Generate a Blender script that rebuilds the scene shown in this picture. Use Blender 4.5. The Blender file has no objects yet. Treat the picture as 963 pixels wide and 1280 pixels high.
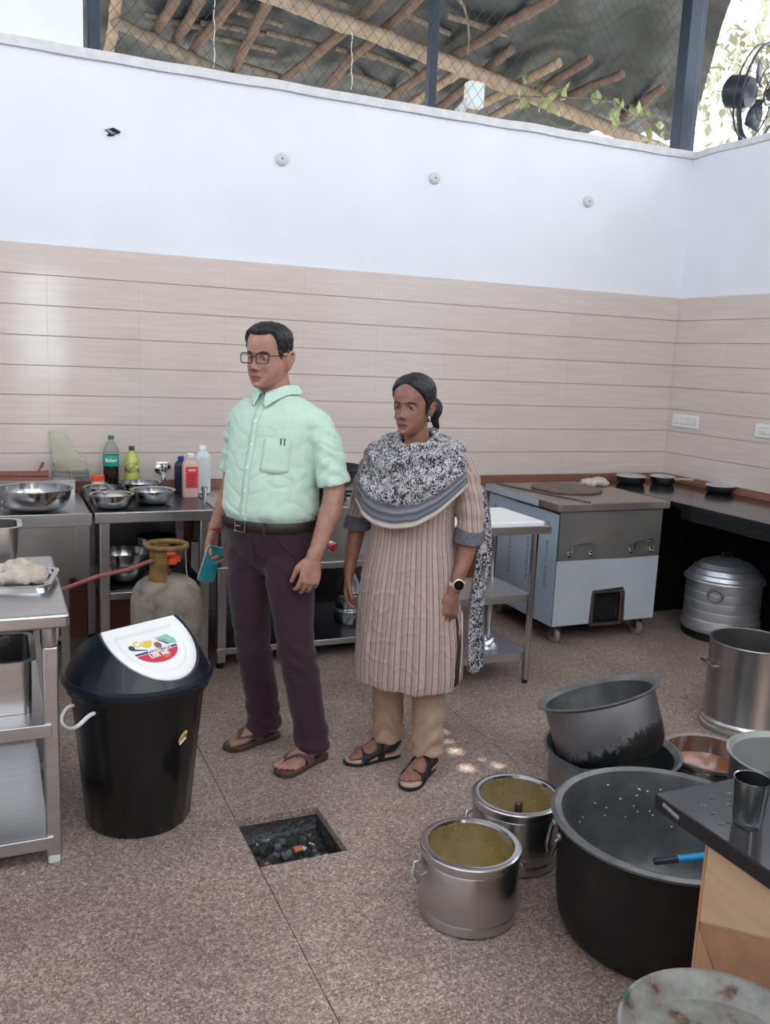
import bpy, math, random
import numpy as np
from mathutils import Vector, Matrix, noise as mnoise

random.seed(7)
rng = np.random.default_rng(7)
S = bpy.context.scene
C = S.collection
PI = math.pi

# ------------------------------------------------------------------ camera
IW, IH, FPX = 963.0, 1280.0, 1115.6
YAW, PITCH, ROLL, CH = .4192, .17228, .0446, 1.62
_cy, _sy, _cp, _sp = math.cos(YAW), math.sin(YAW), math.cos(PITCH), math.sin(PITCH)
FW = Vector((_sy*_cp, _cy*_cp, -_sp)); _r = Vector((_cy, -_sy, 0)); _u = _r.cross(FW)
RT = math.cos(ROLL)*_r + math.sin(ROLL)*_u; UP = -math.sin(ROLL)*_r + math.cos(ROLL)*_u
CAM = Vector((0, 0, CH))
cd = bpy.data.cameras.new('camera'); cam = bpy.data.objects.new('camera', cd); C.objects.link(cam)
cd.sensor_fit = 'VERTICAL'; cd.sensor_height = 24.0; cd.lens = 24.0*FPX/IH; cd.clip_start = .02; cd.clip_end = 200
mw = Matrix((RT, UP, -FW)).transposed().to_4x4(); mw.translation = CAM; cam.matrix_world = mw
S.camera = cam

def P(x, y, val, ax=2):
    """photo pixel -> the point of its viewing ray on the plane axis=val"""
    d = FW + RT*((x-IW/2)/FPX) - UP*((y-IH/2)/FPX)
    t = (val-CAM[ax])/d[ax]
    return CAM + d*t

# ------------------------------------------------------------------ sky, sun, exposure
S.view_settings.view_transform = 'Standard'; S.view_settings.look = 'None'
S.view_settings.gamma = 1; S.view_settings.use_curve_mapping = False
S.view_settings.exposure = .56
w = bpy.data.worlds.new('sky'); S.world = w; w.use_nodes = True
bg = w.node_tree.nodes['Background']; bg.inputs[0].default_value = (.86, .93, 1.0, 1); bg.inputs[1].default_value = 2.9
SUN = Vector((.05, .2, .98)).normalized()
sd = bpy.data.lights.new('sun', 'SUN'); sd.energy = 5.0; sd.angle = math.radians(.53); sd.color = (1, .95, .86)
so = bpy.data.objects.new('sun', sd); C.objects.link(so); so.rotation_euler = SUN.to_track_quat('Z', 'Y').to_euler()

# ------------------------------------------------------------------ materials
def lin(c):
    return tuple(((v/255/12.92) if v <= 10 else ((v/255+.055)/1.055)**2.4) for v in c)
MATS = {}
def mat(name, col, rough=.5, metal=0., var=0., vs=8., bump=0., bs=60., stretch=(1, 1, 1), col2=None, alpha=1., trans=0., ior=1.45,
        coat=0., rvar=0., spec=.5, detail=4., sheen=0.):
    m = bpy.data.materials.new(name); m.use_nodes = True; nt = m.node_tree; b = nt.nodes['Principled BSDF']; L = nt.links.new
    c = lin(col)
    b.inputs['Base Color'].default_value = (*c, 1); b.inputs['Roughness'].default_value = rough; b.inputs['Metallic'].default_value = metal
    b.inputs['IOR'].default_value = ior; b.inputs['Transmission Weight'].default_value = trans; b.inputs['Alpha'].default_value = alpha
    b.inputs['Coat Weight'].default_value = coat; b.inputs['Specular IOR Level'].default_value = spec; b.inputs['Sheen Weight'].default_value = sheen
    if var or bump or rvar:
        tc = nt.nodes.new('ShaderNodeTexCoord'); mp = nt.nodes.new('ShaderNodeMapping'); mp.inputs['Scale'].default_value = stretch
        L(tc.outputs['Object'], mp.inputs[0])
        n = nt.nodes.new('ShaderNodeTexNoise'); n.inputs['Scale'].default_value = vs; n.inputs['Detail'].default_value = detail
        L(mp.outputs[0], n.inputs[0])
        if var:
            r = nt.nodes.new('ShaderNodeValToRGB')
            c2 = lin(col2) if col2 else tuple(min(1, v*(1+var)) for v in c)
            c1 = c if col2 else tuple(v*(1-var) for v in c)
            r.color_ramp.elements[0].position = .32; r.color_ramp.elements[1].position = .68
            r.color_ramp.elements[0].color = (*c1, 1); r.color_ramp.elements[1].color = (*c2, 1)
            L(n.outputs[0], r.inputs[0]); L(r.outputs[0], b.inputs['Base Color'])
        if rvar:
            mr = nt.nodes.new('ShaderNodeMapRange'); mr.inputs[3].default_value = max(.02, rough-rvar); mr.inputs[4].default_value = rough+rvar
            L(n.outputs[0], mr.inputs[0]); L(mr.outputs[0], b.inputs['Roughness'])
        if bump:
            n2 = nt.nodes.new('ShaderNodeTexNoise'); n2.inputs['Scale'].default_value = bs; n2.inputs['Detail'].default_value = 3
            L(mp.outputs[0], n2.inputs[0]); bp = nt.nodes.new('ShaderNodeBump'); bp.inputs['Strength'].default_value = bump; bp.inputs['Distance'].default_value = .01
            L(n2.outputs[0], bp.inputs['Height']); L(bp.outputs[0], b.inputs['Normal'])
    MATS[name] = m
    return m

def nodes_of(m): return m.node_tree.nodes, m.node_tree.links.new, m.node_tree.nodes['Principled BSDF']

STEEL = mat('brushed_steel', (192, 191, 191), .28, 1, .05, 7, 0, 90, (1, 1, 5))
STEELH = mat('brushed_steel_level', (190, 190, 192), .30, 1, .05, 6, 0, 60, (1, 5, 5))
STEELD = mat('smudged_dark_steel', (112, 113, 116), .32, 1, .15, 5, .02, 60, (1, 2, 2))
POLISH = mat('polished_steel', (188, 189, 192), .17, 1, .06, 14, rvar=.05)
CHROME = mat('chrome', (205, 207, 210), .08, 1)
ALU = mat('dull_aluminium', (150, 152, 156), .48, 1, .15, 9, .03, 120, rvar=.1)
ALUW = mat('worn_aluminium', (134, 136, 138), .45, .9, .18, 14, .06, 70, rvar=.1)
BLACKM = mat('black_painted_steel', (48, 58, 72), .45, .2, .15, 10)  # glare haze over the posts is put into this lifted, bluish colour
RUBBER = mat('black_rubber', (22, 22, 24), .7, 0, .1, 30)
DARKV = mat('dark_void', (14, 14, 17), .8)
WHITEP = mat('white_plastic', (232, 232, 230), .35, 0, .02, 10)
GREYP = mat('grey_white_plastic', (205, 207, 208), .4, 0, .03, 20)
WHITEB = mat('white_board', (238, 240, 240), .42, 0, .02, 8)
GRANITE = mat('black_granite', (30, 31, 34), .14, 0, .35, 160, rvar=.05)
TERRA = mat('terracotta_granite', (138, 92, 78), .25, 0, .14, 70)
PLASTER = mat('white_plaster', (232, 235, 242), .75, 0, .025, 2.2, .03, 40)
PLASTERE = mat('plaster_edge', (214, 214, 216), .85, 0, .08, 14, .15, 50)
GROUT = mat('grout', (178, 166, 160), .9)
CREAM = mat('cream_dough', (236, 228, 208), .8, 0, .04, 40)
CLOTHM = mat('off_white_cloth', (190, 180, 168), .95, 0, .12, 30, .25, 220, sheen=.3)
ORANGE = mat('orange_plastic', (226, 88, 44), .4, 0, .05, 20)
TEAL = mat('teal_label', (18, 158, 138), .4, 0, .05, 30)
GLASS = mat('clear_plastic', (225, 232, 230), .06, 0, trans=.95, ior=1.2)

# terracotta/steel specials -------------------------------------------------
def granite_floor():
    m = bpy.data.materials.new('speckled_stone_floor'); m.use_nodes = True; N, L, b = nodes_of(m)
    tc = N.new('ShaderNodeTexCoord')
    v = N.new('ShaderNodeTexVoronoi'); v.inputs['Scale'].default_value = 300; L(tc.outputs['Object'], v.inputs[0])
    vb = N.new('ShaderNodeTexVoronoi'); vb.inputs['Scale'].default_value = 130; L(tc.outputs['Object'], vb.inputs[0])
    s1 = N.new('ShaderNodeSeparateColor'); L(v.outputs['Color'], s1.inputs[0]); s2 = N.new('ShaderNodeSeparateColor'); L(vb.outputs['Color'], s2.inputs[0])
    av = N.new('ShaderNodeMix'); av.inputs[0].default_value = .38; L(s1.outputs[0], av.inputs[2]); L(s2.outputs[0], av.inputs[3])
    r = N.new('ShaderNodeValToRGB'); e = r.color_ramp.elements
    e[0].position = .12; e[0].color = (*lin((100, 88, 83)), 1); e[1].position = .92; e[1].color = (*lin((222, 207, 196)), 1)
    a = e.new(.35); a.color = (*lin((142, 126, 118)), 1); a = e.new(.65); a.color = (*lin((170, 153, 145)), 1)
    L(av.outputs[0], r.inputs[0])
    n = N.new('ShaderNodeTexNoise'); n.inputs['Scale'].default_value = 1.7; n.inputs['Detail'].default_value = 5; L(tc.outputs['Object'], n.inputs[0])
    r2 = N.new('ShaderNodeValToRGB'); r2.color_ramp.elements[0].position = .35; r2.color_ramp.elements[1].position = .7
    r2.color_ramp.elements[0].color = (.74, .70, .69, 1); r2.color_ramp.elements[1].color = (1.06, 1.04, 1.02, 1)
    L(n.outputs[0], r2.inputs[0])
    mx = N.new('ShaderNodeMix'); mx.data_type = 'RGBA'; mx.blend_type = 'MULTIPLY'; mx.inputs[0].default_value = 1
    L(r.outputs[0], mx.inputs[6]); L(r2.outputs[0], mx.inputs[7])
    # a few faint reddish stains
    n3 = N.new('ShaderNodeTexNoise'); n3.inputs['Scale'].default_value = 3.1; n3.inputs['Detail'].default_value = 2; L(tc.outputs['Object'], n3.inputs[0])
    r3 = N.new('ShaderNodeValToRGB'); r3.color_ramp.elements[0].position = .70; r3.color_ramp.elements[1].position = .78
    r3.color_ramp.elements[0].color = (0, 0, 0, 1); r3.color_ramp.elements[1].color = (.35, .35, .35, 1); L(n3.outputs[0], r3.inputs[0])
    mx2 = N.new('ShaderNodeMix'); mx2.data_type = 'RGBA'; L(r3.outputs[0], mx2.inputs[0]); L(mx.outputs[2], mx2.inputs[6]); mx2.inputs[7].default_value = (*lin((150, 84, 72)), 1)
    L(mx2.outputs[2], b.inputs['Base Color'])
    b.inputs['Roughness'].default_value = .52
    bp = N.new('ShaderNodeBump'); bp.inputs['Strength'].default_value = .12; bp.inputs['Distance'].default_value = .004
    L(av.outputs[0], bp.inputs['Height']); L(bp.outputs[0], b.inputs['Normal'])
    return m
FLOORM = granite_floor()

def tile_mat():
    m = bpy.data.materials.new('glazed_beige_tile'); m.use_nodes = True; N, L, b = nodes_of(m)
    tc = N.new('ShaderNodeTexCoord'); oi = N.new('ShaderNodeObjectInfo')
    ad = N.new('ShaderNodeVectorMath'); ad.operation = 'ADD'; sc = N.new('ShaderNodeVectorMath'); sc.operation = 'SCALE'; sc.inputs[3].default_value = 1.0
    L(oi.outputs['Location'], sc.inputs[0]); L(tc.outputs['Object'], ad.inputs[0]); L(sc.outputs[0], ad.inputs[1])
    mp = N.new('ShaderNodeMapping'); mp.inputs['Scale'].default_value = (1.6, 1.6, 26); L(ad.outputs[0], mp.inputs[0])
    n = N.new('ShaderNodeTexNoise'); n.inputs['Scale'].default_value = 2.2; n.inputs['Detail'].default_value = 4; L(mp.outputs[0], n.inputs[0])
    r = N.new('ShaderNodeValToRGB'); r.color_ramp.elements[0].position = .3; r.color_ramp.elements[1].position = .72
    r.color_ramp.elements[0].color = (*lin((206, 193, 186)), 1); r.color_ramp.elements[1].color = (*lin((216, 204, 198)), 1)
    L(n.outputs[0], r.inputs[0]); L(r.outputs[0], b.inputs['Base Color'])
    b.inputs['Roughness'].default_value = .10; b.inputs['Specular IOR Level'].default_value = 1.0
    n2 = N.new('ShaderNodeTexNoise'); n2.inputs['Scale'].default_value = 9; L(ad.outputs[0], n2.inputs[0])
    bp = N.new('ShaderNodeBump'); bp.inputs['Strength'].default_value = .05; bp.inputs['Distance'].default_value = .01; L(n2.outputs[0], bp.inputs['Height']); L(bp.outputs[0], b.inputs['Normal'])
    return m
TILEM = tile_mat()

# ------------------------------------------------------------------ mesh helpers
ORG = {}
def tag(o, label=None, cat=None, group=None, kind=None):
    if label: o['label'] = label
    if cat: o['category'] = cat
    if group: o['group'] = group
    if kind: o['kind'] = kind
    return o
def thing(name, label, cat, loc=(0, 0, 0), rotz=0., group=None, rot=None):
    o = bpy.data.objects.new(name, None); C.objects.link(o); o.empty_display_size = .05
    o.location = loc; o.rotation_euler = rot if rot is not None else (0, 0, rotz)
    ORG[o.name] = Vector(loc) if (rotz == 0 and rot is None) else None
    return tag(o, label, cat, group)

class MB:
    def __init__(s): s.v = []; s.f = []; s.m = []
    def add(s, vs, fs, mi=0):
        k = len(s.v); s.v += [tuple(p) for p in vs]; s.f += [tuple(i+k for i in f) for f in fs]; s.m += [mi]*len(fs); return s
    def box(s, x0, x1, y0, y1, z0, z1, mi=0):
        return s.add([(x0,y0,z0),(x1,y0,z0),(x1,y1,z0),(x0,y1,z0),(x0,y0,z1),(x1,y0,z1),(x1,y1,z1),(x0,y1,z1)],
                     [(0,3,2,1),(4,5,6,7),(0,1,5,4),(1,2,6,5),(2,3,7,6),(3,0,4,7)], mi)
    def obox(s, c, size, R=None, mi=0):
        R = R or Matrix.Identity(3); hx, hy, hz = (q/2 for q in size); c = Vector(c)
        vs = [c + R @ Vector((a*hx, b*hy, d*hz)) for d in (-1, 1) for a, b in ((-1,-1),(1,-1),(1,1),(-1,1))]
        return s.add(vs, [(0,3,2,1),(4,5,6,7),(0,1,5,4),(1,2,6,5),(2,3,7,6),(3,0,4,7)], mi)
    def lathe(s, prof, n=40, c=(0, 0, 0), mi=0, a0=0, T=None, sx=1, sy=1):
        """open or closed profile of (r, z); r=0 points collapse"""
        k = len(s.v); rows = []
        T = T or Matrix.Identity(4); c = Vector(c)
        for r, z in prof:
            if r < 1e-6:
                s.v.append(tuple(c + T @ Vector((0, 0, z)))); rows.append([len(s.v)-1]*n)
            else:
                st = len(s.v)
                for i in range(n):
                    a = a0+2*PI*i/n; s.v.append(tuple(c + T @ Vector((r*sx*math.cos(a), r*sy*math.sin(a), z))))
                rows.append(list(range(st, st+n)))
        for q in range(len(rows)-1):
            A, B = rows[q], rows[q+1]
            for i in range(n):
                j = (i+1) % n
                f = [A[i], A[j], B[j], B[i]]; g = []
                for t in f:
                    if t not in g: g.append(t)
                if len(g) > 2: s.f.append(tuple(g)); s.m.append(mi)
        return s
    def tube(s, pts, r, n=8, caps=True, closed=False, mi=0, ry=None, upv=None):
        pts = [Vector(p) for p in pts]; m = len(pts)
        rs = r if isinstance(r, (list, tuple)) else [r]*m
        rys = ry if isinstance(ry, (list, tuple)) else ([ry]*m if ry else rs)
        rings = []; pn = None
        for i, p in enumerate(pts):
            if closed: t = pts[(i+1) % m]-pts[i-1]
            else: t = pts[min(i+1, m-1)]-pts[max(i-1, 0)]
            t.normalize()
            if upv is not None: a = Vector(upv)
            else:
                a = pn if pn is not None else (Vector((0,0,1)) if abs(t.z) < .9 else Vector((1,0,0)))
            a = a - t*a.dot(t)
            if a.length < 1e-6: a = t.orthogonal()
            a.normalize(); pn = a; b = t.cross(a)
            st = len(s.v)
            for k in range(n):
                an = 2*PI*k/n; s.v.append(tuple(p + a*(rs[i]*math.cos(an)) + b*(rys[i]*math.sin(an))))
            rings.append(list(range(st, st+n)))
        rr = rings + ([rings[0]] if closed else [])
        for q in range(len(rr)-1):
            for k in range(n):
                j = (k+1) % n; s.f.append((rr[q][k], rr[q][j], rr[q+1][j], rr[q+1][k])); s.m.append(mi)
        if caps and not closed:
            s.f.append(tuple(reversed(rings[0]))); s.m.append(mi); s.f.append(tuple(rings[-1])); s.m.append(mi)
        return s
    def prism(s, poly, z0, z1, mi=0, T=None):
        n = len(poly); T = T or Matrix.Identity(4)
        vs = [T @ Vector((x, y, z0)) for x, y in poly]+[T @ Vector((x, y, z1)) for x, y in poly]
        return s.add(vs, [tuple(reversed(range(n))), tuple(range(n, 2*n))]+[(i, (i+1) % n, n+(i+1) % n, n+i) for i in range(n)], mi)
    def loft(s, rings, cap0=True, cap1=True, mi=0, wrap=True):
        n = len(rings[0]); k = len(s.v)
        for R in rings: s.v += [tuple(p) for p in R]
        for q in range(len(rings)-1):
            for i in range(n if wrap else n-1):
                j = (i+1) % n; s.f.append((k+q*n+i, k+q*n+j, k+(q+1)*n+j, k+(q+1)*n+i)); s.m.append(mi)
        if cap0: s.f.append(tuple(k+i for i in reversed(range(n)))); s.m.append(mi)
        if cap1: s.f.append(tuple(k+(len(rings)-1)*n+i for i in range(n))); s.m.append(mi)
        return s
    def sphere(s, c, r, n=16, m=10, mi=0, R=None):
        r = r if isinstance(r, (tuple, list)) else (r, r, r); R = R or Matrix.Identity(3)
        T = R.to_4x4() @ Matrix.Diagonal((*r, 1))
        return s.lathe([(math.sin(PI*i/m) if 0 < i < m else 0, -math.cos(PI*i/m)) for i in range(m+1)], n, c, mi, T=T)
    def build(s, name, mats, parent=None, loc=None, bevel=0., smooth=40, local=False, sub=0, solid=0., rotz=None, rot=None):
        me = bpy.data.meshes.new(name)
        po = ORG.get(parent.name) if parent else Vector((0, 0, 0))
        if local or po is None: off = Vector((0, 0, 0)); ol = Vector(loc) if loc is not None else Vector((0, 0, 0)); lo = ol
        else:
            lo = Vector(loc) if loc is not None else po
            off = lo; ol = lo-po
        ox, oy, oz = off
        me.from_pydata([(a-ox, b-oy, c-oz) for a, b, c in s.v], [], s.f)
        for m in (mats if isinstance(mats, (list, tuple)) else [mats]): me.materials.append(m)
        if any(s.m): me.polygons.foreach_set('material_index', s.m)
        me.update()
        if smooth:
            me.polygons.foreach_set('use_smooth', [True]*len(me.polygons)); me.set_sharp_from_angle(angle=math.radians(smooth))
        o = bpy.data.objects.new(name, me); C.objects.link(o); o.location = ol
        if parent: o.parent = parent
        if rotz is not None: o.rotation_euler = (0, 0, rotz)
        if rot is not None: o.rotation_euler = rot
        ORG[o.name] = None if (local or rotz or rot or po is None) else lo
        if bevel:
            b = o.modifiers.new('bevel', 'BEVEL'); b.width = bevel; b.segments = 2; b.limit_method = 'ANGLE'; b.angle_limit = .6
        if solid:
            q = o.modifiers.new('solid', 'SOLIDIFY'); q.thickness = solid; q.offset = 0
        if sub:
            q = o.modifiers.new('sub', 'SUBSURF'); q.levels = sub; q.render_levels = sub
        return o

def copy_tree(o, parent=None):
    c = o.copy(); C.objects.link(c); c.parent = parent
    ORG[c.name] = ORG.get(o.name)
    for ch in o.children: copy_tree(ch, c)
    return c
def one(name, mb, m, label, cat, loc, group=None, **k):
    o = mb.build(name, m, None, loc, **k); return tag(o, label, cat, group)
def struct(name, mb, m, loc=(0, 0, 0), **k):
    return tag(mb.build(name, m, None, loc, **k), kind='structure')
def text_mesh(name, body, size, m, parent, T, ext=.0006, align='CENTER', bold=0.0, shear=0.):
    cu = bpy.data.curves.new(name, 'FONT'); cu.body = body; cu.size = size; cu.extrude = ext; cu.align_x = align; cu.align_y = 'CENTER'; cu.offset = bold; cu.shear = shear
    cu.resolution_u = 3
    t = bpy.data.objects.new(name+'_tmp', cu); C.objects.link(t)
    dg = bpy.context.evaluated_depsgraph_get(); me = bpy.data.meshes.new_from_object(t.evaluated_get(dg))
    bpy.data.objects.remove(t); bpy.data.curves.remove(cu)
    me.materials.clear(); me.materials.append(m)
    o = bpy.data.objects.new(name, me); C.objects.link(o)
    o.parent = parent; o.matrix_local = T
    return o
def circ(r, n, z=0, c=(0, 0), sx=1, sy=1, a0=0): return [(c[0]+r*sx*math.cos(a0+2*PI*i/n), c[1]+r*sy*math.sin(a0+2*PI*i/n), z) for i in range(n)]
def rrect(x0, x1, y0, y1, r, n=5):
    o = []
    for cx, cy, a in ((x1-r, y1-r, 0), (x0+r, y1-r, PI/2), (x0+r, y0+r, PI), (x1-r, y0+r, 1.5*PI)):
        for i in range(n+1): o.append((cx+r*math.cos(a+PI/2*i/n), cy+r*math.sin(a+PI/2*i/n)))
    return o
# ================================================================== the setting
D, XR, XL, YF = 5.08, 4.46, -2.0, -2.4
ZT, ZB, WT, RZ = 2.112, .878, 3.075, 5.0
ROW = (ZT-ZB)/8
# ---- floor: stone slabs around a square drain pit
PX0, PX1, PY0, PY1 = .742, 1.042, 2.522, 2.832
fl = MB()
for a in ((XL, PX0, YF, D), (PX1, XR, YF, D), (PX0, PX1, YF, PY0), (PX0, PX1, PY1, D)):
    fl.box(a[0], a[1], a[2], a[3], -.12, -.0305)
floor = struct('floor', fl, GROUT, smooth=0)
def slab(poly):
    o = MB().prism(poly, -.03, 0).build('floor_slab', FLOORM, floor, bevel=.0012)
    return o
g = .0012
XS = [XL, -.46, .742, 1.94, 3.14, XR]
for i in range(5):
    ys = [YF, -1.99, -.84, .31, 1.46, 2.61, 3.76, D]
    if i == 2: ys[4] = 1.9
    if i == 3: ys = [YF, -1.4, -.25, .9, 2.05, 3.2, 4.35, D]
    for j in range(len(ys)-1):
        x0, x1, y0, y1 = XS[i]+g, XS[i+1]-g, ys[j]+g, ys[j+1]-g
        if i == 2 and abs(ys[j+1]-2.61) < .01: slab([(x0, y0), (x1, y0), (x1, y1), (PX1, y1), (PX1, PY0), (x0, PY0)])
        elif i == 2 and abs(ys[j]-2.61) < .01: slab([(x0, PY1), (PX1, PY1), (PX1, y0), (x1, y0), (x1, y1), (x0, y1)])
        else: slab([(x0, y0), (x1, y0), (x1, y1), (x0, y1)])
PITM = mat('wet_black_grime', (26, 26, 28), .35, 0, .5, 40, .5, 60)
pit = MB(); pd = -.17
pit.add([(PX0,PY0,-.03),(PX1,PY0,-.03),(PX1,PY1,-.03),(PX0,PY1,-.03),(PX0,PY0,pd),(PX1,PY0,pd),(PX1,PY1,pd),(PX0,PY1,pd)],
        [(0,1,5,4),(1,2,6,5),(2,3,7,6),(3,0,4,7),(4,5,6,7)])
pit.build('drain_pit', PITM, floor, solid=.004)
sl = MB(); n = 26
vs = []
for j in range(n+1):
    for i in range(n+1):
        x = PX0+.003+(PX1-PX0-.006)*i/n; y = PY0+.003+(PY1-PY0-.006)*j/n
        h = mnoise.noise((x*26, y*26, 3))*.02+mnoise.noise((x*70, y*70, 9))*.012
        vs.append((x, y, -.115+h+.03*(i/n)*(j/n)))
sl.add(vs, [(j*(n+1)+i, j*(n+1)+i+1, (j+1)*(n+1)+i+1, (j+1)*(n+1)+i) for j in range(n) for i in range(n)])
so_ = sl.build('sludge', mat('charred_sludge', (20, 20, 22), .3, 0, .6, 60, .6, 160, col2=(70, 70, 72)), floor, smooth=20)
so_['kind'] = 'stuff'
CHIP = {'w': mat('pale_scrap', (190, 190, 184), .7, 0, .15, 80), 'o': mat('orange_scrap', (186, 110, 70), .7, 0, .15, 80), 'g': mat('grey_scrap', (104, 106, 108), .6, 0, .2, 80)}
for q in range(26):
    k = 'o' if q in (3, 9) else ('w' if q % 4 == 0 else 'g')
    x = PX0+.03+.24*rng.random(); y = PY0+.03+.25*rng.random()
    if q in (0, 4, 8): x, y = (.985, .96, 1.0)[q//4], (2.60, 2.57, 2.63)[q//4]
    if q == 3: x, y = .93, 2.70
    s_ = .010+.016*rng.random()
    if q == 3: s_ = .03
    R = Matrix.Rotation(rng.random()*6, 3, 'Z') @ Matrix.Rotation(rng.random(), 3, 'X')
    MB().obox((x, y, -.085+.03*((x-PX0)/.3)*((y-PY0)/.3)), (s_, s_*(.4+.5*rng.random()), .004+.008*rng.random()), R).build('debris', CHIP[k], floor, smooth=0)

# ---- back wall: brown dado, eight courses of glazed tile, white plaster, rough ledge
wb = struct('wall_back', MB().box(XL-.2, XR+.25, D+.008, D+.23, -.1, WT), PLASTER, smooth=0)
cap = MB(); nn = 90
rings = []
for i in range(nn+1):
    x = XL-.1+(XR+.2-XL+.1)*i/nn; e = .006*mnoise.noise((x*4, 0, 0)); e2 = .008*mnoise.noise((x*3, 5, 0))
    rings.append([(x, D-.016+e, WT-.034+e2), (x, D+.2, WT-.034), (x, D+.2, WT+.014), (x, D-.012+e, WT+.014+e2)])
cap.loft(rings); cap.build('wall_ledge', PLASTERE, wb)
MB().box(XL, XR, D-.012, D+.007, 0, ZB-.003).build('dado_panel', TERRA, wb, bevel=.003)
tm = None
def tiles(parent, along, x0, first, pitch, xmax, fixed):
    """one object per tile; alike tiles share mesh data"""
    cache = {}
    edges = [x0]; e = first
    while e < xmax-.02:
        if e > x0+.02: edges.append(e)
        e += pitch
    edges.append(xmax)
    for r in range(8):
        z0 = ZB+r*ROW
        for a, b in zip(edges[:-1], edges[1:]):
            wdt = round(b-a, 4)
            if wdt not in cache:
                mb = MB(); gx = .00005; gz = .0016
                if along == 'x': mb.box(gx, wdt-gx, -.007, .0075, gz, ROW-gz)
                else: mb.box(-.007, .0075, gx, wdt-gx, gz, ROW-gz)
                t = mb.build('wall_tile', TILEM, None, local=True, bevel=.0008); cache[wdt] = t.data
                o = t
            else:
                o = bpy.data.objects.new('wall_tile', cache[wdt]); C.objects.link(o)
                bm_ = o.modifiers.new('bevel', 'BEVEL'); bm_.width = .0008; bm_.segments = 2; bm_.limit_method = 'ANGLE'
            o.parent = parent
            o.location = (a, fixed, z0) if along == 'x' else (fixed, a, z0)
MB().box(XL, XR, D+.0005, D+.0075, ZB, ZT).build('grout_bed', GROUT, wb, smooth=0)
tiles(wb, 'x', -.186, -.186, .468, XR, D)
# upper brick pier, top left, a little behind the ledge
struct('wall_upper', MB().box(-2.2, .485, D+.05, D+.22, WT+.015, 4.4), PLASTER, smooth=0)
# broken hole in the plaster, its shaded depth put in as a dark cap
hp = P(140, 165, D-.001, 1)
h = MB(); poly = [(math.cos(a)*(.030+.012*math.sin(3*a+1)+.006*math.sin(5*a)), math.sin(a)*(.020+.006*math.sin(2*a))) for a in [i*PI/9 for i in range(18)]]
T = Matrix.Translation(hp) @ Matrix.Rotation(PI/2, 4, 'X')
h.prism(poly, -.006, .002, T=T); hw = h.build('wall_hole', DARKV, wb, smooth=0)
MB().obox(hp+Vector((-.012, -.004, .002)), (.03, .006, .012), Matrix.Rotation(.5, 3, 'Y')).obox(hp+Vector((.005, -.003, -.006)), (.02, .005, .008), Matrix.Rotation(-.4, 3, 'Y')).build('plaster_chip', mat('grey_chip', (150, 150, 152), .8, 0, .2, 50), wb, smooth=0)
# ---- right wall
wr = struct('wall_right', MB().box(XR+.008, XR+.23, YF, D+.008, -.1, WT), PLASTER, smooth=0)
cap = MB(); rings = []
for i in range(nn+1):
    y = YF+(D+.1-YF)*i/nn; e = .005*mnoise.noise((y*4, 0, 7)); e2 = .008*mnoise.noise((y*3, 5, 7))
    rings.append([(XR-.01+e, y, WT-.03+e2), (XR-.008+e, y, WT+.012+e2), (XR+.2, y, WT+.012), (XR+.2, y, WT-.03)])
cap.loft(rings); cap.build('wall_ledge', PLASTERE, wr)
MB().box(XR-.012, XR+.007, YF, D-.013, .80, ZB-.003).build('dado_panel', TERRA, wr, bevel=.003)
MB().box(XR-.012, XR+.007, YF, D-.013, 0, .799).build('dado_panel', GRANITE, wr)  # black stone stands in for the unlit wall below the counter
MB().box(XR+.0005, XR+.0075, 1.2, D-.008, ZB, ZT).build('grout_bed', GROUT, wr, smooth=0)
tiles(wr, 'y', 1.304, 1.304, .468, D-.008, XR)
# ---- walls behind and beside the camera, with an open doorway
struct('wall_left', MB().box(XL-.2, XL, YF, D, -.1, WT), PLASTER, smooth=0)
wf = MB(); DX0, DX1, DZ = .36, .93, 2.55
for a in ((XL-.2, DX0, -.1, WT), (DX1, XR+.23, -.1, WT), (DX0, DX1, DZ, WT)): wf.box(a[0], a[1], YF-.2, YF, a[2], a[3])
struct('wall_front', wf, mat('beige_paint', (188, 170, 158), .8, 0, .05, 3), smooth=0)
dr = MB(); dr.box(DX0-.05, DX0, YF-.21, YF+.012, 0, DZ+.05); dr.box(DX1, DX1+.05, YF-.21, YF+.012, 0, DZ+.05); dr.box(DX0-.05, DX1+.05, YF-.21, YF+.012, DZ, DZ+.05)
struct('door_1', dr, mat('brown_door_frame', (96, 70, 54), .5, 0, .2, 8), smooth=0)
# ---- roof sheet over the kitchen: opening added behind the camera for fill daylight, nail holes that throw sun spots
SPOTS = [(553, 915, .020), (569, 939, .030), (584, 960, .030), (560, 927, .014), (623, 957, .022), (603, 949, .012)]
holes = []
for x, y, r in SPOTS:
    p = P(x, y, 0); q = p + SUN*(RZ/SUN.z); holes.append((q.x, q.y, r))
OX0, OX1, OY0, OY1 = -1.2, 3.6, -1.8, .45
rf = MB(); E_ = 1.3
x0, x1, y0, y1 = XL-E_, XR+E_, YF-E_, D+1.3
for a in ((x0, x1, y0, OY0), (x0, OX0, OY0, OY1), (OX1, x1, OY0, OY1)): rf.add([(a[0],a[2],RZ),(a[1],a[2],RZ),(a[1],a[3],RZ),(a[0],a[3],RZ)], [(0,1,2,3)])
hx0, hx1 = min(h[0] for h in holes)-.2, max(h[0] for h in holes)+.2
hy0, hy1 = min(h[1] for h in holes)-.2, max(h[1] for h in holes)+.2
for a in ((x0, x1, OY1, hy0), (x0, hx0, hy0, hy1), (hx1, x1, hy0, hy1), (x0, x1, hy1, y1)): rf.add([(a[0],a[2],RZ),(a[1],a[2],RZ),(a[1],a[3],RZ),(a[0],a[3],RZ)], [(0,1,2,3)])
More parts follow.
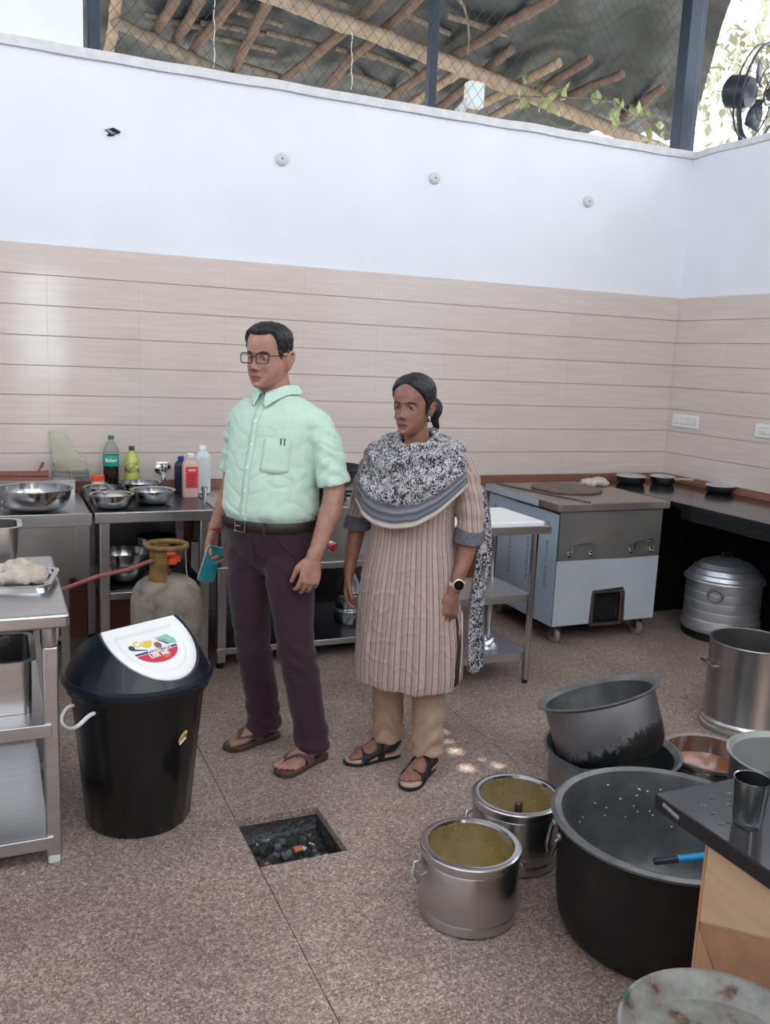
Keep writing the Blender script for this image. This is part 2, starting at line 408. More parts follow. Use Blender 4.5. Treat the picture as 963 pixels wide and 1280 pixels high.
st = .01; nx = int((hx1-hx0)/st); ny = int((hy1-hy0)/st); sx_, sy_ = (hx1-hx0)/nx, (hy1-hy0)/ny
vs = [(hx0+i*sx_, hy0+j*sy_, RZ) for j in range(ny+1) for i in range(nx+1)]
fs = []
for j in range(ny):
    for i in range(nx):
        cx, cy = hx0+(i+.5)*sx_, hy0+(j+.5)*sy_
        if any((cx-h[0])**2+(cy-h[1])**2 < h[2]**2 for h in holes): continue
        fs.append((j*(nx+1)+i, j*(nx+1)+i+1, (j+1)*(nx+1)+i+1, (j+1)*(nx+1)+i))
rf.add(vs, fs)
struct('ceiling', rf, mat('pale_roof_sheet', (214, 216, 218), .6, 0, .05, 3), smooth=0)
GRND = mat('dusty_ground', (128, 122, 112), .95, 0, .2, 2)
gm = MB()
for a in ((-40, XL-.3, -40, 60), (XR+.3, 40, -40, 60), (XL-.3, XR+.3, -40, YF-.25), (XL-.3, XR+.3, D+.3, 60)):
    gm.add([(a[0],a[2],-.14),(a[1],a[2],-.14),(a[1],a[3],-.14),(a[0],a[3],-.14)], [(0,1,2,3)])
struct('ground', gm, GRND, smooth=0)

# ---- steel posts on the wall ledge
def post(xc, wd, dp, label, lipx=None):
    t = thing('steel_post', label, 'post', (xc, D+.11, WT+.014), group='dark steel posts on the wall ledge')
    MB().box(xc-wd/2, xc+wd/2, D+.11-dp/2, D+.11+dp/2, WT+.014, 4.98).build('post_shaft', BLACKM, t, bevel=.004)
    if lipx: MB().box(xc+wd/2, xc+wd/2+lipx, D+.11-dp/2+.02, D+.11+dp/2, WT+.014, 4.98).build('edge_channel', BLACKM, t, bevel=.004)
    MB().box(xc-wd/2-.02, xc+wd/2+.02, D+.11-dp/2-.015, D+.11+dp/2+.015, WT+.0145, WT+.021).build('base_plate', GREYP, t)
    return t
post(P(118, 50, D+.07, 1).x, .062, .06, 'dark steel post beside the white upper wall')
post(P(541, 120, D+.08, 1).x, .05, .06, 'slim dark steel post standing mid-way along the white wall ledge')
post(P(860, 160, D+.05, 1).x, .105, .10, 'wide dark steel corner post next to the wall fan', .045)
# ---- wire fence between the posts
MESHW = mat('galvanised_wire', (84, 86, 88), .5, .7)
wm = MB(); yw = D+.055; zx0, zx1, zz0, zz1 = .6, 4.28, WT+.012, 4.3
def clip(x, z, dx, dz):
    t0, t1 = -1e9, 1e9
    for p_, d_, lo, hi in ((x, dx, zx0, zx1), (z, dz, zz0, zz1)):
        a, b = (lo-p_)/d_, (hi-p_)/d_
        if a > b: a, b = b, a
        t0 = max(t0, a); t1 = min(t1, b)
    return (t0, t1) if t1 > t0+.02 else None
pitch_ = .074
for sgn in (1, -1):
    k = -60
    while k < 120:
        c = clip(zx0+k*pitch_, zz0, .62, sgn*.78)
        if c:
            a = (zx0+k*pitch_+.62*c[0], yw+.002*sgn, zz0+sgn*.78*c[0]); b = (zx0+k*pitch_+.62*c[1], yw+.002*sgn, zz0+sgn*.78*c[1])
            wm.tube([a, b], .0013, 4, caps=False)
        k += 1
wf_ = one('wire_fence', wm, MESHW, 'diamond-woven wire fence stretched between the steel posts above the white wall', 'fence', (2.4, yw, WT+.012), smooth=0)
wf_['kind'] = 'stuff'
# ---- sheltered canopy outside: sagging dark tarpaulin on rough poles
TZ0, TY0, TSL = 4.85, 5.4, .13
def tz(x, y): return TZ0-TSL*(y-TY0)
def TP(px, py, dz=0.):
    d = FW + RT*((px-IW/2)/FPX) - UP*((py-IH/2)/FPX)
    t = (TZ0+dz+TSL*TY0-CAM.z)/(d.z+TSL*d.y)
    return CAM + d*t
TARP = bpy.data.materials.new('dark_tarpaulin'); TARP.use_nodes = True
N, L, b = nodes_of(TARP)
tc = N.new('ShaderNodeTexCoord'); n1 = N.new('ShaderNodeTexNoise'); n1.inputs['Scale'].default_value = 1.6; n1.inputs['Detail'].default_value = 6; L(tc.outputs['Object'], n1.inputs[0])
r = N.new('ShaderNodeValToRGB'); r.color_ramp.elements[0].position = .36; r.color_ramp.elements[1].position = .74
r.color_ramp.elements[0].color = (*lin((36, 44, 52)), 1); r.color_ramp.elements[1].color = (*lin((78, 88, 94)), 1)
L(n1.outputs[0], r.inputs[0]); L(r.outputs[0], b.inputs['Base Color']); b.inputs['Roughness'].default_value = .42
nx, ny = 110, 70
tb = MB(); vs = []
for j in range(ny+1):
    for i in range(nx+1):
        v = j/ny; y = 5.35+(9.75-5.35)*v
        xe = min(5.7+.64*(y-6.2), 7.6)
        x = -1.8+(xe+1.8)*i/nx
        y2 = y - (.55*max(0, x-5.0)/2.5)*v
        z = tz(x, y2)+.035*math.sin(x*2.6+.8*y2)+.07*mnoise.noise((x*1.3, y2*.9, 2))+.06*abs(mnoise.noise((x*3.+y2*2.2, y2*.8-x*.6, 5)))
        if x > 3.4: z += .075*math.sin((x*.9-y2*.55)*9+2*mnoise.noise((x, y2, 8)))*min(1, (x-3.4))*.8
        vs.append((x, y2, z))
tb.add(vs, [(j*(nx+1)+i, j*(nx+1)+i+1, (j+1)*(nx+1)+i+1, (j+1)*(nx+1)+i) for j in range(ny) for i in range(nx)])
one('tarpaulin', tb, TARP, 'dark wrinkled tarpaulin stretched over the rough poles outside the wall', 'tarpaulin', (3, 7, 4.6), solid=.004, smooth=60)
BAMB = [mat('pale_bamboo', (168, 150, 128), .6, 0, .2, 7, .2, 40, (1, 1, 1)), mat('brown_pole', (124, 104, 92), .7, 0, .25, 7, .25, 40), mat('weathered_pole', (140, 128, 114), .75, 0, .25, 9, .25, 40)]
ORD = ['first', 'second', 'third', 'fourth', 'fifth', 'sixth', 'seventh', 'eighth', 'ninth', 'tenth', 'eleventh', 'twelfth', 'thirteenth']
def pole(pts, r, mi, kind, dz, num=None):
    P3 = [TP(x, y, dz) for x, y in pts]
    # fill in and add joints
    path = []; rad = []
    for a, b_ in zip(P3[:-1], P3[1:]):
        ln = (b_-a).length; k = max(3, int(ln/.09))
        for i in range(k):
            t = i/k; p = a.lerp(b_, t); path.append(p+Vector((mnoise.noise(p*2)*.02, 0, mnoise.noise(p*2+Vector((9, 0, 0)))*.014)))
            rad.append(r*(1+.10*mnoise.noise(p*7))*(1.14 if (len(path) % 5 == 0) else 1))
    path.append(P3[-1]); rad.append(r*.95)
    mb = MB().tube(path, rad, 10)
    lab = {'beam': 'thick pale bamboo beam running slantwise across under the tarpaulin', 'rafter': 'brown rough-cut rafter pole reaching up under the dark tarpaulin',
           'thin': 'thin bamboo batten lying close against the dark tarpaulin', 'wall': 'weathered pole dropping along the wall ledge beside the white upper wall',
           'pale': 'pale peeled pole rising behind the wire fence'}[kind]
    if num is not None: lab = {'rafter': '%s brown rafter pole under the tarpaulin, counting from the white upper wall', 'thin': '%s thin batten close against the tarpaulin, counting from the white upper wall', 'pale': '%s pale peeled pole behind the wire fence, counting from the white upper wall'}[kind] % ORD[num]
    return one('roof_pole', mb, BAMB[mi], lab, 'pole', P3[0], group='%s poles of the outside canopy' % kind)
pole([(322, -12), (545, 72), (850, 196)], .068, 0, 'beam', -.22)
def row_of(lst, r_, mi, kind, dz):
    for k, q in enumerate(sorted(lst, key=lambda q: q[0][0])): pole(q, r_, mi, kind, dz, k)
row_of([[(351, 104), (432, 38), (484, -8)], [(403, 114), (440, 72), (467, 51), (530, -8)], [(288, 92), (300, 73), (340, -8)], [(480, 128), (535, 89), (700, -8)],
        [(187, 50), (224, -8)], [(217, 55), (254, -8)], [(234, 72), (298, -8)], [(665, 117), (738, 74)], [(758, 160), (831, 108)], [(545, 138), (640, 62)], [(701, 124), (779, 92)]], .043, 1, 'rafter', -.12)
row_of([[(508, 134), (585, 84)], [(565, 150), (700, 78)], [(608, 150), (690, 105)], [(136, 68), (148, -8)]], .044, 0, 'pale', -.14)
pole([(143, 26), (290, 96)], .05, 2, 'wall', -.2)
row_of([[(332, 40), (400, 57)], [(296, 14), (353, 31)], [(457, 65), (521, 91)], [(435, 89), (497, 113)], [(406, -2), (448, 13)], [(505, 18), (562, 42)], [(262, 45), (346, 64)], [(250, 28), (330, 42)], [(300, 80), (352, 96)],
        [(180, 18), (262, 36)], [(560, 20), (640, 44)], [(420, 60), (470, 72)], [(600, 100), (660, 112)]], .026, 2, 'thin', -.06)
# hanging bark strip and loose wires
p0, p1 = TP(571, -6, -.2), TP(585, 66, -.2)
mid = (p0+p1)/2+Vector((.05, 0, .04))
one('bark_strip', MB().tube([p0, p0.lerp(mid, .5)+Vector((.015, 0, .02)), mid, mid.lerp(p1, .5)+Vector((.012, 0, 0)), p1], .022, 6, ry=.008), BAMB[2], 'curled strip of bark hanging from the tarpaulin by the slim post', 'bark strip', p0)
for k, (x, ya, yb) in enumerate(((268, -6, 84), (440, 40, 112))):
    a, b_ = P(x, ya, D+.1, 1), P(x, yb, D+.1, 1)
    one('loose_wire', MB().tube([a+(b_-a)*(i/10)+Vector((.004*math.sin(i*1.7), 0, 0)) for i in range(11)], .0025, 5), WHITEP, ['white wire hanging in front of the wire fence near the upper wall', 'white wire hanging from the thick bamboo beam'][k], 'wire', b_)
# white lamp box clipped to the fence
lb = P(593, 119, D+.3, 1)
t = thing('flood_light', 'white square flood light behind the wire fence beside the slim post', 'light', lb)
T = Matrix.Translation(lb) @ Matrix.Rotation(PI/2, 4, 'X')
MB().prism(rrect(-.062, .062, -.078, .078, .02), -.025, .025, T=T).build('lamp_body', WHITEP, t, bevel=.004)
MB().prism(rrect(-.050, .050, -.066, .066, .014), .025, .028, T=T).build('diffuser', mat('lamp_diffuser', (226, 238, 236), .3), t)
MB().obox(lb+Vector((-.07, .0, -.075)), (.05, .04, .11), Matrix.Rotation(.7, 3, 'Y')).build('bracket', GREYP, t, bevel=.004)
MB().tube([lb+Vector((-.1, .0, -.1)), lb+Vector((-.16, .0, -.22)), lb+Vector((-.16, -.15, -.24))], .01, 6).build('arm', GREYP, t)
# creeper leaves along the beam
LEAF = mat('creeper_leaf', (136, 150, 92), .6, 0, .3, 12, col2=(190, 196, 150))
vp = [TP(x, y, -.3) for x, y in ((640, 120), (690, 122), (730, 122), (770, 128), (800, 150), (838, 168))]
t = thing('creeper_vine', 'leafy green creeper trailing over the bamboo beam near the corner post', 'vine', vp[0])
MB().tube(vp, .008, 5).build('stem', BAMB[1], t)
leafm = MB(); leafm.add([(0, 0, 0), (.035, .03, .01), (.045, .075, .0), (0, .12, -.012), (-.045, .075, 0), (-.035, .03, .01), (0, .06, .018)],
                       [(0, 1, 6), (1, 2, 6), (2, 3, 6), (3, 4, 6), (4, 5, 6), (5, 0, 6)])
lf0 = None
for q in range(34):
    k = rng.random()*4.999; i = int(k); p = vp[i].lerp(vp[i+1], k-i)+Vector((rng.normal()*.14, rng.normal()*.08, rng.normal()*.10-.02))
    if lf0 is None: lf0 = o = leafm.build('leaf', LEAF, t, local=True, smooth=0)
    else:
        o = lf0.copy(); C.objects.link(o)
    o.parent = t; o.location = p-vp[0]; o.rotation_euler = (1.0+rng.random()*1.4, rng.random()*1.5, rng.random()*6); s_ = .8+.7*rng.random(); o.scale = (s_, s_, s_)
# ---- trees beyond the right wall
BARK = mat('tree_bark', (120, 104, 88), .9, 0, .25, 9, .3, 30)
def leaf_cloud(mb, c, rad, n, size, r_):
    for q in range(n):
        d = Vector(r_.normal(size=3)); d.normalize(); p = Vector(c)+Vector((d.x*rad[0], d.y*rad[1], d.z*rad[2]))*(r_.random()**.45)
        R = Matrix.Rotation(r_.random()*6.28, 3, 'Z') @ Matrix.Rotation(r_.random()*3, 3, 'X'); s_ = size*(.6+.8*r_.random())
        mb.add([p+R @ Vector(v)*s_ for v in ((0, -.5, 0), (.28, 0, .05), (0, .5, 0), (-.28, 0, .05))], [(0, 1, 2, 3)])
def tree(loc, h_, r_, label, clouds, nl, size):
    x, y, z = loc
    t = thing('tree', label, 'tree', loc, group='trees beyond the right wall')
    tk = MB(); tk.tube([(x, y, z), (x+.1, y, z+h_*.3), (x-.05, y+.1, z+h_*.6), (x+.1, y, z+h_*.95)], [.13, .10, .07, .03], 8)
    tk.build('trunk', BARK, t)
    for i, (dx, dy, dz, rr) in enumerate(clouds):
        s0 = Vector((x, y, z+h_*.45)); e_ = Vector((x+dx, y+dy, z+dz))
        MB().tube([s0, s0.lerp(e_, .5)+Vector((0, 0, .15)), e_], [.05, .035, .015], 6).build('branch', BARK, t)
    fm = MB()
    for dx, dy, dz, rr in clouds: leaf_cloud(fm, (x+dx, y+dy, z+dz), (rr, rr, rr*.8), nl, size, r_)
    fo = fm.build('foliage', mat('sunlit_leaf', (128, 132, 104), .6, 0, .3, 3, col2=(176, 172, 148)), t, smooth=0); fo['kind'] = 'stuff'
    return t
r2 = np.random.default_rng(3)
tree((10.0, 8.6, -.14), 7.5, r2, 'slender sparse-leaved tree seen through the gap beside the wall fan', [(-1.2, .5, 5.6, .9), (.3, -.6, 6.6, 1.0), (.9, .8, 5.2, .8), (-.5, -.6, 4.6, .7)], 210, .15)
tree((13.5, 13.0, -.14), 9, r2, 'tall leafy tree rising far behind the wall fan', [(-1.5, 0, 6.5, 1.3), (.5, .4, 8, 1.4), (1.2, -.8, 6, 1.1)], 260, .2)
# outdoor greenery seen through the doorway behind the camera
tree((2.6, -8.0, -.14), 5.5, r2, 'bushy tree growing outside the open doorway', [(-.5, 0, 2.6, 1.0), (.5, .2, 3.4, 1.1), (.1, -.3, 1.7, .9)], 260, .16)
# ================================================================== wall fittings
def wall_disc(px, py, label):
    c = P(px, py, D+.008, 1)
    t = thing('wall_cover', label, 'cover', c, group='round white covers on the plaster wall')
    T = Matrix.Rotation(PI/2, 4, 'X')
    MB().lathe([(0, .0), (.036, .0), (.036, .012), (.030, .019), (.014, .023), (0, .024)], 24, c, T=T).build('cover_cap', GREYP, t)
    MB().lathe([(0, .023), (.0045, .023), (.0045, .0265), (0, .0265)], 10, c, T=T).build('screw', DARKV, t)
wall_disc(352, 199, 'round white cover cap on the plaster, the one closest to the broken hole')
wall_disc(543, 223, 'round white cover cap on the plaster, between two other caps')
wall_disc(735, 252, 'round white cover cap on the plaster, the one closest to the corner post')

def switch_plate(y0, y1, z0, z1, n, label, sock):
    t = thing('switch_plate', label, 'switch', (XR-.007, (y0+y1)/2, z0), group='white switch plates on the right wall')
    MB().box(XR-.019, XR-.007, y0, y1, z0, z1).build('plate', WHITEP, t, bevel=.004)
    MB().box(XR-.0195, XR-.019, y0+.025, y1-.025, z0+.02, z1-.02).build('module_frame', GREYP, t)
    w_ = (y1-y0-.06)/n
    for i in range(n):
        a = y0+.03+i*w_
        r_ = MB().box(XR-.024, XR-.0195, a+.003, a+w_-.003, z0+.026, z1-.026).build('rocker', WHITEP, t, bevel=.002)
        if i in sock:
            for k in range(3):
                cy, cz = a+w_/2+(-.009, .009, 0)[k], (z0+z1)/2+(-.006, -.006, .010)[k]
                MB().lathe([(0, 0), (.0032, 0), (.0032, .0006), (0, .0006)], 8, (XR-.024, cy, cz), T=Matrix.Rotation(-PI/2, 4, 'Y')).build('socket_hole', DARKV, r_)
switch_plate(4.757, 5.017, 1.222, 1.312, 3, 'white plate of switches and sockets near the room corner', (0, 2))
switch_plate(4.02, 4.253, 1.22, 1.308, 3, 'white socket plate on the right wall above the pan on the counter', (0, 2))
# tap
tp = P(200, 586, D-.007, 1)
t = thing('wall_tap', 'chrome tap on the tiled wall between the lime bottle and the red-labelled bottle', 'tap', tp)
TX = Matrix.Rotation(PI/2, 4, 'X')
MB().lathe([(0, 0), (.030, 0), (.030, .006), (.018, .012), (.013, .014), (.013, .075), (.016, .078), (.016, .10), (0, .102)], 20, tp, T=TX).build('tap_body', CHROME, t)
MB().tube([tp+Vector((0, -.085, -.01)), tp+Vector((0, -.11, -.012)), tp+Vector((0, -.13, -.03)), tp+Vector((0, -.13, -.06))], .011, 10).build('spout', CHROME, t)
MB().tube([tp+Vector((0, -.06, .01)), tp+Vector((0, -.06, .035))], .007, 8).tube([tp+Vector((-.03, -.06, .04)), tp+Vector((.03, -.06, .04))], .007, 8).build('handle', CHROME, t)
MB().lathe([(0, 0), (.022, 0), (.022, .005), (.012, .02), (0, .022)], 16, tp+Vector((.045, 0, .012)), T=TX).build('stop_cock', CHROME, t)

# fan on the right wall
fc = P(948, 116, XR+.12, 0)
t = thing('wall_fan', 'black wall fan with a wire cage on the ledge of the right wall', 'fan', fc)
BLK = mat('black_plastic', (40, 46, 58), .4, 0, .05, 20)
fd = Vector((.30, -.70, -.15)).normalized()       # facing
q = fd.to_track_quat('Z', 'Y').to_matrix().to_4x4()
MB().lathe([(0, -.20), (.07, -.195), (.10, -.17), (.105, -.08), (.09, -.03), (0, -.025)], 24, fc-fd*.02, T=q).build('motor_housing', BLK, t)
rr_ = .29
for k, (rad, zz, tr) in enumerate(((rr_, .03, .009), (rr_*.97, -.02, .006), (.07, .075, .006), (.16, .065, .004))):
    MB().tube([fc+q.to_3x3() @ Vector((rad*math.cos(a), rad*math.sin(a), zz)) for a in [i*2*PI/36 for i in range(36)]], tr, 6, closed=True).build('cage_ring', BLK, t)
for k in range(20):
    a = k*2*PI/20; R3 = q.to_3x3(); u_ = Vector((math.cos(a), math.sin(a), 0))
    MB().tube([fc+R3 @ (u_*.07+Vector((0, 0, .075))), fc+R3 @ (u_*.16+Vector((0, 0, .065))), fc+R3 @ (u_*rr_+Vector((0, 0, .03))), fc+R3 @ (u_*.16+Vector((0, 0, -.03)))], .0022, 4).build('cage_wire', BLK, t)
for k in range(3):
    a0 = k*2*PI/3+.4; R3 = q.to_3x3(); vs = []
    for i in range(7):
        rr2 = .04+.19*i/6
        for s_ in (-1, 1):
            aa = a0+s_*(.12+.38*math.sin(PI*i/7)); vs.append(fc+R3 @ Vector((rr2*math.cos(aa), rr2*math.sin(aa), .03+s_*.018)))
    MB().add(vs, [(2*i, 2*i+1, 2*i+3, 2*i+2) for i in range(6)]).build('blade', BLK, t, solid=.003)
fw = Vector((XR+.11, fc.y+.1, WT+.013))
MB().tube([fc-fd*.1, fc-fd*.1+Vector((.0, .02, -.12)), fw+Vector((0, 0, .05)), fw], .018, 8).build('stand_arm', BLK, t)
MB().lathe([(0, 0), (.06, 0), (.06, .015), (0, .03)], 18, fw).build('base', BLK, t)

# ================================================================== stainless furniture
def leg_sq(t, x, y, z1, w_=.036, m=None, foot=True):
    m = m or STEEL
    l = MB().box(x-w_/2, x+w_/2, y-w_/2, y+w_/2, .03, z1).build('leg', m, t, bevel=.004)
    MB().lathe([(0, 0), (.018, 0), (.018, .012), (.012, .03), (0, .03)], 12, (x, y, 0)).build('foot', RUBBER, l)
ZC = .832; YC = 4.34
# cooking range standing against the wall at the far left
t = thing('gas_range', 'stainless gas range with a raised back rail under the wide steel bowl', 'range', (-.25, 4.68, 0))
x0, x1 = -.95, .422
MB().box(x0, x1, YC, D-.06, ZC-.05, ZC-.006).build('worktop', STEELH, t, bevel=.006)
MB().box(x0, x1, YC-.002, YC+.012, ZC-.062, ZC).build('front_rail', STEELH, t, bevel=.003)
MB().box(x0+.01, x1-.07, YC+.012, YC+.03, .52, ZC-.062).build('apron_panel', STEEL, t, bevel=.002)
MB().box(x1-.075, x1-.012, YC+.004, YC+.04, .51, ZC-.062).build('side_panel', STEEL, t, bevel=.002)
MB().box(x0, x1-.02, D-.10, D-.05, ZC-.05, ZC+.062).build('back_rail', STEELH, t, bevel=.004)
MB().box(x0, x1-.02, D-.13, D-.05, ZC+.062, ZC+.07).build('back_shelf', STEELH, t, bevel=.002)
for x in (x0+.1, x1-.125):
    for y in (YC+.055, D-.12): leg_sq(t, x, y, ZC-.05, .042)
MB().box(x0+.05, x1-.1, YC+.05, D-.1, .20, .222).build('under_shelf', STEELH, t, bevel=.003)
for bx in (-.055, -.62):
    rg = MB().tube([(bx+.085*math.cos(a), 4.56+.085*math.sin(a), ZC+.012) for a in [i*2*PI/28 for i in range(28)]], .007, 6, closed=True).build('burner_ring', CHROME, t)
    for a in (0, PI/2, PI, 1.5*PI): MB().tube([(bx+.04*math.cos(a), 4.56+.04*math.sin(a), ZC+.012), (bx+.098*math.cos(a), 4.56+.098*math.sin(a), ZC+.014), (bx+.10*math.cos(a), 4.56+.10*math.sin(a), ZC-.004)], .006, 6).build('pan_support', STEELD, rg)
# steel table with a mid shelf
t = thing('steel_table', 'stainless table with a mid shelf, gas cylinder standing in front of it', 'table', (.71, 4.68, 0))
x0, x1 = .434, 1.005
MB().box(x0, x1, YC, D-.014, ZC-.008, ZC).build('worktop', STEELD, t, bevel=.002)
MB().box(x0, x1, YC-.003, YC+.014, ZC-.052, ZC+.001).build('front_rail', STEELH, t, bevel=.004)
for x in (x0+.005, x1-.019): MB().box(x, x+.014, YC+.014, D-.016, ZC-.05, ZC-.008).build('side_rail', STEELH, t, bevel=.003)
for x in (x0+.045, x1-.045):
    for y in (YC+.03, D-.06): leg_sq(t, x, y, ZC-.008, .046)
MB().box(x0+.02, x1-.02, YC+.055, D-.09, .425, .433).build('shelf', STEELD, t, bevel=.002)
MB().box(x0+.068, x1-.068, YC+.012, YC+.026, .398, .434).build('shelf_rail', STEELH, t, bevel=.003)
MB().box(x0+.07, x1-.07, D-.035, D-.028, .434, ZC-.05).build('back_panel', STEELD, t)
# long cooking range with red knob behind the people
t = thing('cooking_range', 'long stainless range with red burner knobs and a low shelf behind the two people', 'range', (1.68, 4.68, 0))
x0, x1 = 1.022, 2.33
MB().box(x0, x1, YC-.02, D-.02, ZC-.055, ZC-.004).build('worktop', STEELH, t, bevel=.006)
MB().box(x0, x1, YC-.023, YC-.008, ZC-.062, ZC+.001).build('front_rail', STEELH, t, bevel=.004)
MB().box(x0+.02, x1-.02, YC+.0, YC+.02, .535, ZC-.062).build('control_panel', STEEL, t, bevel=.002)
MB().box(x0, x1, YC-.012, YC+.03, .50, .535).build('panel_rail', STEELH, t, bevel=.003)
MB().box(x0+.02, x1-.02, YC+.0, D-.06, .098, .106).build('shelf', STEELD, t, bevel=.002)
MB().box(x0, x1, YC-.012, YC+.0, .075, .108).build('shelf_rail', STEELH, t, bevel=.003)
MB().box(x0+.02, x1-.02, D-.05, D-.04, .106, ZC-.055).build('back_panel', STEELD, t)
for x in (x0+.025, x1-.025):
    for y in (YC+.012, D-.06): leg_sq(t, x, y, .53, .046)
KNOB = mat('red_knob', (176, 34, 44), .3, 0, .1, 20)
for kx in (1.18, P(414, 683, YC, 1).x, 2.14):
    c = (kx, YC, P(414, 683, YC, 1).z)
    kn = MB().lathe([(0, .004), (.03, .004), (.03, .012), (.024, .014), (0, .014)], 24, c, T=TX).build('knob_plate', CHROME, t)
    MB().lathe([(0, .014), (.021, .014), (.020, .034), (.014, .038), (0, .038)], 18, c, T=TX).obox(Vector(c)+Vector((0, -.04, 0)), (.008, .012, .036)).build('knob', KNOB, kn)
for bx in (1.3, 1.72, 2.12):
    MB().lathe([(0, 0), (.09, 0), (.10, .012), (.05, .03), (0, .03)], 24, (bx, 4.62, ZC-.004)).build('burner', STEELD, t)

# tandoor-style griddle stove on castors
t = thing('griddle_stove', 'square steel griddle stove on castors, its sides still in blue protective film', 'stove', (3.3, 4.54, 0))
GX0, GX1, GY0, GY1 = 2.935, 3.672, 4.15, 4.93
FILM = mat('blue_protective_film', (186, 206, 222), .3, .25, .06, 3, .05, 9)
FILMW = mat('pale_protective_film', (196, 205, 212), .34, .25, .06, 3, .06, 7)
GRIME = mat('grimy_cut_steel', (96, 84, 78), .5, .6, .3, 12, .1, 60)
TOPM = mat('greasy_brown_steel', (150, 140, 134), .36, .6, .2, 6, .05, 50, rvar=.1)
ox0, ox1 = P(742, 760, GY0, 1).x, P(774, 760, GY0, 1).x; oz0, oz1 = P(757, 777, GY0, 1).z, P(757, 741, GY0, 1).z
bd = MB()      # hollow shell with a fire door hole in front
bd.box(GX0, GX0+.01, GY0, GY1, .118, .80); bd.box(GX1-.01, GX1, GY0, GY1, .118, .80); bd.box(GX0+.01, GX1-.01, GY1-.01, GY1, .118, .80); bd.box(GX0+.01, GX1-.01, GY0+.01, GY1-.01, .118, .125)
bd.box(GX0+.01, ox0, GY0, GY0+.01, .118, .80); bd.box(ox1, GX1-.01, GY0, GY0+.01, .118, .80); bd.box(ox0, ox1, GY0, GY0+.01, oz1, .80); bd.box(ox0, ox1, GY0, GY0+.01, .118, oz0)
bd.build('body', STEELD, t, smooth=0)
MB().box(GX0-.03, GX1+.03, GY0-.025, GY1+.02, .80, .845).build('top_slab', TOPM, t, bevel=.004)
MB().box(GX0+.004, GX1-.004, GY0-.006, GY0-.0005, .51, .795).build('upper_front_panel', mat('smudged_panel_steel', (150, 149, 147), .45, .8, .15, 3, .03, 30, (1, 1, 1)), t, bevel=.002)
def zigzag(a, b, n_, amp):
    return [(a+(b-a)*i/n_, amp*mnoise.noise((i*.9+a, 3.3, 1))) for i in range(n_+1)]
TF = Matrix.Translation((0, GY0-.0005, 0)) @ Matrix.Rotation(PI/2, 4, 'X')
edge = zigzag(GX0+.002, GX1-.002, 14, .006)
fr_ = P(738, 760, GY0, 1).x, P(781, 760, GY0, 1).x
MB().prism([(GX0+.002, .122)]+[(x, .508+dz) for x, dz in edge]+[(GX1-.002, .122), (fr_[1], .122), (fr_[1]-.01, .3), (ox1+.014, oz1+.03), (ox0-.02, oz1+.02), (fr_[0], .3), (fr_[0]-.008, .122)], 0, .003, T=TF).build('front_film', FILMW, t, smooth=0)
fm = MB()
fm.box(ox0-.022, ox0, GY0-.004, GY0+.04, oz0-.02, oz1+.014); fm.box(ox1, ox1+.022, GY0-.004, GY0+.04, oz0-.02, oz1+.014); fm.box(ox0, ox1, GY0-.004, GY0+.04, oz1, oz1+.014); fm.box(ox0, ox1, GY0-.012, GY0+.04, oz0-.02, oz0)
fm.build('fire_door_frame', GRIME, t, bevel=.002)
MB().box(ox0, ox1, GY0+.04, GY0+.30, oz0-.01, oz1+.01).build('fire_box', DARKV, t, smooth=0)
TS = Matrix.Translation((GX0-.0005, 0, 0)) @ Matrix(((0, 0, -1, 0), (1, 0, 0, 0), (0, 1, 0, 0), (0, 0, 0, 1)))
e2 = zigzag(GY0+.004, GY1, 16, .008)
ff = MB().prism([(GY0+.004, .122)]+[(y, .778+dz+.01*((y-GY0)/.8)) for y, dz in e2]+[(GY1, .122)], 0, .003, T=TS).build('side_film', FILM, t, smooth=0)
MB().box(GX0-.032, GX0-.0303, GY0+.18, GY1+.01, .802, .842).build('edge_film', FILM, t, smooth=0)
INK = mat('film_print', (92, 104, 122), .5)
for k in range(4):       # oval maker's marks and lines of small print on the film
    yy = GY0+.10+.2*k
    ov = MB()
    ov.tube([(GX0-.0042, yy+.012*math.cos(a), .70+.026*math.sin(a)) for a in [i*2*PI/20 for i in range(20)]], .0022, 4, closed=True, upv=(1, 0, 0))
    ov.box(GX0-.0042, GX0-.0036, yy-.003, yy+.003, .686, .714); ov.build('film_mark', INK, ff)
    for zz in (.40, .55):
        pr = MB()
        for j in range(3):
            for i in range(10):
                l_ = .006+.004*((i*7+j*3+k) % 3)
                pr.box(GX0-.0040, GX0-.0036, yy-.012+.009*j, yy-.008+.009*j, zz+.014*i-.07, zz+.014*i-.07+l_)
        pr.build('film_print', INK, ff)
for hx, hz in ((P(724, 686, GY0, 1).x, P(724, 686, GY0, 1).z), (P(800, 681, GY0, 1).x, P(800, 681, GY0, 1).z)):
    w_ = .075; hh = MB().tube([(hx-w_, GY0-.007, hz-.03), (hx-w_, GY0-.035, hz-.03), (hx-w_+.006, GY0-.04, hz+.03), (hx-w_+.02, GY0-.04, hz+.037), (hx+w_-.02, GY0-.04, hz+.037), (hx+w_-.006, GY0-.04, hz+.03), (hx+w_, GY0-.035, hz-.03), (hx+w_, GY0-.007, hz-.03)], .0065, 8).build('handle', CHROME, t)
    for s_ in (-1, 1): MB().box(hx+s_*w_-.014, hx+s_*w_+.014, GY0-.020, GY0-.0062, hz-.045, hz-.012).build('handle_bracket', CHROME, hh, bevel=.003)
WHEEL = mat('worn_castor', (146, 136, 128), .7, 0, .2, 30)
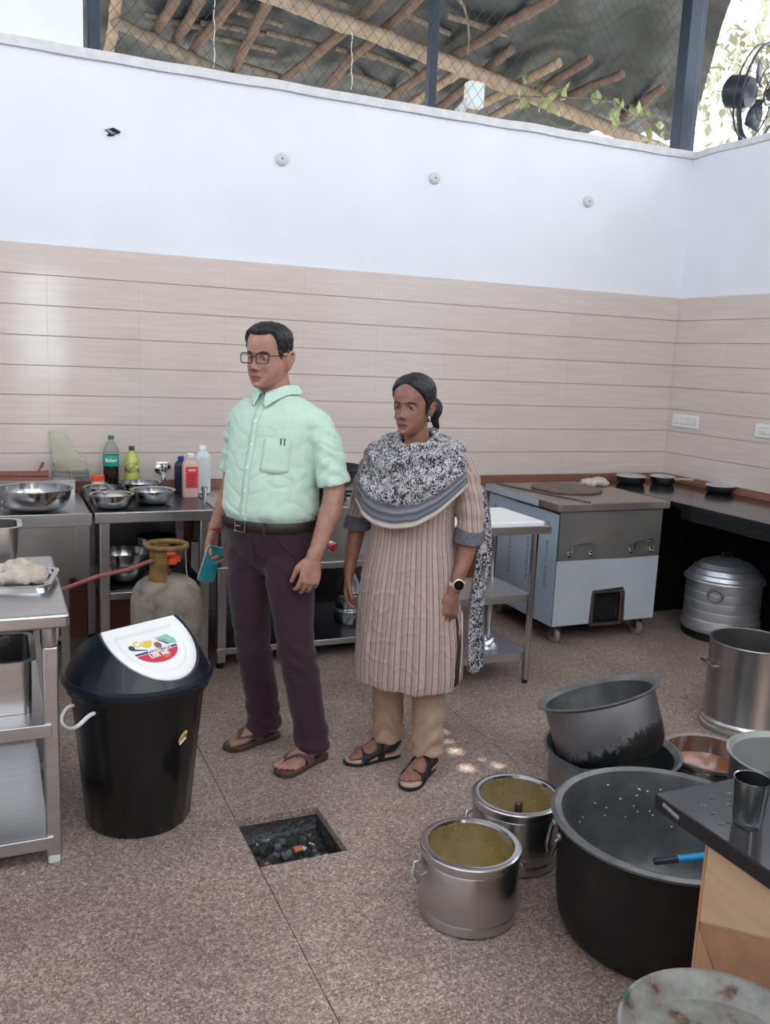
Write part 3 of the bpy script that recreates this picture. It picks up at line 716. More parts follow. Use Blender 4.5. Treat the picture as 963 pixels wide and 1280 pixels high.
for cx in (GX0+.075, GX1-.06):
    for cy in (GY0+.06, GY1-.07):
        f_ = MB().box(cx-.03, cx+.03, cy-.03, cy+.03, .106, .118); f_.box(cx-.024, cx-.018, cy-.015, cy+.03, .04, .106); f_.box(cx+.018, cx+.024, cy-.015, cy+.03, .04, .106)
        cf = f_.build('castor_fork', GRIME, t, bevel=.002)
        MB().lathe([(0, -.016), (.034, -.016), (.045, -.012), (.045, .012), (.034, .016), (0, .016)], 24, (cx, cy+.012, .045), T=Matrix.Rotation(PI/2, 4, 'Y')).build('castor_wheel', WHEEL, cf)
# round griddle plate, rod and cloth on top
gp = Vector((3.30, 4.62, .85))
one('griddle_plate', MB().lathe([(0, 0), (.215, 0), (.22, .004), (.22, .014), (.205, .016), (0, .014)], 48, (gp.x, gp.y, .8455)), mat('seasoned_iron', (118, 104, 96), .5, .5, .25, 14, .1, 40), 'round brown iron griddle plate lying on the griddle stove', 'griddle', (gp.x, gp.y, .8455))
a, b_ = P(612, 598, .85), P(766, 634, .85)
a = Vector((GX0+.02, 4.9, .8515)); b_ = Vector((3.12, GY0-.02, .8515))
one('poker_rod', MB().tube([a, a.lerp(b_, .5), b_], .0055, 8), STEELD, 'thin steel poker rod lying across the griddle stove', 'rod', a)
# crumpled cloths -----------------------------------------------------------
def crumple(name, c, rx, ry, h_, seed, m, label, cat, n_=40, fold=.35, lobes=3, folds=7, **k):
    """a lumpy wad of cloth: closed height-folded cushion"""
    mb = MB(); top = []; bot = []
    r_ = np.random.default_rng(seed); ph = r_.random(6)*6
    rows = []
    mrow = 16
    for j in range(mrow+1):
        v = j/mrow; row = []
        for i in range(n_):
            a_ = 2*PI*i/n_
            lob = 1+.16*math.sin(lobes*a_+ph[0])+.09*math.sin((lobes+2)*a_+ph[1])+.05*math.sin(9*a_+ph[2])
            rr = math.cos((1-v)*PI/2)**.7 if v < 1 else 1.
            x, y = rx*lob*rr*math.cos(a_), ry*lob*rr*math.sin(a_)
            hh = h_*(max(0, 1-rr**2.2))
            p_ = Vector((x/rx*1.3+ph[3], y/ry*1.3+ph[4], seed))
            hh *= .62+.75*abs(mnoise.noise(p_*1.5))*1.6
            hh += h_*fold*(abs(math.sin(folds*(x/rx*.6+y/ry*.5)+4*mnoise.noise(p_)))-.5)*min(1, (1-rr)*4)
            row.append((c[0]+x, c[1]+y, c[2]+max(.002+.008*(1-rr)*h_/.05, hh)))
        rows.append(row)
    mb.loft(rows, cap0=False, cap1=False)
    k0 = len(mb.v); mb.v += [(x, y, c[2]+.0005) for x, y, z in rows[-1]]
    mb.f += [((mrow)*n_+i, (mrow)*n_+(i+1) % n_, k0+(i+1) % n_, k0+i) for i in range(n_)]; mb.m += [0]*n_
    mb.f.append(tuple(k0+i for i in reversed(range(n_)))); mb.m.append(0)
    return one(name, mb, m, label, cat, c, smooth=70, **k)
# prep trolley with white board
t = thing('prep_trolley', 'tubular-legged steel prep table with two low shelves beside the griddle stove', 'table', (2.22, 3.95, 0))
x0, x1, y0, y1, zt = 1.90, 2.545, 3.66, 4.13, .822
MB().box(x0, x1, y0, y1, zt-.006, zt).build('worktop', STEELH, t)
for a in ((x0, x1, y0, y0+.01), (x0, x1, y1-.01, y1), (x0, x0+.01, y0+.01, y1-.01), (x1-.01, x1, y0+.01, y1-.01)): MB().box(*a, zt-.036, zt-.006).build('apron', STEELH, t)
for zz, nm in ((.46, 'mid_shelf'), (.155, 'low_shelf')):
    MB().box(x0+.06, x1-.06, y0+.05, y1-.04, zz, zz+.006).build(nm, STEELH, t)
    MB().box(x0+.06, x1-.06, y0+.044, y0+.05, zz-.032, zz+.006).build('shelf_rail', STEELH, t)
for x in (x0+.07, x1-.07):
    for y in (y0+.035, y1-.045):
        MB().lathe([(0, .02), (.018, .02), (.018, zt-.036), (0, zt-.036)], 16, (x, y, 0)).build('leg', POLISH, t)
        MB().lathe([(0, 0), (.014, 0), (.014, .02), (0, .02)], 12, (x, y, 0)).build('foot', RUBBER, t)
one('cutting_board', MB().box(x0+.02, x1-.04, y0+.005, y1-.05, zt+.0005, zt+.028), WHITEB, 'thick white cutting board lying on the tubular-legged prep table', 'cutting board', (2.2, 3.88, zt+.0005), bevel=.007)
FOIL = mat('silver_foil', (190, 192, 196), .28, .9, .15, 20, .3, 40)
fp = P(592, 806, .162)
crumple('foil_bag', (2.30, 3.84, .162), .085, .06, .05, 5, FOIL, 'crumpled silver foil bag on the low shelf of the prep table', 'bag', n_=28, fold=.6)
# right hand stone counter
t = thing('stone_counter', 'polished black stone counter along the right wall', 'counter', (4.1, 3.4, 0))
CX = 3.776
MB().box(CX, XR-.013, 2.2, D-.013, .795, .832).build('counter_top', GRANITE, t, bevel=.004)
MB().box(CX+.005, CX+.02, 2.2, 4.12, .735, .795).build('front_edge', GRANITE, t, bevel=.004)
for y in (2.25, 4.6): MB().box(CX+.06, XR-.013, y, y+.05, 0, .795).build('support_slab', GRANITE, t)
MB().box(3.69, CX, 4.97, D-.013, .795, .832).build('corner_return', GRANITE, t)
MB().box(XR-.03, XR-.0125, 2.2, D-.013, .832, .862).build('upstand_strip', TERRA, t, bevel=.003)

# ================================================================== work table at the left edge
t = thing('work_table', 'stainless work table with two shelves, standing beside the black bin', 'table', (-.4, 3.1, 0))
x0, x1, y0, y1, zt = -1.1, .197, 2.725, 3.52, .822
tt = MB().prism(rrect(x0, x1, y0, y1, .012, 3), zt-.045, zt); tt.build('worktop', STEELH, t, bevel=.008)
z1_ = P(57, 905, y0+.03, 1).z; z2_ = P(57, 1046, y0+.03, 1).z
for zz in (z1_, z2_):
    sh = MB().box(x0+.06, x1-.07, y0+.035, y1-.04, zz-.008, zz).build('shelf', STEELH, t, bevel=.002)
    MB().box(x0+.06, x1-.055, y0+.02, y0+.035, zz-.042, zz+.001).build('shelf_rail', STEELH, sh, bevel=.003)
for x in (x0+.06, x1-.055):
    for y in (y0+.05, y1-.06):
        l = MB().box(x-.022, x+.022, y-.022, y+.022, .03, zt-.11).build('leg', STEEL, t, bevel=.005)
        MB().lathe([(0, zt-.115), (.024, zt-.11), (.027, zt-.10), (.027, zt-.045), (0, zt-.045)], 20, (x, y, 0)).build('leg_socket', STEEL, l)
        MB().box(x-.018, x+.018, y-.018, y+.018, 0, .03).build('foot', GREYP, l, bevel=.005)
def gn_pan(name, cx, cy, z, lx, ly, h_, m, label, cat, rotz=0., taper=.90, rim=.014, parts=None, group=None):
    t = thing(name, label, cat, (cx, cy, z), rotz, group); ORG[t.name] = None
    mb = MB(); th = .0025
    def ring(sx, sy, zz, r): return [(a, b_, zz) for a, b_ in rrect(-sx, sx, -sy, sy, r, 5)]
    hx, hy = lx/2, ly/2
    mb.loft([ring(hx*taper, hy*taper, 0, .03), ring(hx-rim, hy-rim, h_-.004, .035), ring(hx, hy, h_, .045), ring(hx, hy, h_+.003, .045), ring(hx-rim-.003, hy-rim-.003, h_+.002, .034), ring(hx*taper-th, hy*taper-th, th, .028)])
    mb.build('pan', m, t, local=True, smooth=35)
    return t
# shallow tray with cloth, deep pan at the edge
ty = P(40, 716, zt+.02)
gn_pan('shallow_tray', .035, 3.125, zt, .30, .27, .022, POLISH, 'shallow steel tray holding a crumpled cloth on the work table', 'tray', -.20, taper=.93)
gn_pan('deep_pan', -.07, 3.405, zt, .32, .20, .15, STEEL, 'deep steel food pan on the work table beside the shallow tray', 'pan', 0, taper=.86)
d0 = gn_pan('utensil_pan', -.092, 3.0, z1_+.001, .40, .32, .17, STEEL, 'deep steel food pan of dark utensils on the work table shelf', 'pan', 0, taper=.92)
UTM = mat('dark_utensil', (92, 102, 106), .35, .6, .2, 12)
UTL = mat('grey_utensil', (128, 138, 142), .4, .5, .1, 12)
for k, (ax, ay, bx, by, w_, lab) in enumerate(((-.22, 2.92, .03, 3.0, .03, 'broad grey spatula blade lying in the utensil pan'), (-.21, 2.885, .0, 2.875, .010, 'thin dark whisk handle lying across the utensil pan'), (-.15, 3.10, .03, 3.08, .04, 'wide dark scraper lying at the back of the utensil pan'))):
    a = Vector((ax, ay, z1_+.10)); b_ = Vector((bx, by, z1_+.20-.012*k)); m_ = a.lerp(b_, .6)
    u = thing('kitchen_utensil', lab, 'utensil', a)
    MB().tube([a, m_], .009, 8).build('handle', UTM, u)
    MB().tube([m_, m_.lerp(b_, .3), m_.lerp(b_, .8), b_], [.009, w_, w_, w_*.7], 10, ry=[.006, .006, .005, .004], upv=(.3, -1, 0)).build('blade', UTL if k != 1 else UTM, u)

# ================================================================== black swing-top bin
BINM = mat('black_bin_plastic', (9, 10, 13), .27, 0, .15, 5, coat=.15)
LIDM = mat('navy_lid_plastic', (17, 27, 37), .28, 0, .1, 5, coat=.15)
bc = Vector((.435, 2.985, 0))
BR, BH = .232, .515
t = thing('swing_bin', 'tall black plastic swing-top bin with a white flap and picture sticker', 'bin', bc)
bw = MB(); n_ = 72; rings = []
for z, r0 in ((.0, .168), (.012, .176), (.25, .198), (BH-.03, .222), (BH-.03, .236), (BH-.002, .240)):
    rings.append([(bc.x+(r0+(.0014*math.cos(i*2*PI/n_*18) if z < BH-.03 else 0))*math.cos(i*2*PI/n_), bc.y+(r0+(.0014*math.cos(i*2*PI/n_*18) if z < BH-.03 else 0))*math.sin(i*2*PI/n_), z) for i in range(n_)])
bw.loft(rings); bw.build('bucket', BINM, t, smooth=50)
# lid: tapered skirt cut by two sloping flaps that meet in a ridge
R0, Z0, K = .238, BH+.018, 1.95; CC = .66*R0*K; MM = .31*K; ZR = Z0+K*R0-CC
RA = math.radians(-62)          # direction the front flap faces
cr_, sr_ = math.cos(RA), math.sin(RA)
def lidp(r, ph, dz=0., lift=0.):
    tq, sq = r*math.cos(ph), r*math.sin(ph)
    return (bc.x+tq*cr_-sq*sr_, bc.y+tq*sr_+sq*cr_, 0)
def rb(ph): return CC/(K-MM*abs(math.cos(ph)))
n_ = 96; L0 = []; L1 = []; L2 = []; Lb = []
rr_rows = []
phs = [2*PI*i/n_ for i in range(n_)]
def row(fr, fz): return [(*lidp(fr(p), p)[:2], fz(p)) for p in phs]
rows = [row(lambda p: R0-.01, lambda p: BH-.001), row(lambda p: R0+.012, lambda p: BH-.001), row(lambda p: R0+.014, lambda p: Z0-.003), row(lambda p: R0+.004, lambda p: Z0+.004)]
for q in (0, .25, .5, .75, .94, 1.0):
    def fr(p, q=q): return R0+(rb(p)-R0)*q
    def fz(p, q=q):
        return Z0+.004+(K*(R0-fr(p)))*(1 if q < 1 else 1.0)-.03*math.sin(q*PI)*0
    rows.append(row(fr, fz))
rows.append(row(lambda p: rb(p)-.012, lambda p: ZR-MM*abs((rb(p)-.012)*math.cos(p))-.004))
lm = MB(); lm.loft(rows, cap0=False, cap1=False); lm.build('lid_skirt', LIDM, t, smooth=50)
def flap(front, mflap, name):
    mb = MB(); rings = []; half = [-PI/2+PI*i/40 for i in range(41)]
    def pt(p, s_, dz):
        pp = p if front else p+PI
        r_ = (rb(p)-.010)*s_; x, y, _ = lidp(r_, pp); return (x, y, ZR-MM*r_*math.cos(p)+dz)
    ctr = .30
    for s_, dz in ((1.0, -.012), (1.0, .002), (.97, .006), (.80, .006), (.76, .002), (.73, -.007), (.3, -.007), (.05, -.007)):
        # shrink about a point part-way down the flap
        rg = []
        for p in half:
            pp = p if front else p+PI
            r_ = rb(p)-.010; tq, sq = r_*math.cos(p), r_*math.sin(p); c0 = .085
            tq2, sq2 = c0+(tq-c0)*s_, sq*s_
            if s_ <= .80 and tq2 < .032: tq2 = .032+(tq2-.032)*.15
            if not front: tx, sx = -tq2, -sq2
            else: tx, sx = tq2, sq2
            rg.append((bc.x+tx*cr_-sx*sr_, bc.y+tx*sr_+sx*cr_, ZR-MM*tq2+dz))
        rings.append(rg)
    mb.loft(rings, cap0=True, cap1=True)
    return mb.build(name, mflap, t, smooth=35)
WF = mat('glossy_white_plastic', (244, 245, 246), .25, 0, .01, 10, coat=.3)
fl1 = flap(True, WF, 'front_flap'); flap(False, LIDM, 'rear_flap')
# frame of the flap plane for the sticker
tv = Vector((cr_, sr_, -MM)).normalized(); sv = Vector((-sr_, cr_, 0)); nv = sv.cross(tv) * -1
if nv.z < 0: nv = -nv
org = Vector((bc.x, bc.y, ZR))
ys_ = math.sqrt(1+MM*MM)
def FP(s_, tq, lift): return org + sv*s_ + Vector((cr_, sr_, -MM))*tq + nv*lift
def sticker(pts, m, name, lift):
    return MB().add([FP(a, b_, lift) for a, b_ in pts], [tuple(range(len(pts)))]).build(name, m, fl1, solid=.0004, smooth=0)
def arcshape(w0, t0, t1, n_=24):
    # rounded D: flat-ish bowed top, round bottom
    o = []
    for i in range(n_): 
        a = PI*i/(n_-1); o.append((w0*math.cos(a), (t0+t1)/2-.012+((t1-t0)/2+.012)*math.sin(a)))
    for i in range(1, 9):
        u = i/9; o.append((-w0+2*w0*u, (t0+t1)/2-.012-.032*math.sin(PI*u)))
    return o
PIC = mat('sticker_white', (226, 232, 222), .4, 0, .12, 40, col2=(214, 226, 196)); REDS = mat('sticker_red', (206, 62, 84), .4); BLUS = mat('sticker_blue', (52, 62, 120), .4)
GRNS = mat('sticker_green', (140, 196, 172), .4, 0, .25, 60); YELS = mat('sticker_yellow', (226, 206, 90), .4); DRKS = mat('sticker_dark', (60, 74, 84), .5); BRNS = mat('sticker_brown', (160, 92, 84), .5)
shp = arcshape(.104, .042, .158)
sticker(shp, PIC, 'picture_sticker', -.0062)
sticker([(.085*math.cos(a), .094+.052*math.sin(a)) for a in [.25+ (PI-.5)*i/20 for i in range(21)]], REDS, 'sticker_band', -.0057)
sticker([(-.085, .098), (.085, .098), (.083, .105), (-.083, .105)], BLUS, 'sticker_stripe', -.0052)
sg = 1 if (sv.dot(RT) > 0) else -1
sticker([(sg*.02, .058), (sg*.075, .055), (sg*.093, .078), (sg*.09, .095), (sg*.055, .088), (sg*.04, .07)], GRNS, 'sticker_trees', -.0053)
sticker([(sg*-.02+.018*math.cos(a), .075+.011*math.sin(a)) for a in [i*PI/8 for i in range(16)]], YELS, 'sticker_patch', -.0053)
sticker([(sg*.018+.014*math.cos(a), .085+.012*math.sin(a)) for a in [i*PI/8 for i in range(16)]], BRNS, 'sticker_patch', -.0053)
sticker([(sg*-.078+.011*math.cos(a), .074+.010*math.sin(a)) for a in [i*PI/8 for i in range(16)]], DRKS, 'sticker_patch', -.0053)
sticker([(sg*-.075, .078), (sg*-.03, .093), (sg*-.03, .096), (sg*-.08, .084)], DRKS, 'sticker_patch', -.0052)
sticker([(sg*.03, .065), (sg*.062, .09), (sg*.055, .092), (sg*.028, .068)], DRKS, 'sticker_patch', -.0052)
def flap_text(txt, size, m, s_, tq, bold):
    X = sv*sg; Y = -tv; Zv = X.cross(Y); M4 = Matrix((X, Y, Zv)).transposed().to_4x4(); M4.translation = FP(s_, tq, -.0048)-Vector(bc)
    text_mesh('lettering', txt, size, m, fl1, M4, .0003, bold=bold)
STW = mat('print_white', (245, 245, 245), .4)
flap_text('CLEAN CITY', .017, STW, 0.012*sg, .1045, .0004); flap_text('USE ME', .024, STW, .0, .1185, .0008)
flap_text('Cozy', .034, YELS, -.03*sg, .066, .001); flap_text('50 L', .013, mat('print_orange', (240, 160, 60), .4), .022*sg, .132, .0005)
# little oval badge
ba = math.atan2(CAM.y-bc.y, CAM.x-bc.x)
px_ = P(229, 922, 2.8, 1)
for a_ in np.linspace(-1.9, 0, 60):
    q_ = Vector((bc.x+.214*math.cos(a_), bc.y+.214*math.sin(a_), .36))
    d_ = q_-CAM; xx = IW/2+FPX*d_.dot(RT)/d_.dot(FW)
    if xx > 229: break
zb_ = .40
best = min(((abs((IH/2-FPX*(Vector((q_.x, q_.y, z))-CAM).dot(UP)/(Vector((q_.x, q_.y, z))-CAM).dot(FW))-922), z) for z in np.linspace(.2, .5, 61)))
zb_ = best[1]; rb_ = .198+(zb_-.25)/.235*.024+.0012
nb = Vector((math.cos(a_), math.sin(a_), 0)); tb_ = Vector((-math.sin(a_), math.cos(a_), 0))
o_ = Vector((bc.x, bc.y, zb_))+nb*rb_
BADGE = mat('badge_gold', (206, 186, 86), .4)
bo = MB().add([o_+tb_*(.020*math.cos(a))+Vector((0, 0, .013*math.sin(a)+.012*math.cos(a))) for a in [i*2*PI/20 for i in range(20)]], [tuple(range(20))]).build('badge', BADGE, t, solid=.001, smooth=0)
X = (tb_+Vector((0, 0, .5))).normalized(); Y = nb.cross(X); M4 = Matrix((X, Y, nb)).transposed().to_4x4(); M4.translation = o_+nb*.001-bc
text_mesh('lettering', 'Cozy', .015, DRKS, bo, M4, .0003, bold=.0004)
MB().obox(o_+Vector((0, 0, -.016)), (.034, .0012, .004), Matrix((X, nb, Vector(X).cross(nb))).transposed()).build('badge_line', STW, bo, smooth=0)
# white carrying handles
for a_ in (math.radians(214), math.radians(34)):
    nb = Vector((math.cos(a_), math.sin(a_), 0)); tb_ = Vector((-math.sin(a_), math.cos(a_), 0)); o_ = Vector((bc.x, bc.y, BH-.055))+nb*.222
    pts = [o_+tb_*.05, o_+tb_*.054+nb*.03+Vector((0, 0, .006)), o_+tb_*.047+nb*.062-Vector((0, 0, .022)), o_+tb_*.02+nb*.072-Vector((0, 0, .040)), o_-tb_*.02+nb*.072-Vector((0, 0, .040)), o_-tb_*.047+nb*.062-Vector((0, 0, .022)), o_-tb_*.054+nb*.03+Vector((0, 0, .006)), o_-tb_*.05]
    MB().tube(pts, .008, 8, ry=.006).build('carry_handle', WHITEP, t, sub=2)

# ================================================================== gas cylinder
CYL = bpy.data.materials.new('scuffed_grey_cylinder'); CYL.use_nodes = True; N, L, b = nodes_of(CYL)
tc = N.new('ShaderNodeTexCoord'); n1 = N.new('ShaderNodeTexNoise'); n1.inputs['Scale'].default_value = 9; n1.inputs['Detail'].default_value = 8; n1.inputs['Roughness'].default_value = .65; L(tc.outputs['Object'], n1.inputs[0])
r = N.new('ShaderNodeValToRGB'); e = r.color_ramp.elements; e[0].position = .30; e[0].color = (*lin((84, 74, 70)), 1); e[1].position = .75; e[1].color = (*lin((176, 164, 150)), 1); a = e.new(.48); a.color = (*lin((142, 132, 122)), 1)
L(n1.outputs[0], r.inputs[0]); L(r.outputs[0], b.inputs['Base Color']); b.inputs['Roughness'].default_value = .6; b.inputs['Metallic'].default_value = .1
YEL = mat('scuffed_yellow_paint', (150, 118, 52), .55, .2, .35, 25, .1, 60, col2=(104, 84, 58))
gc = Vector((.727, 4.10, 0)); GR = .163
t = thing('gas_cylinder', 'grey scuffed gas cylinder with a yellowed valve guard ring', 'gas cylinder', gc)
prof = [(0, .03), (.11, .03), (.145, .055), (GR, .10), (GR, .30), (GR+.002, .302), (GR+.002, .318), (GR, .32), (GR, .46), (.155, .50), (.135, .535), (.10, .56), (.05, .575), (0, .578)]
MB().lathe(prof, 48, gc).build('tank', CYL, t, smooth=35)
MB().lathe([(.105, .0), (.125, .0), (.125, .06), (.105, .06), (.105, 0)], 36, gc).build('foot_ring', CYL, t)
MB().tube([gc+Vector((.092*math.cos(a), .092*math.sin(a), .715)) for a in [i*2*PI/36 for i in range(36)]], .013, 8, closed=True).build('guard_ring', YEL, t)
for a_, w_, m_ in ((math.radians(232), .5, YEL), (math.radians(352), .12, CYL), (math.radians(100), .4, YEL)):
    mb = MB(); rings = []
    for rad, z in ((.100, .55), (.093, .60), (.090, .66), (.090, .712)):
        rings.append([(gc.x+(rad+d_)*math.cos(a_+w_*s_), gc.y+(rad+d_)*math.sin(a_+w_*s_), z) for s_, d_ in ((-1, 0), (-.33, 0), (.33, 0), (1, 0), (1, -.006), (.33, -.006), (-.33, -.006), (-1, -.006))])
    mb.loft(rings); mb.build('guard_stay', m_, t)
MB().lathe([(0, .57), (.022, .57), (.022, .60), (.013, .605), (.013, .635), (0, .635)], 16, gc).build('valve', mat('brass', (170, 130, 60), .35, 1, .1, 20), t)
reg = MB().lathe([(0, 0), (.034, 0), (.034, .016), (.026, .03), (.03, .034), (.03, .05), (0, .055)], 20, gc+Vector((.012, -.012, .63))); reg.box(gc.x-.005, gc.x+.06, gc.y-.03, gc.y+.005, .64, .665)
reg.build('regulator', ORANGE, t, bevel=.002)
HOSE = mat('red_brown_hose', (150, 88, 78), .5, 0, .1, 30)
h0 = gc+Vector((-.03, -.03, .655)); h1 = P(78, 737, 4.05, 1)
hm = MB().tube([h0, h0+Vector((-.06, -.03, .0)), h0.lerp(h1, .35)+Vector((0, 0, .0)), h0.lerp(h1, .65)+Vector((0, 0, .012)), h1, h1+Vector((-.10, .06, -.05)), h1+Vector((-.16, .2, -.12)), h1+Vector((-.18, .30, -.14))], .010, 10)
one('gas_hose', hm, HOSE, 'reddish rubber gas hose running from the cylinder towards the range', 'hose', h0)
# ================================================================== pots, pans, bowls, bottles
def shell(prof_out, th=.003):
    """closed vessel profile: outer wall up, rim, inner wall down"""
    inner = []
    for i in range(len(prof_out)-1, -1, -1):
        r_, z = prof_out[i]; inner.append((max(0, r_-th), max(z, th) if i > 0 else th))
    return prof_out + inner
def bowl(name, c, R, H, label, cat='bowl', m=None, group=None, flange=.012, base=.5, n=40, rows=8):
    m = m or POLISH
    pr = [(0, 0)]
    for i in range(rows+1):
        a = PI/2*i/rows; pr.append((R*(base+(1-base)*math.sin(a)**.8), H*(1-math.cos(a))**1.0))
    pr.append((R+flange, H+.002)); pr.append((R+flange, H+.005)); pr.append((R, H+.004))
    inn = [(max(0, r_-.003), z+.003) for r_, z in reversed(pr[:-3])]; inn[-1] = (0, .003)
    o = MB().lathe(pr+inn, n, c)
    return one(name, o, m, label, cat, c, group)
ZW = ZC+.0015
def at(px, py, z): p = P(px, py, z); return (p.x, p.y, z)
bowl('mixing_bowl', (.175, 4.50, ZC+.0005), .168, .098, 'wide steel mixing bowl on the gas range', base=.55)
bowl('steel_bowl', (.510, 4.725, ZW), .082, .062, 'small steel bowl behind the bowl of dough', base=.55, group='steel bowls on the table')
db = (.530, 4.475, ZW)
bowl('dough_bowl', db, .094, .064, 'small steel bowl of pale dough at the table front', base=.6, group='steel bowls on the table')
one('dough', MB().lathe([(0, .02), (.06, .02), (.078, .045), (.06, .054), (.03, .062), (0, .058)], 24, db, sx=1.0), CREAM, 'pale dough filling the small front bowl', 'dough', (db[0], db[1], db[2]+.02))
one('spoon', MB().tube([(db[0]-.04, db[1]-.02, db[2]+.066), (db[0]+.01, db[1]+.03, db[2]+.085), (db[0]-.03, db[1]+.09, db[2]+.115)], [.012, .004, .005], 8, ry=[.004, .003, .003]), POLISH, 'steel spoon resting in the bowl of dough', 'spoon', (db[0]-.04, db[1]-.02, db[2]+.066))
bowl('steel_bowl', (.715, 4.82, ZW), .100, .07, 'steel bowl standing behind the wide-rimmed bowl by the bottles', base=.5, group='steel bowls on the table')
bowl('steel_bowl', (.740, 4.57, ZW), .098, .066, 'flared wide-rimmed steel bowl on the table', base=.5, flange=.018, group='steel bowls on the table')
# bowls on the mid shelf
bowl('steel_bowl', (.60, 4.58, .4345), .115, .10, 'round steel bowl on the mid shelf behind the gas hose', base=.35, group='bowls on the mid shelf')
bowl('steel_bowl', (.60, 4.58, .482), .128, .105, 'larger steel bowl nested into the round bowl on the mid shelf', base=.35, group='bowls on the mid shelf')
bowl('steel_pot', (.80, 4.84, .4345), .10, .17, 'straight-sided steel pot at the back of the mid shelf', 'pot', base=.96)

# ---- bottles
LIQ = mat('dark_cola', (26, 18, 18), .12, 0, coat=.5)
b1 = (.585, 4.975, ZW); t = thing('soda_bottle', 'clear plastic bottle with a green cap, teal label and dark drink', 'bottle', b1)
MB().lathe([(0, 0), (.036, 0), (.041, .01)]+[(.041+.0018*math.sin(i*PI/1.0), .02+.014*i) for i in range(9)]+[(.041, .145)], 28, b1).build('dark_drink', LIQ, t)
MB().lathe([(.041, .145), (.041, .215), (.036, .235), (.022, .262), (.013, .275), (.013, .288)], 28, b1).build('upper_bottle', GLASS, t)
MB().lathe([(.0418, .142), (.0425, .143), (.0425, .199), (.0418, .20)], 32, b1).build('label_band', TEAL, t)
MB().lathe([(0, .284), (.0155, .284), (.0155, .304), (.014, .306), (0, .306)], 20, b1).build('cap', mat('green_cap', (22, 120, 84), .4), t)
def curved_text(t, c, txt, size, z, rad, m, parent=None, ang=None):
    d = CAM-Vector(c); a = math.atan2(d.y, d.x) if ang is None else ang
    nb = Vector((math.cos(a), math.sin(a), 0)); X = Vector((-math.sin(a), math.cos(a), 0)); M4 = Matrix((X, Vector((0, 0, 1)), nb)).transposed().to_4x4()
    M4.translation = nb*rad+Vector((0, 0, z))
    o = text_mesh('lettering', txt, size, m, parent or t, M4, .0004, bold=.0005)
    # bend round the bottle
    me = o.data; n_ = len(me.vertices); co = np.empty(n_*3); me.vertices.foreach_get('co', co); co = co.reshape(-1, 3)
    th = co[:, 0]/rad; zz = co[:, 2]+rad; co2 = np.stack([zz*np.sin(th), co[:, 1], zz*np.cos(th)-rad], 1); me.vertices.foreach_set('co', co2.ravel()); me.update()
curved_text(t, b1, 'Bisleri', .026, .174, .0428, STW)
b2 = (.695, 4.985, ZW); t = thing('lime_bottle', 'lime drink bottle with a dark cap and black label', 'bottle', b2)
LIME = mat('lime_drink', (186, 194, 84), .15, 0, .05, 8, coat=.5)
MB().lathe([(0, 0), (.034, 0), (.038, .012), (.037, .055)], 26, b2).build('green_base', mat('green_sleeve', (18, 124, 88), .3, 0, .1, 20), t)
MB().lathe([(.037, .055), (.0385, .075), (.0375, .1), (.0385, .15), (.036, .175), (.020, .205), (.0125, .215), (.0125, .228), (0, .228)], 26, b2).build('bottle_body', LIME, t)
MB().lathe([(.0388, .104), (.0396, .105), (.0396, .157), (.0388, .158)], 30, b2).build('label_band', mat('dark_label', (40, 44, 34), .4, 0, .5, 40, col2=(214, 214, 130)), t)
MB().lathe([(0, .224), (.0155, .224), (.0155, .244), (.014, .246), (0, .246)], 20, b2).build('cap', mat('dark_cap', (58, 54, 52), .4), t)
j = (.512, 4.93, ZW); t = thing('spice_jar', 'small white jar with an orange lid beside the teal-labelled bottle', 'jar', j)
MB().lathe([(0, 0), (.030, 0), (.033, .006), (.033, .062), (.028, .07), (0, .07)], 24, j).build('jar_body', mat('cream_jar', (222, 210, 198), .4, 0, .1, 40), t)
MB().lathe([(0, .066), (.034, .066), (.034, .094), (.031, .097), (0, .097)], 24, j).build('lid', ORANGE, t)
def square_bottle(c, w_, d_, h_, m, lab, capm, labm=None, name='cleaner_bottle', txt=None):
    t = thing(name, lab, 'bottle', c); r = Vector(c)
    def rg(s_, z): return [(c[0]+a*s_, c[1]+b_*s_, c[2]+z) for a, b_ in rrect(-w_/2, w_/2, -d_/2, d_/2, min(w_, d_)*.3, 4)]
    MB().loft([rg(.94, 0), rg(1, .008), rg(1, h_*.72), rg(.92, h_*.80), rg(.5, h_*.88), rg(.38, h_*.9), rg(.38, h_*.93)]).build('bottle_body', m, t)
    MB().lathe([(0, h_*.9), (w_*.24, h_*.9), (w_*.24, h_*.985), (w_*.2, h_), (0, h_)], 16, c).build('cap', capm, t)
    if labm:
        l = MB().box(c[0]-w_*.36, c[0]+w_*.40, c[1]-d_/2-.001, c[1]-d_/2+.001, c[2]+h_*.22, c[2]+h_*.70).build('label', labm, t)
        MB().box(c[0]-w_*.2, c[0]+w_*.28, c[1]-d_/2-.0016, c[1]-d_/2-.001, c[2]+h_*.60, c[2]+h_*.655).build('label_heading', mat('pale_red_print', (232, 170, 170), .5), l)
        for k in range(4): MB().box(c[0]-w_*.24, c[0]+w_*(.1+.06*k), c[1]-d_/2-.0016, c[1]-d_/2-.001, c[2]+h_*(.28+.07*k), c[2]+h_*(.30+.07*k)).build('label_line', mat('deep_red_print%d' % k, (150, 30, 44), .5), l)
    return t
square_bottle((.965, 4.74, ZW), .085, .055, .235, mat('pinkish_bottle', (206, 172, 164), .3, 0, .06, 14), 'pink cleaner bottle with a red label and white cap', WHITEP, mat('red_label', (204, 62, 74), .4, 0, .1, 20))
square_bottle((.945, 4.90, ZW), .07, .06, .20, mat('navy_bottle', (34, 38, 60), .3, 0, .1, 14), 'dark navy bottle with a blue cap behind the pink cleaner bottle', mat('blue_cap', (40, 64, 150), .4))
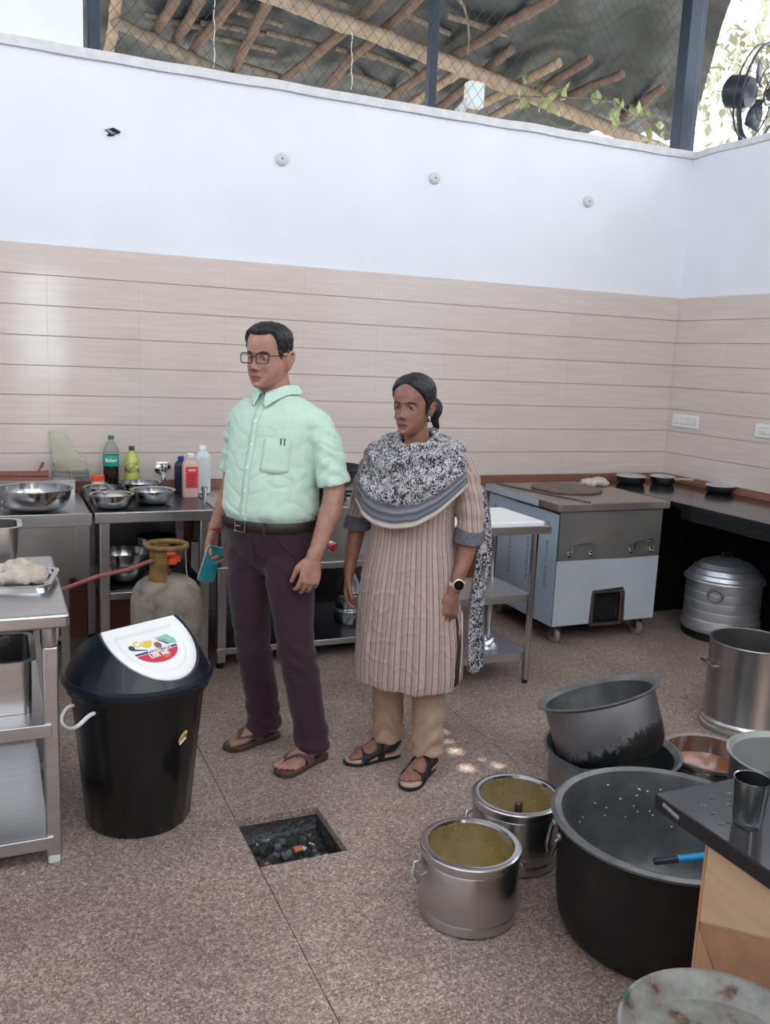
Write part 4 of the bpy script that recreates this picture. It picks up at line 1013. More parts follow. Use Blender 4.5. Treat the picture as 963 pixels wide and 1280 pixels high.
square_bottle((1.06, 4.88, ZW), .085, .07, .265, mat('milky_bottle', (206, 212, 212), .3, 0, .04, 14), 'milky white bottle with a white cap beside the pink cleaner bottle', WHITEP)
one('chrome_lighter', MB().lathe([(0, 0), (.012, 0), (.012, .06), (.016, .065), (.016, .085), (0, .09)], 14, (1.0, 4.55, ZW)), CHROME, 'small chrome shaker in front of the milky white bottle', 'shaker', (1.0, 4.55, ZW))
# ---- back shelf of the range: rack, wooden box, spoon, plastic bag
zs = ZC+.0705
wp = MB(); WOOD = mat('reddish_wood', (146, 92, 78), .6, 0, .2, 10, .1, 60, (1, 8, 8))
t = thing('wooden_crate', 'low reddish wooden crate on the back shelf of the gas range', 'crate', (.10, 4.985, zs))
x0, x1, y0, y1 = -.02, .27, 4.955, 5.025
for z in (.0, .026):
    MB().box(x0, x1, y0, y0+.008, zs+z, zs+z+.016).build('slat', WOOD, t, bevel=.002); MB().box(x0, x1, y1-.008, y1, zs+z, zs+z+.016).build('slat', WOOD, t, bevel=.002)
for x in (x0, (x0+x1)/2+.02, x1-.01): MB().box(x, x+.01, y0+.008, y1-.008, zs, zs+.044).build('end_board', WOOD, t, bevel=.002)
one('wooden_spoon', MB().tube([(.20, 5.0, zs+.014), (.225, 5.01, zs+.05), (.235, 5.01, zs+.068), (.245, 5.01, zs+.088)], [.005, .005, .009, .007], 8, ry=[.005, .005, .005, .004]), WOOD, 'wooden spoon handle sticking up out of the reddish crate', 'spoon', (.20, 5.0, zs+.014))
t = thing('wire_rack', 'folded steel wire rack on the back shelf next to the wooden crate', 'rack', (.38, 4.985, zs))
for z in (.004, .026, .046): MB().tube([(.29, 4.957, zs+z), (.468, 4.957, zs+z), (.468, 5.02, zs+z), (.29, 5.02, zs+z)], .004, 6, closed=True).build('rack_wire', POLISH, t)
for x in (.29, .38, .468):
    for y in (4.957, 5.02): MB().tube([(x, y, zs), (x, y, zs+.048)], .004, 6).build('rack_upright', POLISH, t)
BAG = mat('cloudy_polythene', (214, 210, 194), .25, 0, .12, 12, .6, 40, alpha=.34)
bgm = MB(); rows = []; r3 = np.random.default_rng(4); bx, by = .36, 4.99
for k, (hw, hd, z, dx) in enumerate(((.080, .028, .0, .015), (.088, .030, .02, .015), (.082, .028, .05, .008), (.066, .022, .08, -.004), (.054, .016, .11, -.016), (.046, .010, .15, -.030), (.044, .006, .185, -.040), (.047, .003, .20, -.046))):
    rows.append([(bx+dx+hw*math.cos(a)*(1+.08*math.sin(5*a+k)), by+hd*math.sin(a)*(1+.15*math.sin(4*a+k*2)), zs+.049+z+.006*math.sin(3*a+k)*(k > 5)) for a in [i*2*PI/28 for i in range(28)]])
bgm.loft(rows, cap0=True, cap1=False)
bg_ = one('plastic_bag', bgm, BAG, 'cloudy polythene bag of greenish contents propped against the tiles', 'bag', (bx, by, zs+.049), solid=.001)
MB().sphere((bx+.01, by, zs+.049+.034), (.082, .026, .032), 20, 12).build('bag_contents', mat('greenish_pulse', (146, 140, 96), .9, 0, .3, 90, .3, 200), bg_)

# ---- wok on the long range
t = thing('wok', 'black iron wok with loop handles on the long range', 'wok', (1.70, 4.60, ZC+.0425))
IRON = mat('black_iron', (34, 38, 44), .42, .4, .2, 10, .05, 60)
wr_, wh = .215, .135; pr = [(0, 0), (.05, .002)]+[(.05+(wr_-.05)*math.sin(a)**.9, wh*(1-math.cos(a))) for a in [PI/2*i/8 for i in range(1, 9)]]
pr = [(0, 0), (.06, .004), (.11, .03), (.155, .066), (.19, .102), (wr_, wh)]
MB().lathe(pr+[(wr_+.004, wh+.003)]+[(max(0, r_-.004), z+.004) for r_, z in reversed(pr)], 44, (1.70, 4.60, ZC+.0425)).build('pan', IRON, t)
for a_ in (math.radians(-10), math.radians(170)):
    c = Vector((1.70+wr_*math.cos(a_), 4.60+wr_*math.sin(a_), ZC+.0425+wh)); tb_ = Vector((-math.sin(a_), math.cos(a_), 0)); nb = Vector((math.cos(a_), math.sin(a_), 0))
    MB().tube([c+tb_*.04-Vector((0, 0, .02)), c+tb_*.042+nb*.012+Vector((0, 0, .02)), c+nb*.02+Vector((0, 0, .045)), c-tb_*.042+nb*.012+Vector((0, 0, .02)), c-tb_*.04-Vector((0, 0, .02))], .006, 8).build('loop_handle', IRON, t)
MB().lathe([(.0, .030), (.115, .032)], 32, (1.70, 4.60, ZC+.062)).build('contents', CREAM, t)
t = thing('burner_grate', 'black cast-iron burner grate under the wok', 'burner grate', (1.70, 4.60, ZC+.0265))
for a_ in [k*PI/3 for k in range(6)]:
    MB().obox((1.70+.10*math.cos(a_), 4.60+.10*math.sin(a_), ZC+.0345), (.12, .016, .015), Matrix.Rotation(a_, 3, 'Z')).build('grate_bar', IRON, t, bevel=.003)
# ---- under the long range: stacked tins under a cone strainer
uc = P(430, 786, .107); uc = (1.86, 4.62, .1065)
t = thing('steel_tin', 'low round steel tin at the bottom of the stack under the long range', 'tin', uc, group='steel tins under the long range')
MB().lathe([(0, 0), (.085, 0), (.088, .004), (.088, .085), (.085, .09), (0, .092)], 36, uc).build('tin_body', POLISH, t); MB().lathe([(.0885, .06), (.091, .063), (.091, .075), (.0885, .078)], 36, uc).build('lid_band', POLISH, t)
u2 = (uc[0], uc[1], uc[2]+.0925)
t = thing('steel_tin', 'round steel tin stacked between the low tin and the cone strainer', 'tin', u2, group='steel tins under the long range')
MB().lathe([(0, 0), (.08, 0), (.082, .004), (.085, .075), (.082, .08), (0, .081)], 36, u2).build('tin_body', POLISH, t); MB().lathe([(.085, .05), (.089, .053), (.089, .066), (.085, .069)], 36, u2).build('lid_band', POLISH, t)
u3 = (uc[0], uc[1], u2[2]+.0815)
one('cone_strainer', MB().lathe([(0, 0), (.078, 0), (.080, .006), (.012, .155), (0, .16)], 32, u3), POLISH, 'upturned steel cone strainer topping the stack under the long range', 'strainer', u3)
u4 = (2.06, 4.62, .1065)
one('wire_basket', MB().lathe(shell([(0, 0), (.08, 0), (.095, .02), (.10, .15), (.104, .152)]), 32, u4), STEELD, 'dark steel pail on the low shelf of the long range', 'pail', u4)
# ---- pans on the stone counter
def small_pan(c, R, H, label, handle=None, lid=True, group=None):
    t = thing('saucepan', label, 'pan', c, group=group)
    pr = [(0, 0), (R*.78, 0), (R*.92, .012), (R, H), (R+.006, H+.003)]
    MB().lathe(pr+[(R-.002, H+.001), (R*.9, .014), (0, .006)], 36, c).build('pan_body', STEELD, t)
    if lid:
        MB().lathe([(R+.004, H+.0035), (R-.004, H+.010), (R*.6, H+.016), (R*.2, H+.019), (0, H+.019)], 36, c).build('lid', mat('bright_lid', (206, 208, 208), .22, .7), t)
    if handle is not None:
        d = Vector((math.cos(handle), math.sin(handle), 0)); c_ = Vector(c)+Vector((0, 0, H-.008))
        MB().tube([c_+d*(R-.002), c_+d*(R+.04)+Vector((0, 0, .008)), c_+d*(R+.13)+Vector((0, 0, .012))], [.006, .008, .011], 8).build('handle', mat('tan_handle', (178, 158, 140), .6), t)
    return t
pc = P(908, 617, .833)
small_pan((pc.x-.02, pc.y+.04, .8325), .092, .045, 'lidded dark pan on the stone counter below the socket plate', None, True)
small_pan((4.02, 4.89, .8325), .10, .05, 'lidded dark pan in the room corner beside the crumpled cloth', None, True)
small_pan((4.245, 4.83, .8325), .085, .052, 'bright steel pan with a tan handle in the room corner', math.radians(-62), True)
# ---- steamer pot under the counter
ALUB = mat('bright_aluminium', (206, 210, 216), .38, .8, .12, 9, .04, 80, rvar=.1)
sp = (4.13, 4.06, 0); t = thing('steamer_pot', 'tall ringed aluminium steamer with a domed stepped lid under the stone counter', 'steamer', sp)
R_ = .225
MB().lathe([(0, 0), (R_*.96, 0), (R_*1.0, .01), (R_*1.0, .05)], 48, sp).build('sooty_base', mat('soot', (22, 22, 24), .6, .3, .3, 20), t)
pr = [(R_*1.0, .05), (R_*1.05, .07), (R_*1.03, .12), (R_*.99, .128)]
for k in range(4): z = .13+.058*k; pr += [(R_*.99, z), (R_*1.0, z+.004), (R_*1.0, z+.05), (R_*.985, z+.054)]
MB().lathe(pr, 48, sp).build('pot_body', ALUB, t, smooth=30)
MB().lathe([(R_*1.06, .355), (R_*1.07, .362), (R_*1.06, .372), (R_*1.0, .378), (R_*.96, .40), (R_*.90, .405), (R_*.84, .432), (R_*.76, .437), (R_*.66, .462), (R_*.55, .467), (R_*.4, .484), (R_*.2, .492), (0, .494)], 48, sp).build('lid', ALUB, t, smooth=30)
kn = MB().tube([(sp[0]-.04, sp[1], .49), (sp[0]-.035, sp[1], .52), (sp[0]+.035, sp[1], .52), (sp[0]+.04, sp[1], .49)], .010, 8).build('lid_handle', BLK, t)
for a_ in (math.radians(215), math.radians(35)):
    d = Vector((math.cos(a_), math.sin(a_), 0)); c = Vector(sp)+d*(R_*1.04)+Vector((0, 0, .30)); tb_ = Vector((-math.sin(a_), math.cos(a_), 0))
    MB().tube([c+tb_*(.042*math.cos(q))+Vector((0, 0, .036*math.sin(q)))+d*.012 for q in [i*2*PI/20 for i in range(20)]], .009, 8, closed=True).build('ring_handle', ALU, t)
# ---- tall steel drum
dc = (3.165, 2.90, 0); R_ = .185; H = .415; t = thing('steel_drum', 'tall plain steel drum with a banded foot beyond the heap of pots', 'drum', dc)
MB().lathe([(0, .0), (R_+.01, 0), (R_+.013, .006), (R_+.013, .024), (R_+.005, .03), (R_+.010, .036), (R_+.010, .046), (R_+.003, .054), (R_, .06), (R_, H-.006), (R_+.005, H), (R_+.004, H+.003), (R_-.004, H+.001), (R_-.004, .05), (0, .045)], 56, dc).build('drum_body', STEELD if False else STEEL, t, smooth=30)
for a_ in (math.radians(-15), math.radians(165)):
    d = Vector((math.cos(a_), math.sin(a_), 0)); tb_ = Vector((-math.sin(a_), math.cos(a_), 0)); c = Vector(dc)+d*R_+Vector((0, 0, H*.75))
    MB().tube([c+tb_*.05, c+tb_*.05+d*.03, c-tb_*.05+d*.03, c-tb_*.05], .006, 8).build('side_handle', POLISH, t)
# ---- big sooty cauldron
SOOT = bpy.data.materials.new('sooty_aluminium'); SOOT.use_nodes = True; N, L, b = nodes_of(SOOT)
tc = N.new('ShaderNodeTexCoord'); n1 = N.new('ShaderNodeTexNoise'); n1.inputs['Scale'].default_value = 14; n1.inputs['Detail'].default_value = 6; L(tc.outputs['Object'], n1.inputs[0])
r = N.new('ShaderNodeValToRGB'); r.color_ramp.elements[0].position = .35; r.color_ramp.elements[1].position = .8; r.color_ramp.elements[0].color = (*lin((13, 13, 14)), 1); r.color_ramp.elements[1].color = (*lin((40, 36, 34)), 1)
L(n1.outputs[0], r.inputs[0]); L(r.outputs[0], b.inputs['Base Color']); b.inputs['Roughness'].default_value = .55; b.inputs['Metallic'].default_value = .2
kc = (1.745, 1.83, 0); R_ = .305; H = .345; t = thing('cauldron', 'huge soot-black aluminium cauldron with a pale rim, handle of a tool inside', 'cauldron', kc)
MB().lathe([(0, 0), (.235, 0), (.272, .012), (.288, .045), (.296, .10), (R_-.003, .22), (R_, H-.03), (R_+.003, H-.012)], 64, kc).build('sooty_shell', SOOT, t)
MB().lathe([(R_+.003, H-.012), (R_+.022, H-.004), (R_+.024, H+.004), (R_+.012, H+.010), (R_-.006, H+.004), (R_-.010, H-.02), (R_-.012, .22), (.285, .10), (.272, .05), (.25, .018), (0, .012)], 64, kc).build('pale_rim_and_liner', ALUW, t)
for a_ in (math.radians(155), math.radians(-25)):
    d = Vector((math.cos(a_), math.sin(a_), 0)); tb_ = Vector((-math.sin(a_), math.cos(a_), 0)); c = Vector(kc)+d*(R_-.002)+Vector((0, 0, H-.06))
    hd = MB().tube([c+tb_*.04+Vector((0, 0, .015)), c+tb_*.045+d*.016, c+tb_*.03+d*.028-Vector((0, 0, .05)), c+d*.03-Vector((0, 0, .062)), c-tb_*.03+d*.028-Vector((0, 0, .05)), c-tb_*.045+d*.016, c-tb_*.04+Vector((0, 0, .015))], .0075, 8).build('side_handle', STEELD, t)
    for s_ in (-1, 1): MB().sphere(c+tb_*.04*s_+d*.006+Vector((0, 0, .012)), .012, 12, 8).build('rivet', ALU, hd)
WAT = mat('cloudy_wash_water', (128, 130, 128), .08, 0, .12, 12, spec=.6)
MB().lathe([(.0, .036), (.262, .037)], 48, kc).build('wash_water', WAT, t)
for k in range(22):
    a_, rr2, z = rng.random()*1.9+.4, R_-.0135, .12+.2*rng.random()
    p = Vector((kc[0]+rr2*math.cos(a_), kc[1]+rr2*math.sin(a_), z))
    MB().sphere(p, (.0045, .0045, .003), 6, 4).build('droplet', POLISH, t)
# tool handle leaning in the cauldron
a, b_ = P(820, 1077, .12), P(905, 1088, .12)
a = P(818, 1077, .115); b_ = a+Vector((.17, -.055, .018))
t = thing('scrubber_handle', 'black and blue handled scrubber lying in the cauldron', 'scrubber', a)
dv = (b_-a).normalized()
MB().tube([a, a+dv*.004, a+dv*.075], [.009, .0115, .0115], 14).build('black_grip', BLK, t); MB().tube([a+dv*.075, a+dv*.12, a+dv*.2], [.0117, .0117, .0117], 14).build('blue_grip', mat('sky_blue_plastic', (40, 150, 205), .35), t)
MB().tube([a+dv*.2, a+dv*.23-Vector((0, 0, .004)), a+dv*.25-Vector((0, 0, .006))], [.01, .03, .03], 12, ry=[.008, .012, .012]).build('scrubber_head', BLK, t)
# ---- two insulated hot pots
OILY = mat('oil_stained_liner', (176, 158, 108), .28, .7, .3, 12, .05, 50, col2=(206, 194, 160), rvar=.1)
def hotpot(c, R, H, label):
    t = thing('insulated_pot', label, 'pot', c, group='insulated steel serving pots on the floor')
    MB().lathe([(0, 0), (R*.90, 0), (R*.965, .006), (R*.97, .03), (R*.955, .036), (R*.965, .042), (R*.965, H-.035), (R*.95, H-.031), (R*.985, H-.026), (R*1.0, H-.012), (R*1.0, H-.003), (R*.985, H)], 56, c).build('outer_wall', STEEL, t, smooth=30)
    MB().lathe([(R*.985, H), (R*.93, H+.003), (R*.85, H+.001), (R*.83, H-.006)], 56, c).build('rim_band', POLISH, t)
    MB().lathe([(R*.83, H-.006), (R*.825, .08), (R*.80, .045), (R*.7, .03), (0, .026)], 56, c).build('inner_liner', OILY, t)
    for a_ in (math.radians(172), math.radians(-8)):
        d = Vector((math.cos(a_), math.sin(a_), 0)); tb_ = Vector((-math.sin(a_), math.cos(a_), 0)); p = Vector(c)+d*R*.96+Vector((0, 0, H*.68))
        MB().tube([p+tb_*.032+Vector((0, 0, .012)), p+tb_*.034+d*.016+Vector((0, 0, .006)), p+tb_*.022+d*.024-Vector((0, 0, .026)), p-tb_*.022+d*.024-Vector((0, 0, .026)), p-tb_*.034+d*.016+Vector((0, 0, .006)), p-tb_*.032+Vector((0, 0, .012))], .005, 8).build('side_handle', POLISH, t)
    return t
hotpot((1.262, 2.10, 0), .151, .218, 'insulated steel serving pot with an empty oil-stained liner, no ladle in it')
h2c = (1.556, 2.315, 0)
hotpot(h2c, .150, .218, 'insulated steel serving pot with a ladle knob standing in it')
one('ladle', MB().lathe([(0, 0), (.03, .0), (.034, .012), (.012, .02), (.007, .03), (.007, .135), (.013, .138), (.014, .165), (.009, .172), (0, .173)], 16, (h2c[0]-.005, h2c[1]-.02, .028)), mat('brown_steel', (96, 78, 66), .35, .7, .2, 20), 'short dark-knobbed ladle standing inside the insulated pot', 'ladle', (h2c[0]-.005, h2c[1]-.02, .028))
# ---- pot with a tilted pot resting in it
lc = (2.12, 2.545, 0)
SOOTW = bpy.data.materials.new('soot_streaked_aluminium'); SOOTW.use_nodes = True; N, L, b = nodes_of(SOOTW)
tc = N.new('ShaderNodeTexCoord'); sx = N.new('ShaderNodeSeparateXYZ'); L(tc.outputs['Object'], sx.inputs[0])
mp = N.new('ShaderNodeMapping'); mp.inputs['Scale'].default_value = (1, 1, .7); L(tc.outputs['Object'], mp.inputs[0])
n1 = N.new('ShaderNodeTexNoise'); n1.inputs['Scale'].default_value = 34; n1.inputs['Detail'].default_value = 7; n1.inputs['Roughness'].default_value = .72; L(mp.outputs[0], n1.inputs[0])
m1 = N.new('ShaderNodeMath'); m1.operation = 'MULTIPLY_ADD'; m1.inputs[1].default_value = .15; m1.inputs[2].default_value = -.07; L(n1.outputs[0], m1.inputs[0])
m2 = N.new('ShaderNodeMath'); m2.operation = 'MULTIPLY_ADD'; m2.inputs[1].default_value = .24; L(sx.outputs['X'], m2.inputs[0]); L(m1.outputs[0], m2.inputs[2])
m3 = N.new('ShaderNodeMath'); m3.operation = 'SUBTRACT'; L(sx.outputs['Z'], m3.inputs[0]); L(m2.outputs[0], m3.inputs[1])
mr = N.new('ShaderNodeMapRange'); mr.interpolation_type = 'SMOOTHSTEP'; mr.inputs[1].default_value = .055; mr.inputs[2].default_value = .095; L(m3.outputs[0], mr.inputs[0])
mc = N.new('ShaderNodeMix'); mc.data_type = 'RGBA'; L(mr.outputs[0], mc.inputs[0]); mc.inputs[6].default_value = (*lin((16, 16, 17)), 1); mc.inputs[7].default_value = (*lin((150, 150, 152)), 1)
L(mc.outputs[2], b.inputs['Base Color']); L(mr.outputs[0], b.inputs['Metallic']); b.inputs['Roughness'].default_value = .46
def degchi(name, c, R, H, label, m_out, m_in, parent_rot=None, sootline=None, flange=.03, cat='pot', thick=.005):
    t = thing(name, label, cat, c, rot=parent_rot); ORG[t.name] = None
    out = [(0, 0), (R*.80, 0), (R*.92, .012), (R*.975, .04), (R*.99, .075)]
    up = [(R*.99, .075), (R, H-.03), (R*.99, H-.014)]
    MB().lathe(out+up[1:], 56).build('pot_wall', SOOTW if sootline else m_out, t, local=True)
    MB().lathe([(R*.99, H-.014), (R+flange*.6, H-.004), (R+flange, H), (R+flange, H+.004), (R+flange*.5, H+.004), (R*.97, H-.012), (R-thick, H-.04), (R*.985-thick, .08), (R*.92, .03), (R*.8, thick), (0, thick)], 56).build('rim_and_inside', m_in, t, local=True)
    return t
sa_ = 0.
DARKIN = mat('oily_dark_aluminium', (70, 72, 76), .28, .8, .3, 10, rvar=.1)
degchi('round_pot', lc, .235, .195, 'low wide pot with another pot tilted inside it', ALU, ALUW, flange=.022)
vv = Vector((.63, .777, 0)); rv = Vector((.777, -.63, 0)); nrm = (rv*-.315+vv*.10+Vector((0, 0, .945))).normalized()
rc = Vector((2.07, 2.595, .405)); H_ = .235
X_ = (rv-nrm*rv.dot(nrm)).normalized(); Y_ = nrm.cross(X_); M3 = Matrix((X_, Y_, nrm)).transposed()
sa_ = -.5
degchi('tilted_pot', rc-nrm*H_, .208, H_, 'soot-bottomed aluminium pot lying tilted in the low wide pot', ALU, ALUW, parent_rot=M3.to_euler(), sootline=.105, flange=.026)
# ---- curry pot, grey pot
bc_ = (2.56, 2.50, 0); R_ = .165; t = thing('curry_pot', 'steel pot of orange-brown gravy between the tilted pot and the grey pot', 'pot', bc_)
MB().lathe([(0, 0), (R_*.9, 0), (R_, .02), (R_, .10), (R_+.006, .105), (R_+.006, .112), (R_, .115), (R_+.004, .13), (R_+.016, .133), (R_+.017, .137), (R_-.004, .134), (R_-.006, .05), (R_-.02, .012), (0, .01)], 48, bc_).build('pot_wall', POLISH, t, smooth=30)
MB().lathe([(0, .062), (R_*.5, .063), (R_-.007, .066)], 40, bc_).build('gravy', mat('orange_gravy', (146, 84, 40), .18, 0, .35, 9, .05, 40, coat=.4), t)
gpc = (2.47, 2.035, 0)
degchi('grey_pot', gpc, .20, .335, 'tall dull grey aluminium pot beside the black stone-topped table', ALU, mat('chalky_aluminium', (170, 172, 170), .6, .5, .1, 10), flange=.014)
# ---- stone-topped table in the corner of the frame
gz = .75; gx, gy = 1.243, 1.345
t = thing('stone_topped_table', 'table with a black granite top and patterned plywood side', 'table', (1.8, .8, 0))
gt = MB(); gt.box(gx, 2.35, .1, gy, gz-.034, gz); gt.build('granite_top', GRANITE, t, bevel=.003)
CH = mat('granite_chip', (120, 122, 126), .7, 0, .3, 60)
MB().prism([(gx-.0008, gz-.018), (gx-.0008, gz-.012)], 0, 0) if False else None
MB().obox((gx+.004, gy-.05, gz-.015), (.012, .05, .010), Matrix.Rotation(.15, 3, 'X')).build('chipped_edge', CH, t, bevel=.003)
px0, py1 = gx+.035, gy-.118
PLY = [mat('pale_plywood', (200, 166, 134), .5, 0, .10, 5, .05, 40, (1, 1, 9)), mat('tan_plywood', (182, 138, 104), .5, 0, .12, 5, .05, 40, (1, 9, 1)), mat('brown_plywood', (168, 124, 94), .5, 0, .12, 6, .05, 40, (1, 4, 4))]
MB().box(px0+.004, 2.3, .14, py1-.004, 0, gz-.034).build('carcass', PLY[0], t, smooth=0)
TS2 = Matrix.Translation((px0+.004, 0, 0)) @ Matrix(((0, 0, -1, 0), (1, 0, 0, 0), (0, 1, 0, 0), (0, 0, 0, 1)))
zt_ = gz-.036
def face(poly, mi): MB().prism(poly, .0005, .004, T=TS2).build('veneer_panel', PLY[mi], t, smooth=0)
yA = py1; z_m = .36
face([(yA-.004, zt_), (yA-.004, .528), (yA-.42, zt_-.004), (yA-.42, zt_)], 0)
face([(yA-.006, .522), (yA-.41, .012), (yA-.75, .012), (yA-.75, zt_-.002), (yA-.428, zt_-.006)], 2)
face([(yA-.004, .514), (yA-.004, .006), (yA-.405, .006)], 1)
face([(yA-.755, .006), (yA-1.05, .006), (yA-1.05, zt_), (yA-.755, zt_)], 0)
MB().box(px0-.002, px0+.004, py1-.006, py1, 0, zt_).build('edge_strip', PLY[1], t)
tp_ = P(936, 1036, gz); tcn = (tp_.x+.012, tp_.y+.015, gz+.0005); R_ = .031
t = thing('steel_tumbler', 'plain steel tumbler standing on the black granite table top', 'tumbler', tcn)
MB().lathe([(0, 0), (R_*.86, 0), (R_*.9, .003), (R_*.9, .012), (R_*.93, .016), (R_*1.08, .092), (R_*1.12, .094), (R_*1.12, .096), (R_*1.05, .095), (R_*.9, .008), (0, .006)], 40, tcn).build('tumbler_wall', POLISH, t, smooth=30)
for k in range(18):
    p = Vector((gx+.03+.16*rng.random(), gy-.04-.25*rng.random(), gz))
    MB().sphere(p+Vector((0, 0, .0006)), (.004+.005*rng.random(), .003+.004*rng.random(), .001), 8, 4).build('water_drop', GLASS, bpy.data.objects['stone_topped_table'])
# ---- stained drum at the bottom edge
dcn = (1.045, .915, 0); R_ = .172; H = .57
t = thing('stained_drum', 'round paint-stained metal drum in front of the plywood table side', 'drum', dcn)
DRM = bpy.data.materials.new('paint_stained_metal'); DRM.use_nodes = True; N, L, b = nodes_of(DRM)
tc = N.new('ShaderNodeTexCoord'); n1 = N.new('ShaderNodeTexNoise'); n1.inputs['Scale'].default_value = 16; n1.inputs['Detail'].default_value = 6; n1.inputs['Roughness'].default_value = .6; L(tc.outputs['Object'], n1.inputs[0])
r = N.new('ShaderNodeValToRGB'); e = r.color_ramp.elements; e[0].position = .36; e[0].color = (*lin((70, 50, 44)), 1); e[1].position = .47; e[1].color = (*lin((122, 122, 118)), 1); a = e.new(.41); a.color = (*lin((110, 92, 84)), 1); a = e.new(.7); a.color = (*lin((146, 146, 140)), 1)
n2 = N.new('ShaderNodeTexNoise'); n2.inputs['Scale'].default_value = 7; n2.inputs['Detail'].default_value = 4; L(tc.outputs['Object'], n2.inputs[0])
r2_ = N.new('ShaderNodeValToRGB'); r2_.color_ramp.elements[0].position = .62; r2_.color_ramp.elements[1].position = .66; r2_.color_ramp.elements[0].color = (0, 0, 0, 1); r2_.color_ramp.elements[1].color = (1, 1, 1, 1); L(n2.outputs[0], r2_.inputs[0])
mx = N.new('ShaderNodeMix'); mx.data_type = 'RGBA'; L(r2_.outputs[0], mx.inputs[0]); L(n1.outputs[0], r.inputs[0]); L(r.outputs[0], mx.inputs[6]); mx.inputs[7].default_value = (*lin((44, 84, 66)), 1)
L(mx.outputs[2], b.inputs['Base Color']); b.inputs['Roughness'].default_value = .55; b.inputs['Metallic'].default_value = .2
MB().lathe([(0, 0), (R_*.93, 0), (R_*.95, .02), (R_*.95, .26), (R_*.97, .27), (R_*.97, .29), (R_*.95, .30), (R_*.96, H-.03), (R_, H-.016), (R_, H-.002), (R_*.985, H+.003), (R_*.95, H+.003), (R_*.93, H-.004), (R_*.86, H-.016), (R_*.82, H-.03), (R_*.80, H-.034), (0, H-.036)], 64, dcn).build('drum_shell', DRM, t, smooth=35)
MB().tube([(dcn[0]-.11, dcn[1]+.045, H-.028), (dcn[0]-.06, dcn[1]+.055, H-.026), (dcn[0]-.01, dcn[1]+.075, H-.026)], .006, 8, ry=.004).build('green_paint_streak', mat('green_paint', (34, 86, 66), .5), t)
# ================================================================== people
from mathutils.bvhtree import BVHTree
def crom(pts, k=5):
    """Catmull-Rom through rows of numbers"""
    a = np.array(pts, float); n = len(a); o = []
    for i in range(n-1):
        p0, p1, p2, p3 = a[max(i-1, 0)], a[i], a[i+1], a[min(i+2, n-1)]
        for j in range(k):
            t = j/k; o.append(.5*((2*p1)+(-p0+p2)*t+(2*p0-5*p1+4*p2-p3)*t*t+(-p0+3*p1-3*p2+p3)*t**3))
    o.append(a[-1]); return np.array(o)
def limb(mb, rows, n=18, k=5, upv=(0, -1, 0), cap=(True, True)):
    """rows: (x, y, z, r[, r2]) - tapering closed limb with rounded ends; r along upv, r2 across"""
    rows = [tuple(r)+((r[3],) if len(r) == 4 else ()) for r in rows]
    a = crom(rows, k); P3 = [Vector(q[:3]) for q in a]; R1 = [max(.002, q[3]) for q in a]; R2 = [max(.002, q[4]) for q in a]
    def ends(p, d, r1, r2, rev):
        o = [(p+d*(min(r1, r2)*math.sin(t)), r1*math.cos(t), r2*math.cos(t)) for t in (.45, .9, 1.3, 1.5)]
        return list(reversed(o)) if rev else o
    pts, r1s, r2s = list(P3), list(R1), list(R2)
    if cap[0]:
        e_ = ends(P3[0], (P3[0]-P3[1]).normalized(), R1[0], R2[0], True); pts = [q[0] for q in e_]+pts; r1s = [q[1] for q in e_]+r1s; r2s = [q[2] for q in e_]+r2s
    if cap[1]:
        e_ = ends(P3[-1], (P3[-1]-P3[-2]).normalized(), R1[-1], R2[-1], False); pts += [q[0] for q in e_]; r1s += [q[1] for q in e_]; r2s += [q[2] for q in e_]
    mb.tube(pts, r1s, n, ry=r2s, upv=upv)
    return mb
def torso(mb, rows, n=48, p=2.3, k=5):
    """rows: (z, half width, front depth, back depth, x shift, y shift)"""
    rows = [tuple(r)+(0,)*(6-len(r)) for r in rows]; a = crom(rows, k); rings = []
    for z, rx, yf, yb, sx, sy in a:
        rg = []
        for i in range(n):
            t = 2*PI*i/n; c_, s_ = math.cos(t), math.sin(t)
            x = rx*math.copysign(abs(c_)**(2/p), c_); d = abs(yb) if s_ > 0 else abs(yf)
            rg.append((x+sx, d*math.copysign(abs(s_)**(2/p), s_)+sy, z))
        rings.append(rg)
    mb.loft(rings); return mb
def fuse(mb, vox, it=6, fac=.5):
    me = bpy.data.meshes.new('tmp'); me.from_pydata(mb.v, [], mb.f); me.update()
    o = bpy.data.objects.new('tmp', me); C.objects.link(o)
    r = o.modifiers.new('r', 'REMESH'); r.mode = 'VOXEL'; r.voxel_size = vox; r.adaptivity = 0
    s_ = o.modifiers.new('s', 'SMOOTH'); s_.iterations = it; s_.factor = fac
    dg = bpy.context.evaluated_depsgraph_get(); me2 = bpy.data.meshes.new_from_object(o.evaluated_get(dg))
    bpy.data.objects.remove(o); bpy.data.meshes.remove(me)
    return me2
def arrs(me):
    n = len(me.vertices); co = np.empty(n*3, 'f4'); no = np.empty(n*3, 'f4'); me.vertices.foreach_get('co', co); me.vertices.foreach_get('normal', no)
    return co.reshape(-1, 3).astype(float), no.reshape(-1, 3).astype(float)
def setco(me, co): me.vertices.foreach_set('co', co.astype('f4').ravel()); me.update()
def mobj(name, me, m, parent=None, loc=(0, 0, 0), rotz=0):
    me.materials.clear(); me.materials.append(m); me.polygons.foreach_set('use_smooth', [True]*len(me.polygons)); me.name = name
    o = bpy.data.objects.new(name, me); C.objects.link(o); o.parent = parent; o.location = loc; o.rotation_euler = (0, 0, rotz); ORG[o.name] = None
    return o
def bvh(me):
    co, _ = arrs(me); return BVHTree.FromPolygons([tuple(c) for c in co], [tuple(p.vertices) for p in me.polygons])
